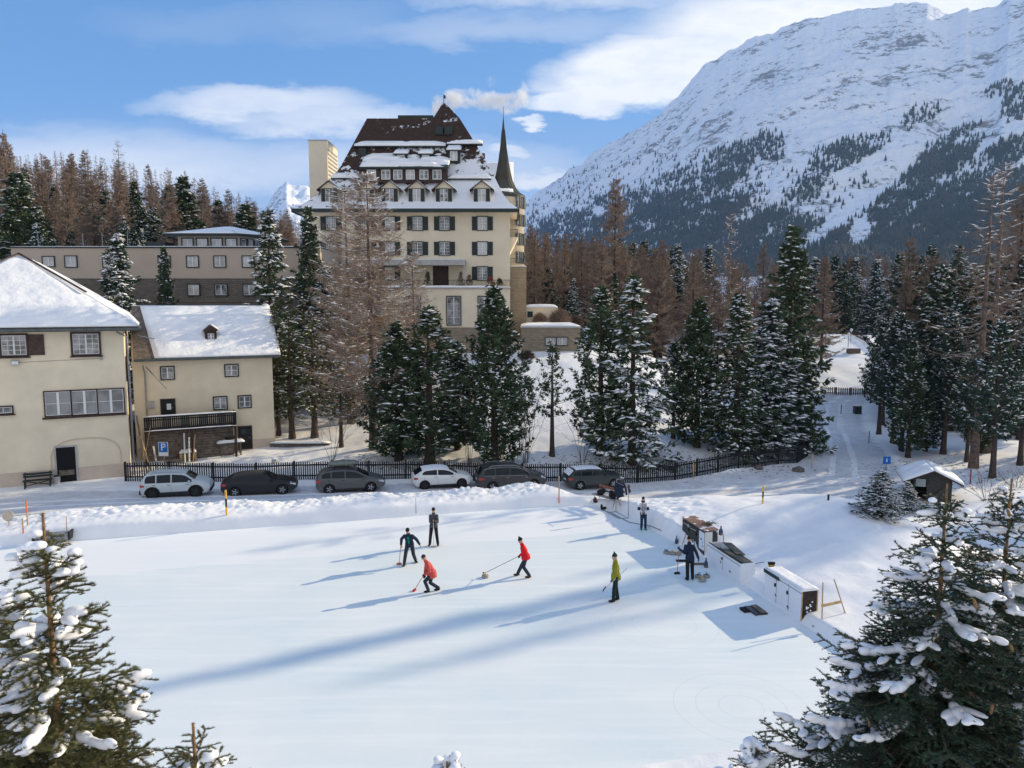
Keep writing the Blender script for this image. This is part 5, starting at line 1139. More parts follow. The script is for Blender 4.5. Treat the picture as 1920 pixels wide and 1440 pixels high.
# third row: three little dormers, two skylights
for i, (px_, pt, pb) in enumerate(((752, 277, 302), (798.5, 277, 302), (851, 270, 302))):
    y = 2.9; u, z0 = rp(px_, pb, y); _, z1 = rp(px_, pt + 12, y); hw = .75
    d = MB().box(u - hw, u + hw, y, 6.4, z0 - .2, z1).build('small_dormer', M_DGREEN, ht); window(d, u, z0 + .08, .8, z1 - z0 - .22, y=y, cols=2, rows=2, fr=M_WHITE, fw=.04, glass=M_CURT)
    mb = MB(); mb.add([(u - hw - .2, y - .3, z1 - .02), (u + hw + .2, y - .3, z1 - .02), (u + hw + .2, 6.0, z1 + 1.3), (u - hw - .2, 6.0, z1 + 1.3), (u - hw - .2, y - .3, z1 - .12), (u + hw + .2, y - .3, z1 - .12), (u + hw + .2, 6.0, z1 + 1.1), (u - hw - .2, 6.0, z1 + 1.1)], [(0, 1, 2, 3), (4, 7, 6, 5), (0, 4, 5, 1), (1, 5, 6, 2), (2, 6, 7, 3), (3, 7, 4, 0)]); r_ = mb.build('dormer_roof', M_DGREEN, d); snowslab(r_, [(u - hw - .15, y - .28, z1), (u + hw + .15, y - .28, z1), (u + hw + .15, 5.6, z1 + 1.2), (u - hw - .15, 5.6, z1 + 1.2)], .25, sub=8, seed=60 + i)
for px_, py_ in ((824, 246), (841, 246), (681, 286)):
    _, z = rp(px_, py_, 5); y = roofy(z); u, z = rp(px_, py_, y); MB().box(u - .45, u + .45, y - .5, y + .5, z - .5, z + .45).build('skylight', M_DGREEN, ht)
# facade windows
cols_ = (621, 686, 731, 783, 833.5, 904.5); gi = 0
for r_i, (yt, yb) in enumerate(((405, 433), (452.5, 479.5), (499, 526))):
    for cx in cols_:
        if r_i == 2 and 760 < cx < 870: continue
        u0, z0 = HL.px(cx - 10.5, yb); u1, z1 = HL.px(cx + 10.5, yt); gi += 1
        window(ht, (u0 + u1) / 2, z0 + .1, u1 - u0 - .2, z1 - z0 - .2, y=0, cols=4, rows=4, fr=M_DGREEN, fw=.1, glass=(M_CURT, M_GLASS, M_GLASS)[gi % 3], shut=(M_DGREEN, (-1, 1)), sw=.55)
# ground floor block with terrace
a, zt = HL.px(700, 541, -2.6); b, _ = HL.px(956, 541, -2.6); _, zs = HL.px(900, 614, -2.6); _, zg = HL.px(900, 668, -2.6)
gf = MB().box(xL, b, -2.6, 0, zs, zt).build('terrace_block', M_CREAM2, ht); MB().box(xL, b + .05, -2.68, 0, -3.2, zs - .003).build('stone_base', M_STONE, gf)
MB().box(xL, b + .1, -2.8, -2.2, zt + .002, zt + .1).build('terrace_edge', M_CONC, gf); snowslab(gf, [(xL, -2.78, zt + .1), (b + .1, -2.78, zt + .1), (b + .1, -2.2, zt + .1), (xL, -2.2, zt + .1)], .22, sub=30, seed=71)
mb = MB(); mb.box(xL, b, -2.36, -2.32, zt + .95, zt + 1.0)
for k in range(int((b - xL) / .14)): x = xL + .14 * k; mb.box(x, x + .025, -2.355, -2.325, zt + .1, zt + .95)
mb.box(b - .04, b, -2.36, 0, zt + .95, zt + 1.0)
for k in range(16): mb.box(b - .03, b, -2.3 + .14 * k, -2.28 + .14 * k, zt + .1, zt + .95)
mb.build('railing', M_BLACKW, gf)
for px_, w_ in ((851, 27), (908, 24), (776, 26), (700, 26), (640, 26)):
    u0, z0 = HL.px(px_ - w_ / 2, 610, -2.6); u1, z1 = HL.px(px_ + w_ / 2, 555, -2.6); window(gf, (u0 + u1) / 2, z0 + .1, u1 - u0 - .2, z1 - z0 - .2, y=-2.6, cols=2, rows=4, fr=M_DGREEN, fw=.12, glass=M_GLASS, name='tall_window')
# canopy and door behind it, potted shrubs
a, z1 = HL.px(640, 487, -2.2); b2, z0 = HL.px(872, 497, -2.2); cn = MB().box(a, b2, -2.2, 0, z0, z1).build('canopy', M_CONC, ht); snowslab(cn, [(a, -2.2, z1), (b2, -2.2, z1), (b2, 0, z1), (a, 0, z1)], .1, sub=14, seed=72); MB().box(b2 - .15, b2 - .03, -2.15, -2.03, zt, z0).box(b2 - 6, b2 - 5.9, -2.15, -2.03, zt, z0, 0).build('canopy_post', M_CONC, cn)
u0, z0 = HL.px(812, 530); u1, z1 = HL.px(841, 498); MB().box(u0, u1, -.06, 0, zt, z1).build('terrace_door', M_DBROWN, ht)
# stone pier and stepped side terraces at the right, soffit brackets, balconies
a, z1 = HL.px(956, 500, 4); b, _ = HL.px(987, 500, 4); MB().box(xR + .003, b, 4, 14, -3, z1).build('stone_pier', M_STONE, ht); snowslab(ht, [(xR + .02, 4, z1), (b, 4, z1), (b, 7, z1), (xR + .02, 7, z1)], .15, sub=8)
for pyb, pyt, ex in ((475, 445, 15), (445, 444, 14)):
    _, z = HL.px(960, pyt, 3); bx, _ = HL.px(956 + ex, pyt, 3)
mb = MB(); _, za = HL.px(965, 446, 3); bx, _ = HL.px(971, 446, 3); bo = MB().add([(xR, 2, za), (bx, 2, za), (bx, 7, za), (xR, 7, za), (xR, 2, za - 1.9), (xR, 7, za - 1.9)], [(0, 1, 2, 3), (0, 4, 1), (3, 2, 5), (1, 4, 5, 2), (0, 3, 5, 4)]).build('side_balcony', M_CREAM2, ht)
mb = MB(); mb.box(bx - .05, bx, 2, 7, za + .9, za + .95); mb.box(xR, bx - .05, 2, 2.05, za + .9, za + .95)
for k in range(10): mb.box(xR + k * (bx - xR) / 10, xR + k * (bx - xR) / 10 + .03, 2, 2.03, za, za + .9)
mb.build('railing', M_BLACKW, bo)
_, zb_ = HL.px(965, 498, 3); mb = MB(); mb.box(xR, bx + .6, 3.9, 4.0, zb_ + .9, zb_ + .95)
for k in range(14): mb.box(xR + k * .13, xR + k * .13 + .03, 3.9, 3.95, zb_, zb_ + .9)
mb.build('pier_railing', M_BLACKW, ht)
# round corner tower with spire
tc_, zt3 = rp(944, 368, 9.0); br_, _ = rp(983, 368, 9.0); rad = br_ - tc_
tr_ = thing('spire_tower', 'round rubble stone tower with a tall dark green witch-hat spire at the hotel right corner', 'tower', (tc_, HY + 9, 5.4))
MB().lathe([(rad, -3), (rad, zt3)], 28).build('shaft', M_STONE2, tr_)
prof = []
for py_, hwp in ((369, 40), (363, 31), (353, 23), (340, 17), (322, 12.5), (302, 9), (275, 5.4), (244, 2.7), (218, .4)):
    _, z = rp(944, py_, 9.0); prof.append((hwp * (HY + 9) / F, z))
sp_o = MB().lathe(prof, 24).build('spire', M_COPPER, tr_)
mb = MB()
for k in range(24):
    a_ = 2 * math.pi * k / 24; mb.tube([(r_ * math.cos(a_) * 1.0, r_ * math.sin(a_) * 1.0, z) for r_, z in prof[:-1]], .035, 4)
mb.build('seam_ribs', M_COPPER, sp_o); MB().tube([(0, 0, prof[-1][1] - .3), (0, 0, prof[-1][1] + 1.2)], .03, 5).build('finial', M_BLACKW, sp_o)
MB().lathe([(prof[0][0] + .02, prof[0][1] - .28), (prof[0][0] + .02, prof[0][1] - .01)], 28).build('eave_ring', M_DGREEN, tr_)
for k, py_ in enumerate((381, 414, 449, 483)):
    _, zc = rp(944, py_, 9.0)
    for sx_ in (-.06, .55, 1.1):
        an = R(-90) + R(47) + sx_ * .5; px0 = (math.cos(an) * (rad), math.sin(an) * rad)
        o = window(tr_, 0, 0, .75, 1.25, y=-.02, cols=2, rows=3, fr=M_DGREEN, fw=.09, glass=M_GLASS, shut=(M_DGREEN, (-1, 1)) if sx_ > .5 else None, sw=.32); o.location = (px0[0], px0[1], zc - .7); o.rotation_euler = (0, 0, an + R(90))
# rear roof pieces between main roof and spire
a, z1 = rp(905, 298, 14); b, z0 = rp(940, 335, 14); rr = thing('rear_hotel_wing', 'rear hotel wing roof with snow showing between main roof and spire', 'building', (0, HY, 5.4))
rb, _ = rp(938, 298, 14); ra_, _ = rp(860, 298, 14); wo = MB().box(ra_, rb + 1.5, 15, 22, -2, z0 - 1).build('wall', M_CREAM2, rr)
mb = MB(); mb.add([(ra_, 13.6, z0 - 1), (rb + 1.8, 13.6, z0 - 1), (rb + 1.8, 16.5, z1), (ra_, 16.5, z1), (ra_, 22, z0 - 1), (rb + 1.8, 22, z0 - 1)], [(0, 1, 2, 3), (3, 2, 5, 4), (0, 3, 4), (1, 5, 2), (0, 4, 5, 1)]); ro = mb.build('roof', M_DBROWN, rr); snowslab(ro, [(ra_, 13.6, z0 - 1), (rb + 1.8, 13.6, z0 - 1), (rb + 1.8, 16.5, z1), (ra_, 16.5, z1)], .2, sub=10)
a, z1 = rp(900, 287, 10); b, _ = rp(909, 287, 10); MB().box(a, b, 10, 11.2, z1 - 3, z1).build('chimney', mat('brick_chimney', (.12, .06, .045), .9, .2), rr)
a, z1 = rp(928, 343, 7); b, z0 = rp(962, 372, 7); sd_ = MB().box(a - 2, b, 7, 10, z0 - 2, z0 + .7).build('turret_wall', M_CREAM2, rr); mb = MB(); mb.add([(a - 2.1, 6.8, z0 + .7), (b + .15, 6.8, z0 + .7), (b + .15, 9, z1), (a - 2.1, 9, z1)], [(0, 1, 2, 3)]); to = mb.build('turret_roof', mat('lead_roof', (.30, .36, .38), .5, .1, 2, metal=.3), rr); snowslab(to, [(a - 1, 6.8, z0 + .72), (b, 6.8, z0 + .72), (b, 7.6, z0 + 1.2), (a - 1, 7.6, z0 + 1.2)], .25, sub=6)
# potted shrubs on the terrace
rsq = np.random.RandomState(9)
for i, (px_, hp, lb) in enumerate(((864, 30, 'tall potted shrub on the hotel terrace under the canopy end'), (880, 24, 'second potted shrub on the hotel terrace'), (920, 20, 'reddish potted shrub before the right terrace window'), (937, 17, 'small potted shrub at the right end of the terrace'), (802, 30, 'dark potted conifer on the terrace left of the canopy'))):
    u, z = HL.px(px_, 535, -1.8); t_ = thing('potted_shrub', lb, 'plant', (u, HY - 1.8, 5.4 + zt)); MB().lathe([(.2, 0), (.3, .45), (.32, .5)], 12).build('pot', M_CONC, t_)
    n = 260; h_ = hp * (HY - 2) / F; q = rsq.rand(n) ** .8; an = rsq.uniform(0, 6.28, n); rr_ = .5 * np.sqrt(rsq.rand(n)) * (1.1 - q); P_ = np.stack([rr_ * np.cos(an), rr_ * np.sin(an), .5 + q * (h_ - .5)], 1)
    link('foliage', arrmesh('foliage', *cat([segtubes([[0, 0, .4]], [[0, 0, h_ * .9]], [.02], [.01]), blades(P_, unit(rsq.normal(size=(n, 3)) + [0, 0, .6]), .28, .09, rsq)]), [M_LARCH, M_LARCH, mat('red_twig', (.28, .08, .06), .9), M_NEEDLEY, M_NEEDLE][i]), t_)
# ---------------- garden walls right of the hotel
WF = Facade((0, 85, 0), 0); a, z1 = WF.px(978, 615); b, z0 = WF.px(1088, 662)
gw = thing('terrace_wall', 'stone retaining wall with a double window right of the hotel', 'wall', (0, 85, 0)); MB().box(a, b, 0, 6, z0 - 1, z1).build('stonework', M_STONE, gw); MB().box(a - .1, b + .1, -.12, 6, z1 + .003, z1 + .14).build('coping', M_CONC, gw); snowslab(gw, [(a, 0, z1 + .14), (b, 0, z1 + .14), (b, 6, z1 + .2), (a, 6, z1 + .2)], .3, sub=16)
for p0, p1 in ((1022, 1043), (1043, 1065)):
    u0, zz0 = WF.px(p0, 648); u1, zz1 = WF.px(p1, 632); window(gw, (u0 + u1) / 2, zz0 + .08, u1 - u0 - .16, zz1 - zz0 - .16, y=0, cols=4, rows=1, fr=M_DGREEN, fw=.08, glass=M_CURT)
WF2 = Facade((0, 93, 0), 0); a, z1 = WF2.px(984, 577); b, z0 = WF2.px(1046, 612); gw2 = thing('upper_terrace_wall', 'low beige wall with one dark opening on the upper terrace right of the hotel', 'wall', (0, 93, 0)); MB().box(a, b, 0, 5, z0 - 1, z1).build('wall_body', M_CREAM2, gw2); snowslab(gw2, [(a, 0, z1), (b, 0, z1), (b, 5, z1 + .1), (a, 5, z1 + .1)], .35, sub=12)
u0, q0 = WF2.px(989, 595); u1, q1 = WF2.px(999, 584); MB().box(u0, u1, -.03, .02, q0, q1).build('opening', M_DGREEN, gw2)
# ---------------- smoke drifting from behind the peak
sm0 = at(905, 192, 112); mb = MB(); mb.box(-7.5, 8.5, -3.5, 3.5, -3.2, 5.2)
ms = bpy.data.materials.new('smoke'); ms.use_nodes = True; t = ms.node_tree; t.nodes.clear(); tcn = nd(t, 'ShaderNodeTexCoord').outputs['Object']; s3 = nd(t, 'ShaderNodeSeparateXYZ', {0: tcn})
nA = nd(t, 'ShaderNodeTexNoise', {'Vector': tcn, 'Scale': .55, 'Detail': 6, 'Roughness': .62}).outputs[0]; nB = nd(t, 'ShaderNodeTexNoise', {'Vector': tcn, 'Scale': .16, 'Detail': 2}).outputs[0]
def sblob(cx, cz, rx, rz, k):
    dx = mth(t, 'DIVIDE', mth(t, 'SUBTRACT', s3.outputs[0], cx), rx); dz = mth(t, 'DIVIDE', mth(t, 'SUBTRACT', s3.outputs[2], cz), rz); dy = mth(t, 'DIVIDE', s3.outputs[1], 2.4)
    d = mth(t, 'ADD', mth(t, 'ADD', mth(t, 'MULTIPLY', dx, dx), mth(t, 'MULTIPLY', dz, dz)), mth(t, 'MULTIPLY', dy, dy)); return mth(t, 'MULTIPLY', mth(t, 'SUBTRACT', 1.0, d, clamp=True), k)
den = None
for q in ((-6.2, -.8, 3.0, 2.3, 1.0), (-4.0, .4, 3.4, 1.9, 1), (-1.4, .7, 3.6, 1.7, .9), (1.2, .2, 3.6, 1.8, .95), (3.8, -.2, 3.2, 2.0, .9), (5.8, .8, 2.4, 2.4, .7), (1.5, 3.0, 2.4, 1.2, .5), (6.0, 2.2, 1.5, 1.4, .45)):
    v = sblob(*q); den = v if den is None else mth(t, 'MAXIMUM', den, v)
den = mth(t, 'MULTIPLY', mth(t, 'SUBTRACT', mth(t, 'MULTIPLY', den, mth(t, 'SUBTRACT', mth(t, 'MULTIPLY', nA, 4.6), 1.5)), .30, clamp=True), 1.3)
vv = nd(t, 'ShaderNodeVolumePrincipled', {'Color': (1, 1, 1, 1), 'Density': den, 'Anisotropy': .0}); t.links.new(vv.outputs[0], nd(t, 'ShaderNodeOutputMaterial').inputs['Volume'])
smo = mb.build('smoke_plume', ms); smo.location = sm0; tag(smo, 'thin white smoke plume drifting right from behind the hotel roof peak', 'smoke', kind='stuff')
# ============================================================ fences
def fence(name, lab, pts, h, post_every=2.6, m=None, pk=.15, pw=.075, jag=.0, zoff=-.12):
    m = m or M_BLACKW; P = [Vector((x, y, gz(x, y))) for x, y in pts]; t = thing(name, lab, 'fence', P[0]); o = P[0]
    for a, b in zip(P[:-1], P[1:]):
        L = (Vector((b.x, b.y)) - Vector((a.x, a.y))).length; n = max(1, round(L / post_every))
        for k in range(n):
            p = a.lerp(b, k / n); q = a.lerp(b, (k + 1) / n); p.z = gz(p.x, p.y); q.z = gz(q.x, q.y); p = p - o; q = q - o
            d = (q - p); dn = Vector((d.x, d.y, 0)).normalized(); nn = Vector((dn.y, -dn.x, 0))
            MB().beam(p + Vector((0, 0, -.3)) + dn * .05, p + Vector((0, 0, h + .05)) + dn * .05, .13, .13, up=nn).build('post', m, t)
            mb = MB(); 
            for zz in (.28, h - .25): mb.beam(p + Vector((0, 0, zz)) - nn * .01, q + Vector((0, 0, zz)) - nn * .01, .07, .09)
            c = int(d.length / pk)
            for i in range(c):
                s = (i + .5) / c; w = p.lerp(q, s) + nn * .05; mb.beam(w + Vector((0, 0, zoff + .12)), w + Vector((random.uniform(-.01, .01), 0, h + random.uniform(-.02, .02))), .025, pw, up=dn)
            mb.build('picket_panel', m, t)
    return t
def wp(px, py, Y): v = at(px, py, Y); return (v.x, v.y)
fr = [(235, 905, 48.6), (480, 903, 49.6), (760, 902, 50.6), (1050, 903, 51.4), (1195, 902, 51.6), (1265, 897, 52.2), (1345, 889, 53.8), (1420, 880, 55.6), (1495, 866, 58), (1513, 850, 61), (1519, 838, 66)]
fence('picket_fence', 'long dark picket fence behind the parked cars, curving up to the bend', [wp(*p) for p in fr], 1.28)
g1 = [(519, 768, 68), (700, 770, 68.5), (830, 772, 70)]
fence('garden_fence', 'pale brown picket fence in the garden behind the big larch', [wp(*p) for p in g1], 1.5, m=mat('weathered_fence', (.13, .10, .085), .9, .2), pk=.17, pw=.08)
fence('slope_fence', 'low picket fence at the foot of the bright white slope', [wp(1538, 742, 111), wp(1622, 741, 111), wp(1680, 741, 113)], 1.15, m=M_WOOD, pk=.3, pw=.16)
v = [(1594, 640), (1612, 648), (1632, 662), (1660, 690)]; fence('upper_slope_fence', 'small fence climbing the right edge of the bright white slope', [wp(1594, 634, 160), wp(1620, 652, 150), wp(1650, 680, 138)], 1.1, m=M_DBROWN, pk=.3, pw=.16)
# ============================================================ cars
def carpaint(name, c, dirt=.25):
    m, t, p = rawmat(name); tcn = nd(t, 'ShaderNodeTexCoord').outputs['Object']; s_ = nd(t, 'ShaderNodeSeparateXYZ', {0: tcn})
    n = nd(t, 'ShaderNodeTexNoise', {'Vector': tcn, 'Scale': 3, 'Detail': 6, 'Roughness': .7}).outputs[0]
    f = mth(t, 'MULTIPLY', mth(t, 'MULTIPLY', mth(t, 'SUBTRACT', .95, s_.outputs[2], clamp=True), 1.3, clamp=True), mth(t, 'MULTIPLY', ramp(t, n, [(.3, .4), (.7, 1)]), dirt))
    t.links.new(mixc(t, f, c, (.25, .24, .23)), p.inputs['Base Color']); t.links.new(mth(t, 'ADD', .42, mth(t, 'MULTIPLY', f, 1.0)), p.inputs['Roughness'])
    p.inputs['Coat Weight'].default_value = .22; p.inputs['Specular IOR Level'].default_value = .2; p.inputs['Coat Roughness'].default_value = .12; p.inputs['Metallic'].default_value = .1
    return m
M_TYRE = mat('tyre_rubber', (.018, .018, .019), .85, .2, 12); M_RIM = mat('alloy_rim', (.42, .43, .44), .35, .1, 5, metal=.7); M_RIMD = mat('steel_rim', (.03, .03, .032), .6, .2, 5)
M_TAIL = mat('tail_light', (.42, .02, .02), .25, .15, 20, spec=.6); M_HEAD = mat('head_light', (.55, .57, .6), .15, .2, 20, spec=.8); M_PLAST = mat('black_plastic', (.02, .022, .023), .6, .2, 10); M_CGLASS = mat('car_glass', (.008, .014, .018), .08, .2, 1, spec=.3)
M_ORANGE = mat('orange_plastic', (.75, .16, .03), .5, .1)
def car(lab, L, W, H, top, belt, paint, wheels, rim, px, py, Y, heading, rails=False, box=False, clad=False, snowroof=.0, chrome=False, pillars=(.46,), wr=.32, rimspokes=5, ws=(.0, 0), snow_rear=False):
    """top: [(x 0..1 from rear, z m)] silhouette; belt: [(x, z)]; windows lie between belt and roof"""
    base = at(px, py, Y); base.z = gz(base.x, base.y) + .01
    t = thing('parked_car', lab, 'car', base, heading, 'cars parked along the picket fence')
    tx = [p[0] * L for p in top]; tz = [p[1] for p in top]; bx = [p[0] * L for p in belt]; bz = [p[1] for p in belt]; hw = W / 2
    N = 64; xs = [L * (0.5 - .5 * math.cos(math.pi * i / N)) for i in range(N + 1)]
    def ring(x):
        q = x / L; zt = np.interp(x, tx, tz); e = min(q, 1 - q); w = hw * (1 - .22 * max(0, 1 - e / .14) ** 2.4)
        zb = .2 + .22 * max(0, 1 - (1 - q) / .09) ** 1.5 + .2 * max(0, 1 - q / .08) ** 1.5
        zk = min(np.interp(x, bx, bz), zt - .05); g = max(0, zt - zk); wt = w - .30 * g; 
        pts = [(0, zb), (w * .86, zb), (w * .965, zb + .06), (w, zb + .45 * (zk - zb)), (w * .995, zb + .78 * (zk - zb)), (w * .965, zk - .015), (w * .94, zk + .01)]
        if g > .12: pts += [(wt + .02, zt - .12), (wt - .06, zt - .035), (wt * .62, zt - .004), (0, zt + .012)]
        else: pts += [(w * .88, zk + g * .35), (w * .78, zk + g * .75), (w * .5, zt - .004), (0, zt + .01)]
        return pts
    V = []; Fq = []
    for x in xs:
        r_ = ring(x); full = r_ + [(-y, z) for y, z in r_[-2:0:-1]]; n = len(full); V += [(x - L / 2, y, z) for y, z in full]
    for i in range(N):
        for k in range(n): k2 = (k + 1) % n; Fq.append((i * n + k, i * n + k2, (i + 1) * n + k2, (i + 1) * n + k))
    Fq.append(tuple(range(n))); Fq.append(tuple(N * n + k for k in range(n))[::-1])
    body = MB().add(V, Fq).build('body', [paint, M_PLAST], t, smooth=True)
    cut = MB()
    for wx in wheels:
        for sg in (-1, 1): cut.lathe([(wr + .055, -.2), (wr + .055, .2)], 28, mat=Matrix.Translation((wx * L - L / 2, sg * (hw - .08), wr)) @ Matrix.Rotation(R(90), 4, 'X'))
    co = cut.build('cut', [M_PLAST, M_PLAST], t)
    md = body.modifiers.new('b', 'BOOLEAN'); md.operation = 'DIFFERENCE'; md.object = co; md.solver = 'EXACT'
    md.material_mode = 'TRANSFER'
    bpy.context.view_layer.update(); dg = bpy.context.evaluated_depsgraph_get(); me = bpy.data.meshes.new_from_object(body.evaluated_get(dg)); body.modifiers.clear(); body.data = me; bpy.data.objects.remove(co)
    me.polygons.foreach_set('use_smooth', [True] * len(me.polygons)); me.set_sharp_from_angle(angle=R(38))
    if clad:     # dark plastic cladding along the sills
        pass
    def Wd(x, z): r_ = ring(x); return float(np.interp(z, [p[1] for p in r_[1:9]], [p[0] for p in r_[1:9]]))
    # side glass
    x0, x1 = ws; K = 40; panes = [x0] + list(pillars) + [x1]
    for sg in (-1, 1):
        for a, b in zip(panes[:-1], panes[1:]):
            a_ = (a * L + (.035 if a != x0 else 0)); b_ = b * L - (.035 if b != x1 else 0); vs = []; fs = []; M2 = 0
            for i in range(21):
                x = a_ + (b_ - a_) * i / 20; zl = np.interp(x, bx, bz) + .035; zh = np.interp(x, tx, tz) - .115
                fr_ = min(1, (i + .4) / 3) if a == x0 else 1
                if zh < zl + .02: continue
                zh = zl + (zh - zl) * (.55 + .45 * fr_)
                for k in range(5): z = zl + (zh - zl) * k / 4; vs.append((x - L / 2, sg * (Wd(x, z) + .007), z))
                M2 += 1
            for i in range(M2 - 1):
                for k in range(4): fs.append((i * 5 + k, (i + 1) * 5 + k, (i + 1) * 5 + k + 1, i * 5 + k + 1))
            if M2 > 1: MB().add(vs, fs).build('side_window', M_CGLASS, t, smooth=True)
    # windscreen and rear window
    def Zt(x, y): r_ = ring(x); return float(np.interp(abs(y), [p[0] for p in r_[:5:-1]], [p[1] for p in r_[:5:-1]]))
    def glass(nm, xa, xb, m, off=.012):
        vs = []; fs = []
        for i in range(13):
            x = xa + (xb - xa) * i / 12; wmax = ring(x)[8][0] * .93
            for k in range(13): y = -wmax + 2 * wmax * k / 12; vs.append((x - L / 2 + (off if nm == 'windscreen' else -off) * .7, y, Zt(x, y) + off))
        for i in range(12):
            for k in range(12): fs.append((i * 13 + k, (i + 1) * 13 + k, (i + 1) * 13 + k + 1, i * 13 + k + 1))
        return MB().add(vs, fs).build(nm, m, t, smooth=True)
    glass('windscreen', wsr[0] * L, wsr[1] * L, M_CGLASS) if (wsr := WS.get(lab)) else None
    rw = RW.get(lab)
    if rw: glass('rear_window', rw[0] * L, rw[1] * L, M_BRSNOW if snow_rear else M_CGLASS)
    for wx in wheels:
        for sg in (-1, 1): MB().lathe([(.02, -.02), (wr + .05, -.02), (wr + .05, .2)], 26, mat=Matrix.Translation((wx * L - L / 2, sg * (hw - .26), wr)) @ Matrix.Rotation(R(90) * -sg, 4, 'X'), cap=False).build('wheel_well', M_PLAST, t)
    # wheels
    for wx in wheels:
        for sg in (-1, 1):
            M_ = Matrix.Translation((wx * L - L / 2, sg * (hw - .11), wr)) @ Matrix.Rotation(R(90) * sg, 4, 'X')
            wv = MB().lathe([(wr * .62, -.1), (wr * .93, -.105), (wr, -.07), (wr, .07), (wr * .93, .105), (wr * .62, .1)], 28, mat=M_).build('wheel', M_TYRE, t, smooth=True)
            rm_ = MB(); rm_.lathe([(wr * .64, -.104), (wr * .64, -.085), (wr * .58, -.07), (wr * .12, -.075), (wr * .1, -.1), (0.005, -.1)], 24, mat=M_, mi=1, cap=False)
            for k in range(rimspokes):
                a = 6.283 * k / rimspokes; c_, s_ = math.cos(a), math.sin(a)
                rm_.add([M_ @ Vector(p) for p in ((c_ * .04 - s_ * .04, s_ * .04 + c_ * .04, -.118), (c_ * .04 + s_ * .04, s_ * .04 - c_ * .04, -.118), (c_ * wr * .62 + s_ * .028, s_ * wr * .62 - c_ * .028, -.108), (c_ * wr * .62 - s_ * .028, s_ * wr * .62 + c_ * .028, -.108), (c_ * .04 - s_ * .04, s_ * .04 + c_ * .04, -.09), (c_ * .04 + s_ * .04, s_ * .04 - c_ * .04, -.09), (c_ * wr * .62 + s_ * .028, s_ * wr * .62 - c_ * .028, -.085), (c_ * wr * .62 - s_ * .028, s_ * wr * .62 + c_ * .028, -.085))], [(0, 1, 2, 3), (4, 7, 6, 5), (0, 4, 5, 1), (1, 5, 6, 2), (2, 6, 7, 3), (3, 7, 4, 0)])
            rm_.lathe([(wr * .66, -.112), (wr * .66, -.09), (wr * .6, -.09), (wr * .6, -.112)], 24, mat=M_, cap=False)
            rm_.build('rim', [rim, M_RIMD], wv, smooth=False)
    # lights, mirrors, handles, seams, plate, bumpers
    zb_ = float(np.interp(.03 * L, bx, bz))
    for sg in (-1, 1):
        y = Wd(.045 * L, zb_ - .12)
        vs = []; fs = []
        for i in range(6):
            x = .012 * L + .065 * L * i / 5; zl = zb_ - .20 + .05 * i / 5; zh = zb_ - .02 - .03 * i / 5
            for z in (zl, (zl + zh) / 2, zh): vs.append((x - L / 2, sg * (Wd(x, z) + .012), z))
        for i in range(5):
            for k in range(2): fs.append((i * 3 + k, i * 3 + k + 3, i * 3 + k + 4, i * 3 + k + 1))
        MB().add(vs, fs).build('tail_light', M_TAIL, t, smooth=True)
        vs = []; fs = []; zf = float(np.interp(.93 * L, tx, tz))
        for i in range(6):
            x = L * (.905 + .075 * i / 5); zh = np.interp(x, tx, tz) - .05; zl = zh - .13
            for z in (zl, (zl + zh) / 2, zh): vs.append((x - L / 2, sg * (Wd(x, z) + .012), z))
        for i in range(5):
            for k in range(2): fs.append((i * 3 + k, i * 3 + k + 3, i * 3 + k + 4, i * 3 + k + 1))
        MB().add(vs, fs).build('headlight', M_HEAD, t, smooth=True)
        xm = ws[1] * L - .12 * L / 4.2 * 1.0; zm_ = float(np.interp(xm, bx, bz)) + .1
        mm_ = MB(); addell(mm_, (xm - L / 2, sg * (hw + .09), zm_), (.075, .10, .08)); mm_.build('mirror', paint if not clad else paint, t, smooth=True)
        for a in panes[1:]:
            xh = a * L - .13 - (.12 if a == panes[-1] else 0); z = float(np.interp(xh, bx, bz)) - .1; MB().box(xh - L / 2 - .09, xh - L / 2 + .09, sg * (Wd(xh, z) + .0) - .01, sg * (Wd(xh, z)) + .022 * sg if sg > 0 else -(Wd(xh, z)) + .01, z - .015, z + .015).build('door_handle', M_PLAST if not chrome else M_RIM, t) if sg < 0 else None
        sm_ = MB()
        for a in [x0 + .03] + list(pillars) + [x1 - .015]:
            z = .3; pv = None
            zt_ = float(np.interp(a * L, bx, bz)) + .02
            for k in range(6):
                z = .33 + (zt_ - .33) * k / 5; q = (a * L - L / 2 + (0.04 if k < 2 else 0), sg * (Wd(a * L, z) + .001), z)
                if pv and (abs(a - wheels[0]) * L > wr + .1 or z > 2 * wr + .1): sm_.beam(pv, q, .008, .008)
                pv = q
        sm_.build('door_seam', M_PLAST, t)
    cl = MB(); cl.box(-L / 2 + wheels[0] * L + wr + .06, -L / 2 + wheels[1] * L - wr - .06, -hw * 1.0, hw * 1.0, .2, .33 if not clad else .42)
    cl.build('sill', M_PLAST, t, bevel=.02)
    if clad:
        for wx in wheels:
            for sg in (-1, 1):
                mb = MB(); r0, r1 = wr + .05, wr + .13
                for k in range(12):
                    a0, a1 = math.pi * k / 12, math.pi * (k + 1) / 12; cx_ = wx * L - L / 2; q = [(cx_ + r * math.cos(a), wr + r * math.sin(a)) for r, a in ((r0, a0), (r1, a0), (r1, a1), (r0, a1))]
                    mb.add([(x, sg * (hw + .012), z) for x, z in q] + [(x, sg * (hw - .05), z) for x, z in q], [(0, 1, 2, 3), (4, 7, 6, 5), (0, 4, 5, 1), (1, 5, 6, 2), (2, 6, 7, 3), (3, 7, 4, 0)])
                mb.build('arch_cladding', M_PLAST, t)
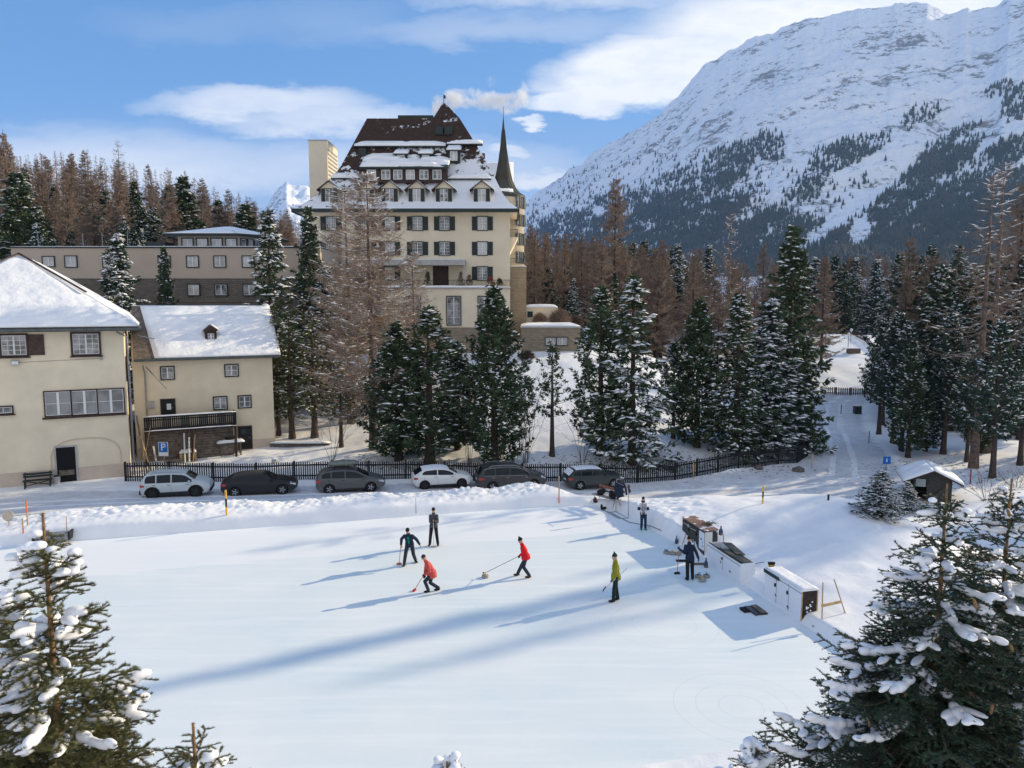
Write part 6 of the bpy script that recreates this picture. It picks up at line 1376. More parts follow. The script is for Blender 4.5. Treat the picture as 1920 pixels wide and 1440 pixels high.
    if clad:
        for nm, xa, xb in (('rear_bumper', -.5 * L - .02, -.5 * L + .1), ('front_bumper', .5 * L - .1, .5 * L + .02)): MB().box(xa, xb, -hw * .82, hw * .82, .3, .55).build(nm, M_PLAST, t, bevel=.03)
    zr = H + .03
    if rails or box:
        for sg in (-1, 1):
            yw = ring(.4 * L)[7][0] - .06; MB().tube([(-L / 2 + .16 * L, sg * yw, np.interp(.16 * L, tx, tz) - .04), (-L / 2 + .2 * L, sg * yw, np.interp(.2 * L, tx, tz) + .035), (-L / 2 + .4 * L, sg * yw, H + .03), (-L / 2 + .55 * L, sg * yw, np.interp(.55 * L, tx, tz) + .035), (-L / 2 + .6 * L, sg * yw, np.interp(.6 * L, tx, tz) - .04)], .022, 6).build('roof_rail', M_RIM if chrome or not box else M_PLAST, t)
    if box:
        for xx in (.27, .47): MB().box(-L / 2 + xx * L - .03, -L / 2 + xx * L + .03, -hw * .75, hw * .75, H + .05, H + .08).build('crossbar', M_PLAST, t)
        mb = MB(); V = []; Fq = []; n = 16; K = 10
        for i in range(K + 1):
            s = -1 + 2 * i / K; e = (1 - abs(s) ** 4) ** .5 if abs(s) < 1 else .0; e = max(e, .35)
            for k in range(n):
                a = 6.283 * k / n; y = .38 * e * math.copysign(abs(math.cos(a)) ** .5, math.cos(a)); z = .17 * e * math.copysign(abs(math.sin(a)) ** .6, math.sin(a)); V.append((-L / 2 + .4 * L + s * 1.0, .05 + y, H + .27 + z * (1 if z > 0 else .8)))
        for i in range(K):
            for k in range(n): Fq.append((i * n + k, i * n + (k + 1) % n, (i + 1) * n + (k + 1) % n, (i + 1) * n + k))
        Fq.append(tuple(range(n))); Fq.append(tuple(K * n + k for k in range(n))); mb.add(V, Fq); mb.build('roof_box', mat('greenish_grey_plastic', (.17, .19, .175), .5, .06), t, smooth=True)
    if chrome:
        mb = MB(); pr = [( (x0 + (x1 - x0) * i / 14) * L) for i in range(15)]
        for sg in (-1, 1):
            for f_ in (lambda x: np.interp(x, bx, bz) + .025, lambda x: max(np.interp(x, tx, tz) - .108, np.interp(x, bx, bz) + .03)):
                q = [(x - L / 2, sg * (Wd(x, f_(x)) + .012), f_(x)) for x in pr]; mb.tube(q, .011, 4)
        mb.build('window_trim', M_RIM, t)
    yr = ring(.0)[4][0]; MB().box(-L / 2 - .012, -L / 2 + .01, -.26, .26, zb_ - .28, zb_ - .17).build('number_plate', M_WHITE, t)
    if snowroof:
        vs = []; fs = []; K2 = 18
        for i in range(K2 + 1):
            x = L * (.14 + .46 * i / K2); wmax = ring(x)[8][0] * .96
            for k in range(K2 + 1): y = -wmax + 2 * wmax * k / K2; e = min(i, K2 - i, k, K2 - k); vs.append((x - L / 2, y, Zt(x, y) + .004 + snowroof * min(1, e / 2) * (.5 + float(vn(x * 3, y * 3, int(px))))))
        for i in range(K2):
            for k in range(K2): fs.append((i * (K2 + 1) + k, (i + 1) * (K2 + 1) + k, (i + 1) * (K2 + 1) + k + 1, i * (K2 + 1) + k + 1))
        MB().add(vs, fs).build('roof_frost', M_BRSNOW, t, smooth=True)
    return t
L1 = 'silver small off-roader with dark cladding, nearest the pale house'; L2 = 'black estate car second in the row, behind the yellow marker post'; L3 = 'grey tall estate carrying a roof box'
L4 = 'white hatchback in the middle of the row'; L5 = 'dark grey minivan with chrome window trim'; L6 = 'dark green-grey hatchback with snow on its rear window, last in the row'
WS = {L1: (.655, .775), L2: (.60, .71), L3: (.60, .76), L4: (.60, .74), L5: (.655, .78), L6: (.60, .71)}
RW = {L1: (.012, .075), L2: (.03, .15), L3: (.015, .09), L4: (.03, .15), L5: (.012, .07), L6: (.02, .10)}
hd = R(14)
car(L1, 4.13, 1.76, 1.60, [(0, .92), (.015, 1.06), (.075, 1.46), (.12, 1.55), (.22, 1.59), (.45, 1.60), (.60, 1.54), (.655, 1.47), (.775, 1.12), (.80, 1.08), (.9, .98), (.97, .84), (1, .62)], [(0, .92), (.08, .98), (.5, .95), (.8, .94), (1, .7)], carpaint('silver_paint', (.50, .55, .56), .1), (.185, .79), M_RIMD, 334, 930, 45.2, hd, rails=True, clad=True, pillars=(.24, .45), ws=(.085, .735), wr=.335)
car(L2, 4.66, 1.78, 1.42, [(0, .86), (.02, .98), (.15, 1.28), (.22, 1.37), (.40, 1.42), (.55, 1.38), (.60, 1.32), (.71, 1.02), (.8, .97), (.93, .84), (.98, .74), (1, .56)], [(0, .86), (.1, .98), (.5, .92), (.71, .90), (1, .7)], carpaint('black_paint', (.016, .016, .018), .10), (.185, .80), M_RIM, 489, 926, 46.4, hd, pillars=(.215, .415), ws=(.10, .68), wr=.325)
car(L3, 4.46, 1.77, 1.57, [(0, .9), (.015, 1.05), (.09, 1.42), (.14, 1.51), (.25, 1.56), (.42, 1.57), (.55, 1.49), (.60, 1.42), (.76, 1.05), (.82, 1.0), (.93, .86), (.98, .76), (1, .58)], [(0, .9), (.08, 1.03), (.5, .96), (.76, .92), (1, .72)], carpaint('grey_paint', (.095, .10, .105), .2), (.19, .785), M_RIM, 658, 925, 47.6, hd, rails=True, box=True, pillars=(.22, .42), ws=(.085, .72), wr=.325)
car(L4, 4.1, 1.72, 1.44, [(0, .86), (.02, 1.0), (.15, 1.33), (.22, 1.40), (.38, 1.44), (.52, 1.40), (.60, 1.31), (.74, 1.0), (.82, .95), (.93, .82), (.98, .72), (1, .55)], [(0, .86), (.12, 1.0), (.5, .92), (.74, .88), (1, .7)], carpaint('white_paint', (.72, .72, .71), .3), (.185, .80), M_RIMD, 829, 925, 49.4, hd, pillars=(.40,), ws=(.15, .70), wr=.315, snowroof=.012)
car(L5, 4.85, 1.9, 1.72, [(0, .95), (.012, 1.15), (.07, 1.58), (.12, 1.67), (.25, 1.72), (.42, 1.72), (.58, 1.63), (.655, 1.5), (.78, 1.14), (.85, 1.08), (.94, .94), (.985, .84), (1, .6)], [(0, .95), (.08, 1.08), (.5, 1.02), (.78, .98), (1, .75)], carpaint('anthracite_paint', (.05, .05, .05), .25), (.195, .80), M_RIM, 957, 922, 49.9, hd, rails=True, chrome=True, pillars=(.24, .45), ws=(.09, .745), wr=.34)
car(L6, 4.2, 1.74, 1.45, [(0, .88), (.015, 1.0), (.10, 1.36), (.15, 1.42), (.35, 1.45), (.53, 1.40), (.60, 1.33), (.71, 1.02), (.8, .98), (.93, .86), (.98, .76), (1, .56)], [(0, .88), (.12, .97), (.5, .94), (.71, .91), (1, .72)], carpaint('dark_green_paint', (.03, .042, .042), .2), (.20, .79), M_RIM, 1112, 919, 50.6, hd, pillars=(.22, .42), ws=(.09, .68), wr=.315, snow_rear=True, snowroof=.01)
# ============================================================ street furniture
def pole(lab, px, py, pyt, r=.035, bands=None, name='marker_pole', lean=(0, 0), cat_='post'):
    b = G(px, py); h = at(px, pyt, b.y).z - b.z; t = thing(name, lab, cat_, b); n = len(bands); 
    for i, m in enumerate(bands): MB().tube([(lean[0] * i / n, lean[1] * i / n, h * i / n - (.3 if i == 0 else 0)), (lean[0] * (i + 1) / n, lean[1] * (i + 1) / n, h * (i + 1) / n)], r, 8).build('pole_section', m, t)
    return t
M_YEL = mat('yellow_paint', (.75, .42, .03), .5, .1); M_BLK = mat('black_paint_band', (.02, .02, .02), .5, .1); M_BAMB = mat('bamboo', (.45, .30, .16), .7, .2)
pole('tall yellow and black snow marker post in front of the black estate car', 425, 966, 919, .05, [M_YEL, M_BLK, M_YEL])
pole('yellow topped marker stake under the fence bend', 1300, 898, 868, .04, [M_BAMB, M_YEL])
pole('yellow and black marker post behind the snow mound', 1430, 944, 910, .04, [M_YEL, M_BLK, M_YEL][:3])
pole('thin bamboo marker near the boulders by the road', 1522, 879, 851, .03, [M_BAMB, M_YEL])
pole('short dark stub post on the crest of the snow mound', 1553, 938, 927, .05, [M_BLK])
pole('thin dark marker on the left side of the far road', 1532, 834, 806, .04, [M_BLK, M_DBROWN])
pole('thin dark marker on the right side of the far road', 1629, 832, 808, .04, [M_BLK, M_DBROWN])
pole('far dark marker in the middle distance on the road', 1577, 776, 758, .05, [M_BLK])
pole('orange-brown stake right of the hut', 1819, 907, 880, .05, [mat('rust_paint', (.25, .07, .04), .7, .2)])
pole('tall bamboo stick at the left picture side beyond the rink', 52, 985, 938, .03, [M_BAMB, M_ORANGE])
pole('short orange stick beside the tall bamboo stick at the left', 44, 1000, 972, .03, [M_ORANGE, M_BAMB])
pole('thin stick right of the dark hatch in the snow', 126, 1000, 968, .02, [M_BAMB])
pole('orange stick standing in the snow bank behind the rink', 1048, 942, 893, .035, [M_ORANGE, M_BAMB, M_BAMB])
pole('hair-thin wire stake in the snow bank left of centre', 780, 962, 934, .012, [M_BLK])
pole('short wooden stake at the lower right edge of the rink', 1546, 1420, 1392, .02, [M_BAMB])
for px_, py_, pt_, lb in ((1590, 656, 630, 'white lamp post on the crest of the bright slope'), (1595, 642, 622, 'second white lamp on the crest of the bright slope')):
    t = pole(lb, px_, py_, pt_, .07, [M_GREYM], name='street_lamp', cat_='lamp'); b = G(px_, py_); h = at(px_, pt_, b.y).z - b.z; MB().lathe([(.05, 0), (.28, .2), (.25, .55), (.05, .7)], 12, c=(0, 0, h)).build('lantern', M_WHITE, t)
b = G(1597, 662); t = thing('slope_hutch', 'small dark wooden box half buried on the bright slope', 'box', b); MB().box(-.8, 1.4, -.6, .6, -.3, .9).build('box_body', M_WOOD, t); MB().box(-1.6, 1.5, -.8, .8, .9, 1.05).build('lid', M_BRSNOW, t)
b = G(1607, 776); t = thing('litter_bin', 'dark green bin on the right side of the far road', 'bin', b); MB().box(-.4, .4, -.35, .35, 0, 1.05).build('bin_body', M_DGREEN, t); MB().box(-.43, .43, -.38, .38, 1.05, 1.18).build('lid', M_BRSNOW, t)
# parking sign
M_BLUE = mat('sign_blue', (.01, .12, .42), .4, .05)
def textmesh(s, size, m, par, loc, name='lettering', ext=.006):
    c = bpy.data.curves.new('t', 'FONT'); c.body = s; c.size = size; c.extrude = ext; c.align_x = 'CENTER'; c.align_y = 'CENTER'; o = bpy.data.objects.new('t', c); COL.objects.link(o)
    dg = bpy.context.evaluated_depsgraph_get(); me = bpy.data.meshes.new_from_object(o.evaluated_get(dg)); bpy.data.objects.remove(o); me.materials.clear(); me.materials.append(m)
    me.transform(Matrix.Rotation(R(90), 4, 'X')); q = link(name, me, par); q.location = loc; return q
b = at(309, 893, 49.8); b.z = gz(b.x, b.y); t = thing('parking_sign', 'blue P parking sign on a post behind the silver car', 'sign', b); zs = at(309, 829, 49.8).z - b.z; ze = at(309, 855, 49.8).z - b.z
MB().tube([(0, .04, -.3), (0, .04, zs - .05)], .03, 8).build('post', M_GREYM, t); pl = MB().box(-.33, .33, -.02, .0, ze, zs).build('plate', M_WHITE, t); MB().box(-.30, .30, -.026, -.021, ze + .27, zs - .03).build('blue_field', M_BLUE, pl)
q = textmesh('P', .72, M_WHITE, pl, (0, -.03, (ze + .27 + zs) / 2 - .02)); bm = bmesh.new(); bm.from_mesh(q.data); bm.to_mesh(q.data); bm.free()
b = at(1661, 893, 50.5); b.z = gz(b.x, b.y); t = thing('blue_footpath_sign', 'blue square sign with a small white figure on a post left of the hut', 'sign', b); zs = at(1661, 856, 50.5).z - b.z; ze = at(1661, 870, 50.5).z - b.z
MB().tube([(0, .04, -.6), (0, .04, zs - .05)], .03, 8).build('post', M_BLUE, t); pl = MB().box(-.27, .27, -.02, 0, ze, zs).build('plate', M_BLUE, t)
mb = MB(); zc = (zs + ze) / 2; mb.box(-.035, .035, -.026, -.021, zc - .12, zc + .06); mb.lathe([(.03, 0), (.03, .004)], 10, mat=Matrix.Translation((0, -.024, zc + .12)) @ Matrix.Rotation(R(90), 4, 'X')); mb.box(-.08, .08, -.0255, -.0212, zc + .02, zc + .05); mb.build('pictogram', M_WHITE, pl)
b = G(17, 985); t = thing('round_sign', 'plain round pale disc sign on a stake at the left edge', 'sign', b); h = at(17, 967, b.y).z - b.z; MB().tube([(0, 0, -.2), (0, 0, h)], .02, 6).build('stake', M_BAMB, t); MB().lathe([(.27, -.01), (.27, .01)], 24, mat=Matrix.Translation((0, -.03, h)) @ Matrix.Rotation(R(90), 4, 'X')).build('disc', mat('worn_disc', (.52, .45, .36), .7, .15), t)
# boulders
for px_, py_, r_, lb in ((1497, 884, .42, 'angular dark boulder on the snow at the roadside'), (1423, 880, .28, 'smaller dark stone sticking out of the roadside snow, left of the boulder')):
    b = G(px_, py_); mb = MB(); v, f = ico(); rsb = np.random.RandomState(px_); mb.add([Vector((p.x * r_ * 1.3, p.y * r_, p.z * r_ * .8)) * (.8 + .35 * rsb.rand()) for p in v], f); o = mb.build('boulder', mat('boulder_rock', (.14, .125, .11), .95, .3, 8), bevel=0); o.location = b + Vector((0, 0, .1)); tag(o, lb, 'rock')
# ============================================================ hut
b = G(1742, 932); b.y += .2; th = R(-20); t = thing('wooden_hut', 'small dark log hut with a snowy gable roof and an open side beyond the road', 'hut', b, th)
HW_, HD_, HH_ = 1.3, 1.5, 1.6
wl = MB()
for k in range(10):
    z0_ = k * .16; wl.box(-.35, HW_, -HD_, -HD_ + .1 - (k % 2) * .012, z0_, z0_ + .152); wl.box(-HW_, HW_, HD_ - .1, HD_, z0_, z0_ + .152); wl.box(HW_ - .1, HW_ - (k % 2) * .012, -HD_ + .1, HD_ - .1, z0_, z0_ + .152)
    if k < 5: wl.box(-HW_, -HW_ + .1, -HD_ + .1, HD_ - .1, z0_, z0_ + .152)
wl.prism([(-HW_, HH_), (HW_, HH_), (0, HH_ + .62)], -HD_, -HD_ + .1); wl.prism([(-HW_, HH_), (HW_, HH_), (0, HH_ + .62)], HD_ - .1, HD_); wl.build('log_wall', mat('hut_logs', (.06, .056, .052), .85, .3, 6), t)
MB().box(-HW_ + .02, HW_ - .12, -HD_ + .3, HD_ - .12, -.05, .04).build('floor', M_WOOD, t)
for x in (-HW_ - .35, -HW_ + .06): MB().box(x, x + .12, -HD_ - .2, -HD_ - .08, -.2, HH_ + .1).build('post', M_DGREEN, t)
mb = MB(); mb.box(-HW_ + .15, -.42, -HD_ + .02, -HD_ + .06, 1.0, 1.55); mb.build('notice_board', mat('grey_board', (.32, .36, .36), .7, .1), t); MB().beam((-.3, -HD_ - .03, .1), (HW_ - .1, -HD_ - .03, HH_ - .1), .04, .1, up=(0, 1, 0)).build('brace', M_DBROWN, t)
ro = MB(); 
for sg in (-1, 1): ro.add([(sg * 1.95, -HD_ - .5, HH_ - .22), (0, -HD_ - .5, HH_ + .68), (0, HD_ + .4, HH_ + .68), (sg * 1.95, HD_ + .4, HH_ - .22), (sg * 1.95, -HD_ - .5, HH_ - .32), (0, -HD_ - .5, HH_ + .58), (0, HD_ + .4, HH_ + .58), (sg * 1.95, HD_ + .4, HH_ - .32)], [(0, 1, 2, 3), (4, 7, 6, 5), (0, 4, 5, 1), (1, 5, 6, 2), (2, 6, 7, 3), (3, 7, 4, 0)])
rf = ro.build('roof', M_DBROWN, t)
for sg in (-1, 1): snowslab(rf, [(sg * 1.98, -HD_ - .5, HH_ - .22), (sg * 1.98, HD_ + .4, HH_ - .22), (0, HD_ + .4, HH_ + .69), (0, -HD_ - .5, HH_ + .69)], .2, sub=12, seed=90)
t.scale = (.88, .88, .92)
# ============================================================ by the pale houses
def hw(u, yl, z=None):       # pale-house local -> world
    c, s = math.cos(TH), math.sin(TH); x = H1.O.x + u * c - yl * s; y = H1.O.y + u * s + yl * c
    return Vector((x, y, gz(x, y) if z is None else z))
ub, _ = H1.px(42, 893, -.6); ue, _ = H1.px(98, 893, -.6); p = hw((ub + ue) / 2, -.6); Lb = (ue - ub) / 2
t = thing('green_bench', 'dark green slatted bench against the pale house wall', 'bench', p, TH)
for sx in (-1, 1): MB().beam((sx * Lb * .85, .1, -.1), (sx * Lb * .85, .25, .95), .06, .08, up=(1, 0, 0)).beam((sx * Lb * .85, -.3, -.1), (sx * Lb * .85, -.28, .45), .06, .08, up=(1, 0, 0)).beam((sx * Lb * .85, -.32, .42), (sx * Lb * .85, .2, .42), .06, .05).build('leg', M_DGREEN, t)
mb = MB(); [mb.box(-Lb, Lb, -.3 + k * .13, -.2 + k * .13, .44, .475) for k in range(4)]; mb.build('seat', M_DGREEN, t); mb = MB(); [mb.box(-Lb, Lb, .2, .235, .6 + k * .17, .73 + k * .17) for k in range(2)]; mb.build('backrest', M_DGREEN, t)
MB().beam((-Lb * .8, 0, .1), (Lb * .8, 0, .38), .05, .05).beam((Lb * .8, 0.02, .1), (-Lb * .8, 0.02, .38), .05, .05).build('brace', M_DGREEN, t)
up, _ = H1.px(106, 893, -.4); p = hw(up, -.4); t = thing('grey_planter', 'grey round planter between the bench and the doorway', 'planter', p); MB().lathe([(.17, -.1), (.22, .5), (.2, .5), (.18, .42)], 14).build('pot', M_CONC, t); mb = MB(); addell(mb, (0, 0, .5), (.2, .2, .12)); mb.build('plant', M_DGREEN, t)
# yard between the houses: pallets, planks, white fence panel, tub, crates
def gw_(px, py): return G(px, py, 49)
p = G(353, 862, 50.5); t = thing('pallet_stack', 'stack of yellow wooden pallets with snow on top in the yard', 'pallets', p, TH)
for k in range(4):
    mb = MB(); z = k * .145
    for j in range(5): mb.box(-.6, .6, -.4 + j * .17, -.4 + j * .17 + .1, z + .12, z + .142)
    for j in (-.55, 0, .45): mb.box(j, j + .1, -.4, .4, z + .02, z + .12)
    for j in (-.4, .3): mb.box(-.6, .6, j, j + .1, z, z + .02)
    mb.build('pallet', M_LWOOD, t)
snowslab(t, [(-.6, -.4, .58), (.6, -.4, .58), (.6, .4, .58), (-.6, .4, .58)], .22, sub=8)
p = G(325, 866, 50.5); o = MB().box(-.5, .5, -.3, .3, 0, .25).build('timber_bundle', M_WOOD); o.location = p; o.rotation_euler = (0, 0, TH); tag(o, 'low reddish timber bundle left of the pallet stack', 'timber')
p = G(398, 853, 51); t = thing('white_lattice', 'white slatted gate panel leaning among the snow in the yard', 'gate panel', p, TH + .1); mb = MB()
for k in range(11): mb.beam((-.95 + k * .19, 0, -.05), (-.95 + k * .19 + .1, .25, .75), .05, .03)
mb.build('slat', M_WHITE, t); MB().beam((-1, .06, .15), (1, .06, .15), .03, .06).beam((-1, .22, .6), (1.05, .22, .6), .03, .06).build('rail', M_WHITE, t)
p = G(433, 853, 51.5); t = thing('workbench', 'snow topped timber table beside the lower dark door', 'table', p, TH); mb = MB(); [mb.box(x, x + .1, y, y + .1, 0, .95) for x in (-.75, .65) for y in (-.35, .25)]; mb.build('leg', M_WOOD, t); MB().box(-.95, .95, -.45, .45, .95, 1.03).box(-.75, .3, -.33, -.29, .2, .9).build('top', M_WOOD, t); snowslab(t, [(-1, -.5, 1.03), (1, -.5, 1.03), (1, .5, 1.03), (-1, .5, 1.03)], .18, sub=10)
t2 = thing('black_tub', 'black tub standing on the snow topped table', 'tub', (p.x, p.y, p.z + 1.15)); MB().lathe([(.32, -.1), (.4, .3), (.42, .32), (.36, .32), (.3, .0)], 18).build('tub_body', M_BLACKW, t2)
for k, (px_, py_, pt_, lx, lb) in enumerate(((266, 885, 800, .9, 'leftmost rough plank leaning on the pale house side wall'), (276, 884, 780, -1.0, 'long pale plank leaning steeply on the pale house side wall'), (285, 884, 812, -1.3, 'shorter plank leaning beside the long pale plank'), (297, 880, 838, -.6, 'short grey board leaning near the parking sign'), (347, 868, 812, .05, 'white post standing behind the pallet stack'), (355, 868, 820, .1, 'second thinner white post behind the pallet stack'), (362, 866, 815, .35, 'slanting pale stick behind the pallet stack'))):
    p = G(px_, py_, 49.6) if k > 3 else at(px_, py_, 50.6 + .1 * k); p.z = gz(p.x, p.y); h = at(px_, pt_, p.y).z - p.z; o = MB().beam((0, 0, -.1), (lx * .7, .3 if k < 4 else 0, h), .12 if k < 4 else .09, .035 if k < 4 else .07).build('leaning_plank' if k < 4 else 'upright_post', (M_LWOOD, M_WOOD, M_LWOOD, M_CONC, M_WHITE, M_WHITE, M_BAMB)[k]); o.location = p; tag(o, lb, 'plank' if k < 4 else 'post')
p = G(514, 868, 50.5); t = thing('tree_stump', 'small snow-capped pale stump behind the black estate car', 'stump', p); MB().lathe([(.2, -.1), (.17, .3)], 12).build('wood', M_CONC, t); mb = MB(); addell(mb, (0, 0, .33), (.19, .19, .1)); mb.build('snow_cap', M_BRSNOW, t, smooth=True)
# stone kerb near bent pines
t = thing('rubble_wall', 'low snow covered rubble wall at the foot of the bent pines', 'wall', G(540, 838)); mb = MB(); rsw = np.random.RandomState(4)
for k in range(16): mb.box(-1.4 + k * .3, -1.4 + k * .3 + .27, -.2, .25, -.2, .22 + .1 * rsw.rand())
mb.build('stonework', M_STONED, t); snowslab(t, [(-1.4, -.25, .32), (3.4, -.25, .32), (3.4, .3, .32), (-1.4, .3, .32)], .14, sub=12)
# hatch in the snow at the left
p = G(103, 996); t = thing('snow_hatch', 'dark framed drain hatch sunk in the snow bank at the left', 'hatch', p, R(15)); MB().box(-.7, .7, -.5, .5, -.35, -.02).build('grating', mat('icy_metal', (.35, .36, .38), .5, .3, 6, col2=(.05, .05, .055)), t); mb = MB(); mb.box(-.78, -.7, -.58, .58, -.3, .06); mb.box(.7, .78, -.58, .58, -.3, .06); mb.box(-.7, .7, .5, .58, -.3, .058); mb.build('frame', M_BLACKW, t)
# ============================================================ people on the ice
M_SKIN = mat('skin', (.50, .30, .21), .6, .08, 20); M_EYE = mat('eye_dark', (.02, .015, .012), .3, .1)
def fab(n, c, var=.22): return mat(n, c, .85, var, 9, bump=.04, bscale=11)
def basis(d, fw):
    d = Vector(d).normalized(); a = Vector(fw) - d * d.dot(Vector(fw)); a.normalize(); b = d.cross(a); return Matrix((a, b, d)).transposed()   # columns: forward, side, along
def ik(a, b, l1, l2, hint):
    d = b - a; L = min(d.length, (l1 + l2) * .998); dn = d.normalized(); b2 = a + dn * L
    c = (l1 * l1 - l2 * l2 + L * L) / (2 * L); h = math.sqrt(max(0, l1 * l1 - c * c)); hn = Vector(hint) - dn * dn.dot(Vector(hint)); hn.normalize()
    return a + dn * c + hn * h, b2
def limb(mb, pts, rs_):
    n = 5; P = []; Q = []
    for i in range(len(pts) - 1):
        for k in range(n): P.append(pts[i].lerp(pts[i + 1], k / n)); Q.append(rs_[i] + (rs_[i + 1] - rs_[i]) * k / n)
    P.append(pts[-1]); Q.append(rs_[-1]); mb.tube(P, Q, 12)
    for p, r in zip(pts, rs_): addell(mb, p, (r, r, r))
def hand(mb, w, d, fw, k=1.0, curl=1.0, fat=1.0):
    """palm plus five separate fingers; d = direction of the hand, fw = side the fingers close to"""
    d = Vector(d).normalized(); fw = Vector(fw); fw = (fw - d * d.dot(fw)).normalized(); s = d.cross(fw); M_ = Matrix((fw, s, d)).transposed()
    addell(mb, w + d * .045 * k, (.017 * k * fat, .042 * k, .052 * k), M_)
    for i, (o, L) in enumerate(((-.031, .062), (-.011, .072), (.010, .068), (.030, .053))):
        p0 = w + d * .085 * k + s * o * k; p1 = p0 + (d * .75 + fw * .65 * curl) * L * .42 * k; p2 = p1 + (d * (1 - 1.1 * curl) + fw * 1.0) * L * .32 * k; p3 = p2 + (d * (-.55 * curl) + fw * .5) * L * .28 * k
        mb.tube([p0 - d * .02, p0, p1, p2, p3], [.009 * fat, .0095 * fat, .009 * fat, .0085 * fat, .0065 * fat], 7)
    t0 = w + d * .03 * k - s * .036 * k; t1 = t0 + (d * .6 - s * .6 + fw * .5) * .034 * k; mb.tube([t0 + s * .012, t0, t1, t1 + (d * .5 + fw * .8) * .03 * k], [.012 * fat, .0115 * fat, .0105 * fat, .008 * fat], 7)
def person(lab, px, py, H, face, pel, neck, hands, feet, jacket, trousers, boots, hat, glove=None, bob=False, hem=.10, headtilt=(0, 0), look=None, puffy=1.0, toes=None, Y=None, elbow=None, hipz=.985, scarf=None, shirt=None):
    b = G(px, py) if Y is None else at(px, py, Y); b.z = 0; Yb = b.y; k = H / 1.77; f = Vector((math.cos(R(face)), math.sin(R(face)), 0)); sd_ = Vector((f.y, -f.x, 0))  # sd_: person's right
    W_ = lambda q: at(q[0], q[1], Yb + (q[2] if len(q) > 2 else 0)) - b
    t = thing('person', lab, 'person', b)
    P = W_(pel); N_ = W_(neck); dz_ = hipz * k - P.z; P.z += dz_; N_.z += dz_; tor = (N_ - P); tor = tor.normalized(); N_ = P + tor * .52 * k
    shr = N_ - tor * .095 * k + sd_ * .155 * k; shl = N_ - tor * .095 * k - sd_ * .155 * k; hr_ = P + sd_ * .09 * k - tor * .04 * k; hl_ = P - sd_ * .09 * k - tor * .04 * k
    HR, HL_ = [W_(h) for h in hands]; FR, FL = [W_(h) for h in feet]; FR.z = .09 * k; FL.z = .09 * k
    if Vector(FR).length > 3: pass
    lf = [Vector((math.cos(R(face + (toes[i] if toes else 0))), math.sin(R(face + (toes[i] if toes else 0))), 0)) for i in range(2)]
    kr, FR = ik(hr_, FR, .44 * k, .42 * k, f); kl, FL = ik(hl_, FL, .44 * k, .42 * k, f)
    eh = elbow or (Vector((0, 0, -.6)) - f * .5)
    er, HR = ik(shr, HR, .29 * k, .25 * k, eh + sd_ * .5); el_, HL_ = ik(shl, HL_, .29 * k, .25 * k, eh - sd_ * .5)
    lk = look if look is not None else f; lk = Vector(lk).normalized(); hup = (tor * .6 + Vector((0, 0, .7))).normalized()
    hc = N_ + tor * .05 * k + hup * .12 * k + f * .03 * k + Vector((0, 0, -.0)); HB = basis(hup - lk * headtilt[0] * 0 + lk * headtilt[0], lk); c0, c1, c2 = HB.col[0], HB.col[1], HB.col[2]
    hands_dir = [(HR - er).normalized(), (HL_ - el_).normalized()]
    # body: one continuous skin mesh
    mb = MB(); addell(mb, hc, (.092 * k, .074 * k, .115 * k), HB); addell(mb, hc - c2 * .06 * k + c0 * .025 * k, (.062 * k, .055 * k, .06 * k), HB)
    addell(mb, hc + c0 * .098 * k - c2 * .015 * k, (.018 * k, .012 * k, .022 * k), HB)
    for s_ in (-1, 1): addell(mb, hc + c1 * s_ * .076 * k - c0 * .005, (.018 * k, .01 * k, .03 * k), HB)
    addell(mb, hc + c0 * .082 * k - c2 * .062 * k, (.012 * k, .024 * k, .008 * k), HB)
    limb(mb, [hc - c2 * .06 * k, N_ - tor * .02], [.055 * k, .06 * k]); TB = basis(tor, f)
    for q, r in ((.40, (.06, .09, .09)), (.28, (.09, .13, .13)), (.1, (.09, .13, .12)), (-.02, (.09, .14, .09))): addell(mb, P + tor * q * k, [c_ * k for c_ in r], TB)
    for a_, b_, c_ in ((shr, er, HR), (shl, el_, HL_)): limb(mb, [a_, b_, c_], [.048 * k, .038 * k, .027 * k])
    for a_, b_, c_ in ((hr_, kr, FR), (hl_, kl, FL)): limb(mb, [a_, b_, c_], [.075 * k, .052 * k, .038 * k])
    for F_, l_ in ((FR, lf[0]), (FL, lf[1])): addell(mb, F_ + l_ * .05 * k - Vector((0, 0, .045 * k)), (.11 * k, .036 * k, .035 * k), basis((0, 0, 1), l_))
    for w, d, s_ in ((HR, hands_dir[0], 1), (HL_, hands_dir[1], -1)): hand(mb, w, d, (f * .3 - sd_ * s_), k)
    bd = mb.build('body', M_SKIN, t, smooth=True); voxel(bd, .0085, 2, .4)
    mb = MB()
    for s_ in (-1, 1): addell(mb, hc + c0 * .083 * k + c1 * s_ * .03 * k + c2 * .012 * k, (.008, .012, .007), HB)
    mb.build('eyes', M_EYE, t, smooth=True)
    # jacket
    mb = MB(); pf = puffy
    for q, r in ((.45, (.08, .10, .08)), (.40, (.10, .145, .10)), (.34, (.12, .165, .12)), (.24, (.13, .165, .14)), (.1, (.13, .165, .13)), (-.02, (.13, .17, .12))): addell(mb, P + tor * q * k, (r[0] * k * pf, r[1] * k * (1 + (pf - 1) * .6), r[2] * k), TB)
    n_ = 10; ring0 = P + tor * .06 * k; ringe = P - tor * .02 * k - Vector((0, 0, hem * k)); mb.tube([ring0, ring0.lerp(ringe, .5), ringe], [.155 * k * pf, .165 * k * pf, .165 * k * pf], 18)
    for a_, b_, c_ in ((shr, er, HR), (shl, el_, HL_)): limb(mb, [a_, b_, c_.lerp(b_, .06)], [.062 * k * pf, .060 * k * pf, .05 * k])
    limb(mb, [N_ - tor * .03, N_ + tor * .035 * k + f * .005], [.09 * k, .078 * k])
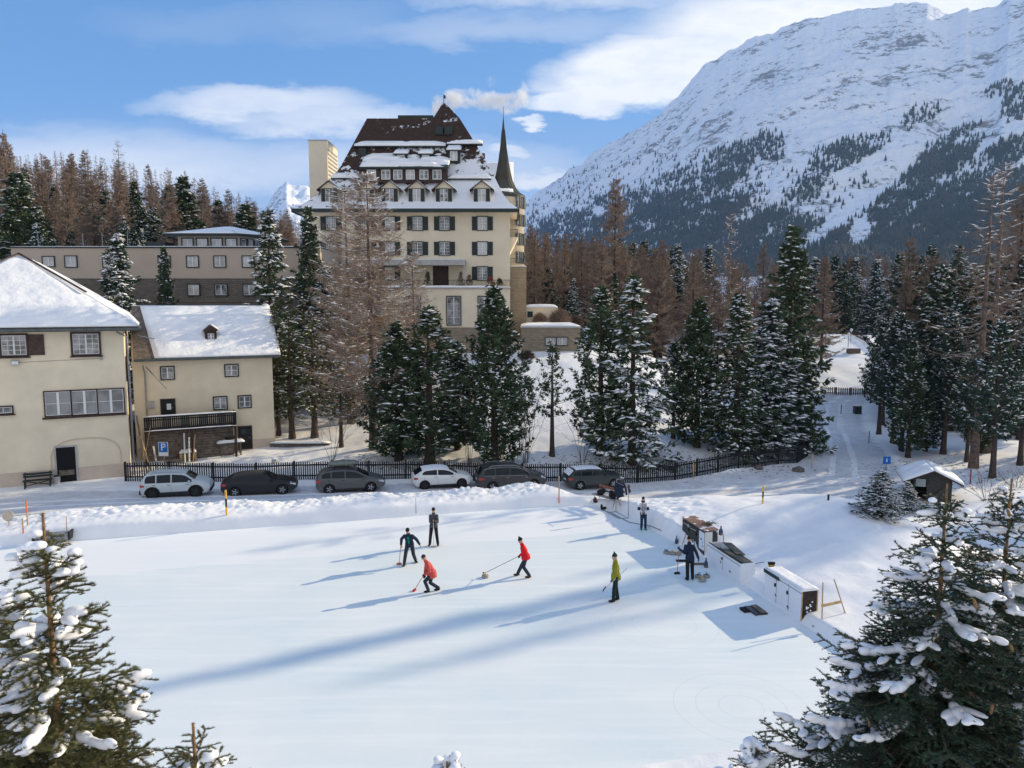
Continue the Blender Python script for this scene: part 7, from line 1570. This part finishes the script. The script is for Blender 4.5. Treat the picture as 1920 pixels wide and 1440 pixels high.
    jk = mb.build('jacket', jacket, t, smooth=True); voxel(jk, .013, 3, .5)
    if shirt:
        mb = MB(); 
        for q in (.34, .2, .06, -.04): addell(mb, P + tor * q * k + f * .075 * k * pf, (.085 * k, .06 * k, .1 * k), TB)
        sh_ = mb.build('shirt', shirt, t, smooth=True); voxel(sh_, .013, 3)
    if scarf: mb = MB(); mb.lathe([(.08, -.03), (.105, 0), (.1, .05), (.07, .07)], 14, mat=Matrix.Translation(N_ + tor * .02) @ basis(tor, f).to_4x4()); mb.build('scarf', scarf, t, smooth=True)
    # trousers, boots
    mb = MB(); addell(mb, P - tor * .02 * k, (.125 * k, .155 * k, .12 * k), TB)
    for a_, b_, c_ in ((hr_, kr, FR), (hl_, kl, FL)): limb(mb, [a_, b_, c_ + Vector((0, 0, .02))], [.098 * k, .078 * k, .068 * k])
    tr_o = mb.build('trousers', trousers, t, smooth=True); voxel(tr_o, .013, 3, .5)
    for F_, l_ in ((FR, lf[0]), (FL, lf[1])):
        mb = MB(); B_ = basis((0, 0, 1), l_); addell(mb, F_ + l_ * .055 * k + Vector((0, 0, -.04 * k)), (.145 * k, .052 * k, .05 * k), B_); limb(mb, [F_ + Vector((0, 0, -.03)), F_ + Vector((0, 0, .05 * k))], [.055 * k, .056 * k]); o = mb.build('boot', boots, t, smooth=True); voxel(o, .012, 2)
    # hat
    mb = MB(); vi, fi = ico(); r_ = (.103 * k, .088 * k, .115 * k); pts_ = [hc + c2 * .035 * k - c0 * .008 + HB @ Vector((p.x * r_[0], p.y * r_[1], max(p.z, -.12) * r_[2])) for p in vi]; mb.add(pts_, fi)
    if bob: addell(mb, hc + c2 * .17 * k, (.035, .035, .035))
    ho = mb.build('hat', hat, t, smooth=True); voxel(ho, .012, 1)
    if glove:
        for w, d, s_ in ((HR, hands_dir[0], 1), (HL_, hands_dir[1], -1)):
            mb = MB(); hand(mb, w, d, (f * .3 - sd_ * s_), k * 1.12, fat=1.35); limb(mb, [w - d * .03, w + d * .02], [.038 * k, .036 * k]); o = mb.build('glove', glove, t, smooth=True); voxel(o, .007, 1)
    return t, b, HR + b, HL_ + b
M_NAVY = fab('navy_fabric', (.018, .028, .055)); M_BLKF = fab('black_fabric', (.014, .014, .016)); M_GREYJ = fab('slate_grey_fabric', (.06, .06, .068)); M_CORAL = fab('coral_red_fabric', (.55, .085, .075), .12); M_RED = fab('bright_red_fabric', (.68, .012, .02), .12)
M_OLIVE = fab('olive_yellow_fabric', (.27, .26, .02), .16); M_GRN = fab('teal_green_fabric', (.0, .20, .13)); M_DKB = fab('dark_blue_fabric', (.012, .022, .05)); M_WHTF = fab('white_navy_fabric', (.62, .6, .66), .1); M_JEAN = fab('dark_jeans', (.022, .032, .05)); M_TEALB = fab('teal_boot', (.0, .16, .12)); M_BRN = fab('brown_boot', (.09, .035, .03)); M_DKG = fab('dark_green_fabric', (.012, .03, .028)); M_BOOT = fab('black_boot', (.015, .015, .016)); M_TANG = fab('tan_glove', (.50, .36, .20), .1)
M_SHAFT = mat('pale_shaft', (.55, .52, .48), .5, .1, 8); M_SHAFTR = mat('orange_shaft', (.45, .16, .09), .5, .1, 8); M_SHAFTD = mat('dark_shaft', (.04, .035, .035), .4, .1, 8)
def broom(lab, p0, p1, shaft, head=M_BLKF, hl=.28, nm='curling_broom', hd=None):
    """p0 = upper end, p1 = head end (world)"""
    p0 = Vector(p0); p1 = Vector(p1); t = thing(nm, lab, 'broom', p1); d = (p0 - p1); MB().tube([(0, 0, .03), d], .013, 7).build('shaft', shaft, t)
    a = Vector(hd) if hd else Vector((1, .2, 0)); a.normalize(); B_ = Matrix((a, Vector((0, 0, 1)).cross(a), Vector((0, 0, 1)))).transposed().to_4x4(); MB().box(-hl / 2, hl / 2, -.045, .045, 0.0, .05, mat=B_).box(-hl / 2 + .02, hl / 2 - .02, -.03, .03, .05, .08, mat=B_).build('brush_head', head, t, bevel=.01); return t
t, b, hr_, hl2 = person('person in a grey jacket and black cap leaning on an upright broom, farthest back', 813, 1023, 1.78, -90, (813, 986, .05), (813, 962, -.02), ((812, 978.5, -.30), (814, 978, -.30)), ((806, 1021, 0), (821, 1021, 0)), mat('grey_banded_fabric', (.075, .072, .08), .85, .3, 4), M_BLKF, M_BOOT, M_BLKF, M_BLKF, look=(.0, -1, -.35), headtilt=(.25, 0), toes=(-14, 14), puffy=1.05)
broom('broom held upright by the person in the grey jacket', hr_ + Vector((.02, -.08, .12)), G(813, 1026.5), M_SHAFT, M_CONC, .24)
t, b, hr_, hl2 = person('person in an open dark jacket over a green shirt stepping forward with a short broom', 768, 1058, 1.80, -90, (768, 1022, 0), (765.5, 1006, -.2), ((752, 1022, -.1), (787, 1021, -.1)), ((758, 1060, -.2), (779, 1052.5, .25)), M_DKB, mat('charcoal_fabric', (.03, .032, .034), .85, .2, 6), M_BOOT, M_BLKF, M_TANG, look=(-.15, -1, -.5), headtilt=(.35, 0), puffy=1.15, toes=(-10, 35), shirt=M_GRN, hem=.08, hipz=.90)
broom('short reddish broom in the right hand of the person with the green shirt', hr_ + Vector((.0, -.03, .05)), G(748.5, 1058.5), M_SHAFTR, M_SHAFTR, .22)
t, b, hr_, hl2 = person('person in a long coral red padded coat bending over a red broom', 811, 1109, 1.68, 195, (810, 1072.5, 0), (800, 1055, -.05), ((795.5, 1082, .05), (797, 1078, -.2)), ((822, 1108.5, .1), (803, 1105, -.1)), M_CORAL, M_JEAN, M_BOOT, fab('striped_dark_hat', (.06, .03, .05)), M_BLKF, look=(-1, -.2, -.5), headtilt=(.3, 0), puffy=1.22, hem=.2, hipz=.82)
broom('red broom swept by the person in the coral coat', hr_.lerp(hl2, .5) + Vector((.02, 0, .1)), G(777, 1108), M_SHAFTR, mat('red_broom_head', (.45, .03, .02), .5, .1), .2, hd=(.3, 1, 0))
t, b, hr_, hl2 = person('person in a bright red jacket pushing a stone with a long delivery stick', 984, 1082, 1.78, 190, (986, 1044, 0), (979, 1023, -.05), ((974.5, 1042, -.15), (986, 1046, .15)), ((992.5, 1080, -.1), (971, 1080.5, .15)), M_RED, M_JEAN, M_BRN, M_BLKF, M_BLKF, look=(-1, -.15, -.45), headtilt=(.25, 0), puffy=1.12, hem=.1, bob=True, elbow=Vector((.8, 0, -.5)), hipz=.88)
M_GRAN = mat('curling_granite', (.30, .29, .28), .35, .3, 90); M_YH = mat('yellow_handle', (.62, .45, .12), .4, .1); M_GH = mat('green_handle', (.03, .13, .09), .4, .1)
def stone(lab, p, hm, rot=0.0, r=.145, grp=None):
    t = thing('curling_stone', lab, 'curling stone', p, rot, grp); MB().lathe([(.06, 0), (r * .82, .01), (r, .04), (r + .002, .065), (r, .09), (r * .84, .115), (r * .5, .124), (.02, .126)], 26).build('granite', M_GRAN, t, smooth=True)
    MB().lathe([(r + .0025, .055), (r + .0035, .065), (r + .0025, .075)], 26).build('striking_band', M_CONC, t)
    MB().lathe([(.07, .125), (.07, .137), (.02, .142)], 18).tube([(-.02, 0, .14), (-.03, 0, .175), (-.01, 0, .19), (.06, 0, .19), (.115, 0, .18)], .014, 8).build('handle', hm, t, smooth=True); return t
ps = G(910, 1083); stone('yellow handled curling stone at the end of the long delivery stick', ps, M_YH, R(200)); 
t_ = thing('delivery_stick', 'long thin stick reaching from the red jacket hand to the yellow stone', 'stick', ps); MB().tube([Vector((0, 0, .2)), hr_ - ps], .011, 6).build('shaft', M_SHAFTD, t_); mb = MB(); addell(mb, (-.07, 0, .2), (.05, .03, .03)); mb.build('stick_head', M_BLKF, t_)
t, b, hr_, hl2 = person('person in an olive yellow jacket and bobble hat standing sideways with a broom', 1153, 1127, 1.80, 185, (1155, 1082.5, 0), (1154, 1058, 0), ((1150, 1092, .18), (1147.5, 1092, -.16)), ((1158, 1124, .1), (1150, 1127, -.12)), M_OLIVE, M_DKG, M_BOOT, M_DKG, M_NAVY, look=(-1, -.05, -.15), headtilt=(.05, 0), puffy=1.1, bob=True, hem=.14, elbow=Vector((.6, 0, -.7)))
q1 = hl2 + (at(1176, 1065, hl2.y + .1) - hl2); q0 = at(1133, 1106, hl2.y - .12); broom('pale broom held slanting by the person in the olive jacket', q1, q0, M_SHAFT, mat('dark_grey_pad', (.08, .08, .085), .7, .1), .22, hd=(.5, 0, .8))
t, b, hr_, hl2 = person('person in a white and navy jacket with green boots standing at the rink corner', 1206, 993, 1.62, -90, (1206.5, 961.5, .03), (1206, 943, .03), ((1204.5, 961.5, -.2), (1209, 961, -.2)), ((1202.5, 991, 0), (1210, 992, 0)), M_WHTF, fab('deep_blue_trousers', (.015, .035, .075)), M_TEALB, fab('dark_grey_hat', (.03, .035, .04)), M_NAVY, look=(-.1, -1, -.3), headtilt=(.2, 0), scarf=M_NAVY, puffy=1.02, toes=(-12, 12))
mb = MB()
N0 = at(1206, 944, b.y + .03) - b
for sx_ in (-.055, .055): mb.beam(N0 + Vector((sx_, -.15, .02)), N0 + Vector((sx_ * 1.0, -.165, -.42)), .02, .03)
for sx_ in (-1, 1): mb.beam(N0 + Vector((sx_ * .20, -.09, -.16)), N0 + Vector((sx_ * .24, -.11, -.30)), .12, .1)
mb.build('jacket_stripes', M_NAVY, t)
t, b, hr_, hl2 = person('person in dark blue seen from behind, holding a broom before the dark cabinet', 1293, 1087, 1.76, 88, (1293.5, 1046.5, 0), (1292.5, 1024, 0), ((1312, 1053, -.05), (1274.5, 1030, .05)), ((1298.5, 1084, 0), (1289, 1087, -.08)), M_DKB, M_BLKF, M_BOOT, M_BLKF, M_NAVY, toes=(-20, 16), puffy=1.08, hem=.14, elbow=Vector((-.0, -.2, -.8)))
broom('broom held upright by the person in dark blue', hl2 + Vector((0, .03, .12)), G(1269.5, 1076), M_SHAFTR, M_BLKF, .24)
# ============================================================ rink side
CA = math.atan2(6.5, -1.53)          # direction of the cabinet row (away from camera), world angle
M_BOXW = None
def peel(name, c1, c2, bias):
    m, t, p = rawmat(name); tcn = nd(t, 'ShaderNodeTexCoord').outputs['Object']; n = nd(t, 'ShaderNodeTexNoise', {'Vector': tcn, 'Scale': 2.1, 'Detail': 5, 'Roughness': .6}).outputs[0]
    t.links.new(mixc(t, ramp(t, n, [(bias, 0), (bias + .02, 1)]), c1, c2), p.inputs['Base Color']); p.inputs['Roughness'].default_value = .7; return m
M_PW = peel('peeling_white_paint', (.78, .81, .86), (.04, .04, .04), .66); M_PB = peel('dark_board', (.035, .035, .032), (.75, .78, .82), .60); M_TOPB = peel('brown_lid', (.20, .115, .085), (.80, .83, .88), .56)
def cabinet(lab, x, y, z, L, Wc, Hc, doors, front, end, top, name='wooden_cabinet', open_=False):
    """near front corner at x,y; local +x runs away along the row, local -y is to the right (outside of rink)"""
    t = thing(name, lab, 'cabinet', (x, y, z), CA); th_ = .03
    # local: x 0..L along row away; y 0..-W outwards
    MB().box(0, L, -th_, 0, -.35, Hc).build('front_panel', front, t); MB().box(0, th_, -Wc, -th_, -.35, Hc).build('end_panel', end, t); MB().box(L - th_, L, -Wc, -th_, -.35, Hc).build('far_panel', end, t); MB().box(th_, L - th_, -Wc, -Wc + th_, -.35, Hc).build('back_panel', end, t)
    if not open_:
        MB().box(-.04, L + .04, -Wc - .04, .05, Hc, Hc + .03).build('lid', top, t)
    mb = MB()
    for k in range(1, doors): mb.box(L * k / doors - .006, L * k / doors + .006, .001, .006, 0, Hc - .03)
    mb.box(.0, L, .001, .007, Hc - .1, Hc - .085); mb.build('door_gaps', M_BLACKW, t) if doors > 1 else None
    for k in range(1, doors): MB().box(L * k / doors + .03, L * k / doors + .1, .0, .035, Hc * .58, Hc * .7).build('latch', M_BLACKW, t)
    return t
c1 = at(1334, 1046, 30.9); c1.z = gz(c1.x, c1.y); zc1 = .12
t = cabinet('dark framed cabinet with a brown lid, farthest of the three along the rink edge', 8.42, 31.0, .12, 2.15, .62, 1.05, 3, M_PB, M_PB, M_TOPB); MB().box(-.012, -.003, -.36, -.0, -.3, 1.0).build('white_panel', M_WHITE, t)
MB().beam((1.95, .05, .86), (1.35, .05, .88), .03, .02).beam((1.25, .05, .82), (.75, .05, .85), .03, .02).build('pale_batten', M_SHAFT, t)
MB().box(.02, .5, .002, .012, .15, .95).build('frosted_panel', peel('frosted_panel', (.74, .79, .84), (.05, .06, .06), .56), t)
t = cabinet('long low open white crate holding dark boards, middle of the three along the rink edge', 9.02, 27.9, .1, 2.7, .66, .72, 2, M_PW, M_PW, M_PW, name='open_crate', open_=True)
MB().box(.03, 2.67, -.63, -.03, -.2, .45).build('crate_floor', M_BLACKW, t)
for k, (xa, xb, y0, y1, z0, tl) in enumerate(((.0, 1.5, -.62, -.12, .74, .1), (.9, 2.3, -.6, -.2, .80, -.12))):
    o = MB().box(xa, xb, y0, y1, 0, .03).build('loose_board', peel('loose_board%d' % k, (.13, .09, .07), (.03, .05, .04), .5), t); o.location = (0, 0, z0); o.rotation_euler = (.12, -.06 + .04 * k, tl)
MB().beam((.1, -.04, .75), (2.6, -.04, .76), .05, .02).build('edge_strip', M_DBROWN, t)
t = cabinet('white cabinet with a snow covered lid, nearest of the three along the rink edge', 10.05, 24.4, .1, 2.25, .64, 1.02, 3, M_PW, mat('dark_brown_end', (.045, .032, .028), .8, .3, 6), M_PW); MB().box(-.02, .0, -.64, -.60, -.2, 1.02).box(-.02, 0, -.03, .01, -.2, 1.02).build('corner_trim', M_LWOOD, t); MB().box(1.3, 2.27, .04, .055, .9, 1.04).build('dark_edge', M_DGREEN, t); snowslab(t, [(0, 0, 1.05), (2.25, 0, 1.05), (2.25, -.64, 1.05), (0, -.64, 1.05)], .05, sub=10)
rsd = np.random.RandomState(3); mb = MB()
for k in range(9): addell(mb, (-.01, -.2 - .25 * rsd.rand(), .15 + .5 * rsd.rand()), (.012, .035, .03))
mb.build('snow_spots', M_BRSNOW, t)
def cl(x, y, z): return Vector((10.05 + x * math.cos(CA) - y * math.sin(CA), 24.4 + x * math.sin(CA) + y * math.cos(CA), z))
# poles, planks and brooms around the cabinets
def stick(name, lab, cat_, p0, p1, r, m, sq=False):
    p0 = Vector(p0); p1 = Vector(p1); mb = MB(); (mb.beam((0, 0, 0), p1 - p0, r * 2, r * 2) if sq else mb.tube([(0, 0, 0), p1 - p0], r, 7)); o = mb.build(name, m); o.location = p0; return tag(o, lab, cat_)
Yc = 24.0
stick('wooden_pole', 'upright thin wooden pole in front of the dark end of the nearest cabinet', 'pole', at(1541, 1168, 23.9), at(1543, 1092, 24.1), .02, M_BAMB); stick('wooden_pole', 'leaning wooden pole right of the nearest cabinet', 'pole', at(1588, 1160, 24.2), at(1564, 1086, 24.6), .02, M_BAMB)
stick('short_plank', 'light plank nailed out from the dark end of the nearest cabinet', 'plank', at(1541, 1136, 24.0), at(1577, 1128, 24.25), .035, M_LWOOD, True); stick('long_plank', 'long pale plank lying at the foot of the nearest cabinet', 'plank', at(1524, 1176, 23.85), at(1590, 1164, 24.2), .05, mat('frosty_wood', (.55, .45, .38), .8, .15), True)
stick('orange_shaft_broom', 'red and white broom shaft leaning against the far end of the dark cabinet', 'broom', at(1279, 1022, 32.4), at(1298, 968, 33.2), .016, M_SHAFTR); stick('orange_pole', 'pale wooden pole standing between the dark cabinet and the open crate', 'pole', at(1354, 1060, 30.6), at(1357, 1002, 30.7), .02, M_BAMB)
p = at(1448, 1100, 27.8); q = at(1446, 1066, 27.8); stick('broom_shaft', 'shaft of the upside down black brush behind the open crate', 'broom', p, q, .014, M_DBROWN); t = thing('upturned_brush', 'black fan shaped brush head pointing up behind the open crate', 'brush', q); MB().add([(-.07, -.04, 0), (.07, -.04, 0), (.07, .04, 0), (-.07, .04, 0), (-.14, -.05, .26), (.14, -.05, .26), (.14, .05, .26), (-.14, .05, .26)], [(0, 3, 2, 1), (4, 5, 6, 7), (0, 1, 5, 4), (1, 2, 6, 5), (2, 3, 7, 6), (3, 0, 4, 7)]).build('bristles', M_BLKF, t); MB().box(-.13, .13, -.056, -.05, .13, .16).build('stripe', M_YEL, t)
for i, (a, b_, m_, lb) in enumerate((((1382, 1064), (1411, 1048), M_SHAFT, 'white broom lying across the open crate'), ((1408, 1058), (1433, 1054), M_SHAFTD, 'dark broom lying on the right of the open crate'), ((1390, 1067), (1438, 1066), M_SHAFTD, 'long dark broom resting along the near edge of the open crate'), ((1360, 1042), (1404, 1071), M_SHAFTR, 'orange broom shaft lying along the rink side of the open crate'))):
    p0 = at(*a, 28.9 if i != 3 else 29.9); p1 = at(*b_, 28.6 if i != 3 else 28.0); mb = MB().tube([(0, 0, 0), p1 - p0], .014, 6); t = thing('stored_broom', lb, 'broom', p0); mb.build('shaft', m_, t); MB().box(-.04, .04, -.12, .12, -.03, .03).build('brush_head', M_BLKF, t)
def bottle(lab, p, m, s=1.0):
    t = thing('bottle', lab, 'bottle', p); MB().lathe([(.05 * s, 0), (.055 * s, .02), (.055 * s, .2), (.02 * s, .3), (.018 * s, .38), (.02 * s, .4)], 14).build('glass_body', m, t, smooth=True); MB().lathe([(.056 * s, .02), (.0565 * s, .1)], 14).build('wrapping', M_WOOD, t)
M_BOT = mat('blue_bottle', (.02, .05, .12), .15, .1, spec=.6)
bottle('blue bottle standing on the near corner of the dark cabinet lid', at(1351.5, 1003, 31.2), M_BOT, 1.7); bottle('blue bottle standing on the ice right of the person in dark blue', G(1323.5, 1063.5), M_BOT, 1.6); bottle('small blue bottle standing in the snow left of the dark cabinet', G(1268.5, 1020.5), M_BOT, 1.4)
p = at(1331, 990, 31.9); p.z = 1.21; mb = MB(); rsg = np.random.RandomState(2); n = 120; ar = blades(np.stack([rsg.normal(0, .14, n), rsg.normal(0, .08, n), rsg.uniform(0, .06, n)], 1), unit(rsg.normal(size=(n, 3)) + [0, 0, .3]), .12, .03, rsg); o = link('fir_sprig', arrmesh('fir_sprig', *ar, M_NEEDLEY)); o.location = p; tag(o, 'green fir sprig lying on the dark cabinet lid', 'sprig')
# stones
for i, (x, y, m_, lb) in enumerate(((1309.5, 1083, M_GH, 'green handled stone, left of the three stones beside the dark blue person'), (1325, 1082.5, M_GH, 'green handled stone, right of the three stones beside the dark blue person'), (1317, 1090, M_YH, 'pale stone in front of the two green handled stones'), (1250, 1038, M_GH, 'leftmost of the three stones in the cabinet shade'), (1261, 1039.5, M_YH, 'middle of the three stones in the cabinet shade'), (1272, 1040.5, M_YH, 'rightmost of the three stones in the cabinet shade'))): stone(lb, G(x, y), m_, R(30 + 50 * i), grp='curling stones')
# rubber mats / hacks
p = G(1418, 1146); t = thing('rubber_hack', 'dark wet rubber foot hack lying on the ice before the nearest cabinet', 'foot hack', p, CA - R(90)); MB().box(-.25, .25, -.35, .4, 0, .05).build('base_plate', mat('wet_rubber', (.03, .03, .033), .25, .4, 9), t, bevel=.01); MB().box(-.5, -.27, -.05, .3, 0, .08).build('foot_block', M_BLKF, t)
mb = MB().box(.0, .22, -.3, .35, .05, .09).build('raised_pad', M_WOOD, t)
p = G(1281, 1052); o = MB().box(-.3, .12, -.12, .12, 0, .03).build('small_mat', M_BLKF); o.location = p; tag(o, 'small dark mat on the ice left of the person in dark blue', 'mat')
p = G(1308, 1058); o = MB().box(-.2, .3, -.12, .12, 0, .03).build('wooden_board', M_WOOD); o.location = p; tag(o, 'small wooden board on the ice behind the dark blue person', 'board')
for (x, y, lb) in ((1047, 985, 'upper faint grey scrape mark'),): pass
# bench with clothes at the far corner
p = G(1137, 948); p.z = gz(p.x, p.y); th = math.atan2(-1.4, 2.2); t = thing('rink_bench', 'wooden bench with thin metal legs at the far rink corner', 'bench', p, R(-52))
MB().box(-.95, .95, -.2, .2, .46, .5).build('seat', mat('frosty_bench_wood', (.34, .30, .28), .7, .2), t); mb = MB(); mb.box(-.95, .95, .36, .39, .62, .72); mb.box(-.95, .95, .40, .43, .82, .95); mb.build('backrest', mat('reddish_wood', (.30, .12, .07), .7, .2), t)
for sx_ in (-.75, .75): MB().tube([(sx_ - .1, -.18, 0), (sx_, -.15, .46)], .014, 5).tube([(sx_ + .1, .3, 0), (sx_, .1, .46), (sx_, .42, .95)], .014, 5).build('leg', M_DBROWN, t)
def lump(name, lab, cat_, p, ells, m):
    mb = MB(); [addell(mb, c, r) for c, r in ells]; o = mb.build(name, m, smooth=True); voxel(o, .02, 3); o.location = p; return tag(o, lab, cat_)
pb = Vector(p); M_ = Matrix.Rotation(R(-52), 3, 'Z')
lump('black_bag', 'black bag lying on the far end of the bench', 'bag', pb + M_ @ Vector((-.45, 0, .5)), [((0, 0, .15), (.22, .17, .17)), ((.15, .05, .22), (.16, .13, .14))], M_BLKF); lump('black_coat', 'black coat heaped on the near end of the bench', 'coat', pb + M_ @ Vector((.5, 0, .5)), [((0, 0, .2), (.26, .18, .22)), ((.12, .02, .1), (.26, .2, .13)), ((-.1, 0, .35), (.14, .12, .12))], M_BLKF)
lump('dark_boots', 'pair of dark boots under the left side of the bench', 'boots', G(1117, 943), [((0, 0, .08), (.14, .07, .08)), ((-.08, 0, .18), (.07, .07, .12)), ((.08, .16, .08), (.14, .07, .08)), ((0, .16, .18), (.07, .07, .12))], M_BRN); lump('black_shoes', 'pair of black shoes in the snow before the bench', 'shoes', G(1130, 956), [((0, 0, .08), (.13, .07, .08)), ((-.06, 0, .2), (.07, .07, .13)), ((.1, .14, .07), (.14, .07, .08))], M_BOOT)
# goal-like frame carrying a hanging navy coat
pa = G(1155, 960); pb2 = G(1178, 972); ha = at(1155, 899, pa.y).z - pa.z; hb2 = at(1177, 908, pb2.y).z - pb2.z; t = thing('coat_rack', 'thin grey metal rack with two uprights standing in the trodden snow', 'rack', pa); d = pb2 - pa
MB().tube([(0, 0, -.1), (0, 0, ha)], .02, 6).build('upright', M_GREYM, t); MB().tube([d + Vector((0, 0, -.1)), d + Vector((0, 0, hb2))], .02, 6).build('upright', M_GREYM, t); MB().tube([(-.5, -.2, .04), (0, 0, .02), d, d + Vector((-.5, -.1, .04)), (-.5, -.2, .04)], .02, 6).tube([(0, 0, ha), (.35, .1, ha + .02)], .02, 6).tube([(0, 0, ha - .15), (d.x * .6, d.y * .6, ha - .15)], .015, 6).build('bar', M_GREYM, t)
cp_ = Vector((at(1162, 905, pa.y).x, pa.y - .05, pa.z + ha - .12)); mb = MB()
for q, r in (((0, 0, -.12), (.22, .1, .14)), ((0, 0, -.3), (.21, .12, .2)), ((0, 0, -.55), (.22, .12, .22)), ((0, 0, -.72), (.22, .12, .14))): addell(mb, q, r)
limb(mb, [Vector((.2, 0, -.1)), Vector((.32, 0, -.35)), Vector((.36, -.02, -.68))], [.075, .06, .05]); limb(mb, [Vector((-.2, 0, -.1)), Vector((-.24, 0, -.4)), Vector((-.2, -.02, -.7))], [.075, .06, .05]); addell(mb, (0, 0, .02), (.09, .07, .06))
o = mb.build('hanging_coat', M_NAVY, smooth=True); voxel(o, .016, 3); o.location = cp_; tag(o, 'navy blue coat hanging on the metal rack above the bench', 'coat')
mb = MB(); addell(mb, (0, 0, 0), (.06, .06, .16)); addell(mb, (.04, 0, -.2), (.08, .06, .12)); o = mb.build('brown_bag', M_BRN, smooth=True); voxel(o, .014, 2); o.location = d + pa + Vector((0, 0, hb2 - .15)); tag(o, 'small brown bag hung from the right upright of the metal rack', 'bag')
# hose along the corner of the rink
cv = [G(x, y) + Vector((0, 0, .03)) for x, y in ((1128, 957), (1145, 962), (1160, 970), (1180, 980), (1200, 984), (1222, 988), (1240, 996))]; o = MB().tube([c - cv[0] for c in cv], .022, 6).build('grey_hose', mat('grey_hose', (.22, .25, .28), .6, .1), smooth=True); o.location = cv[0]; tag(o, 'grey hose curving along the far corner of the rink', 'hose')
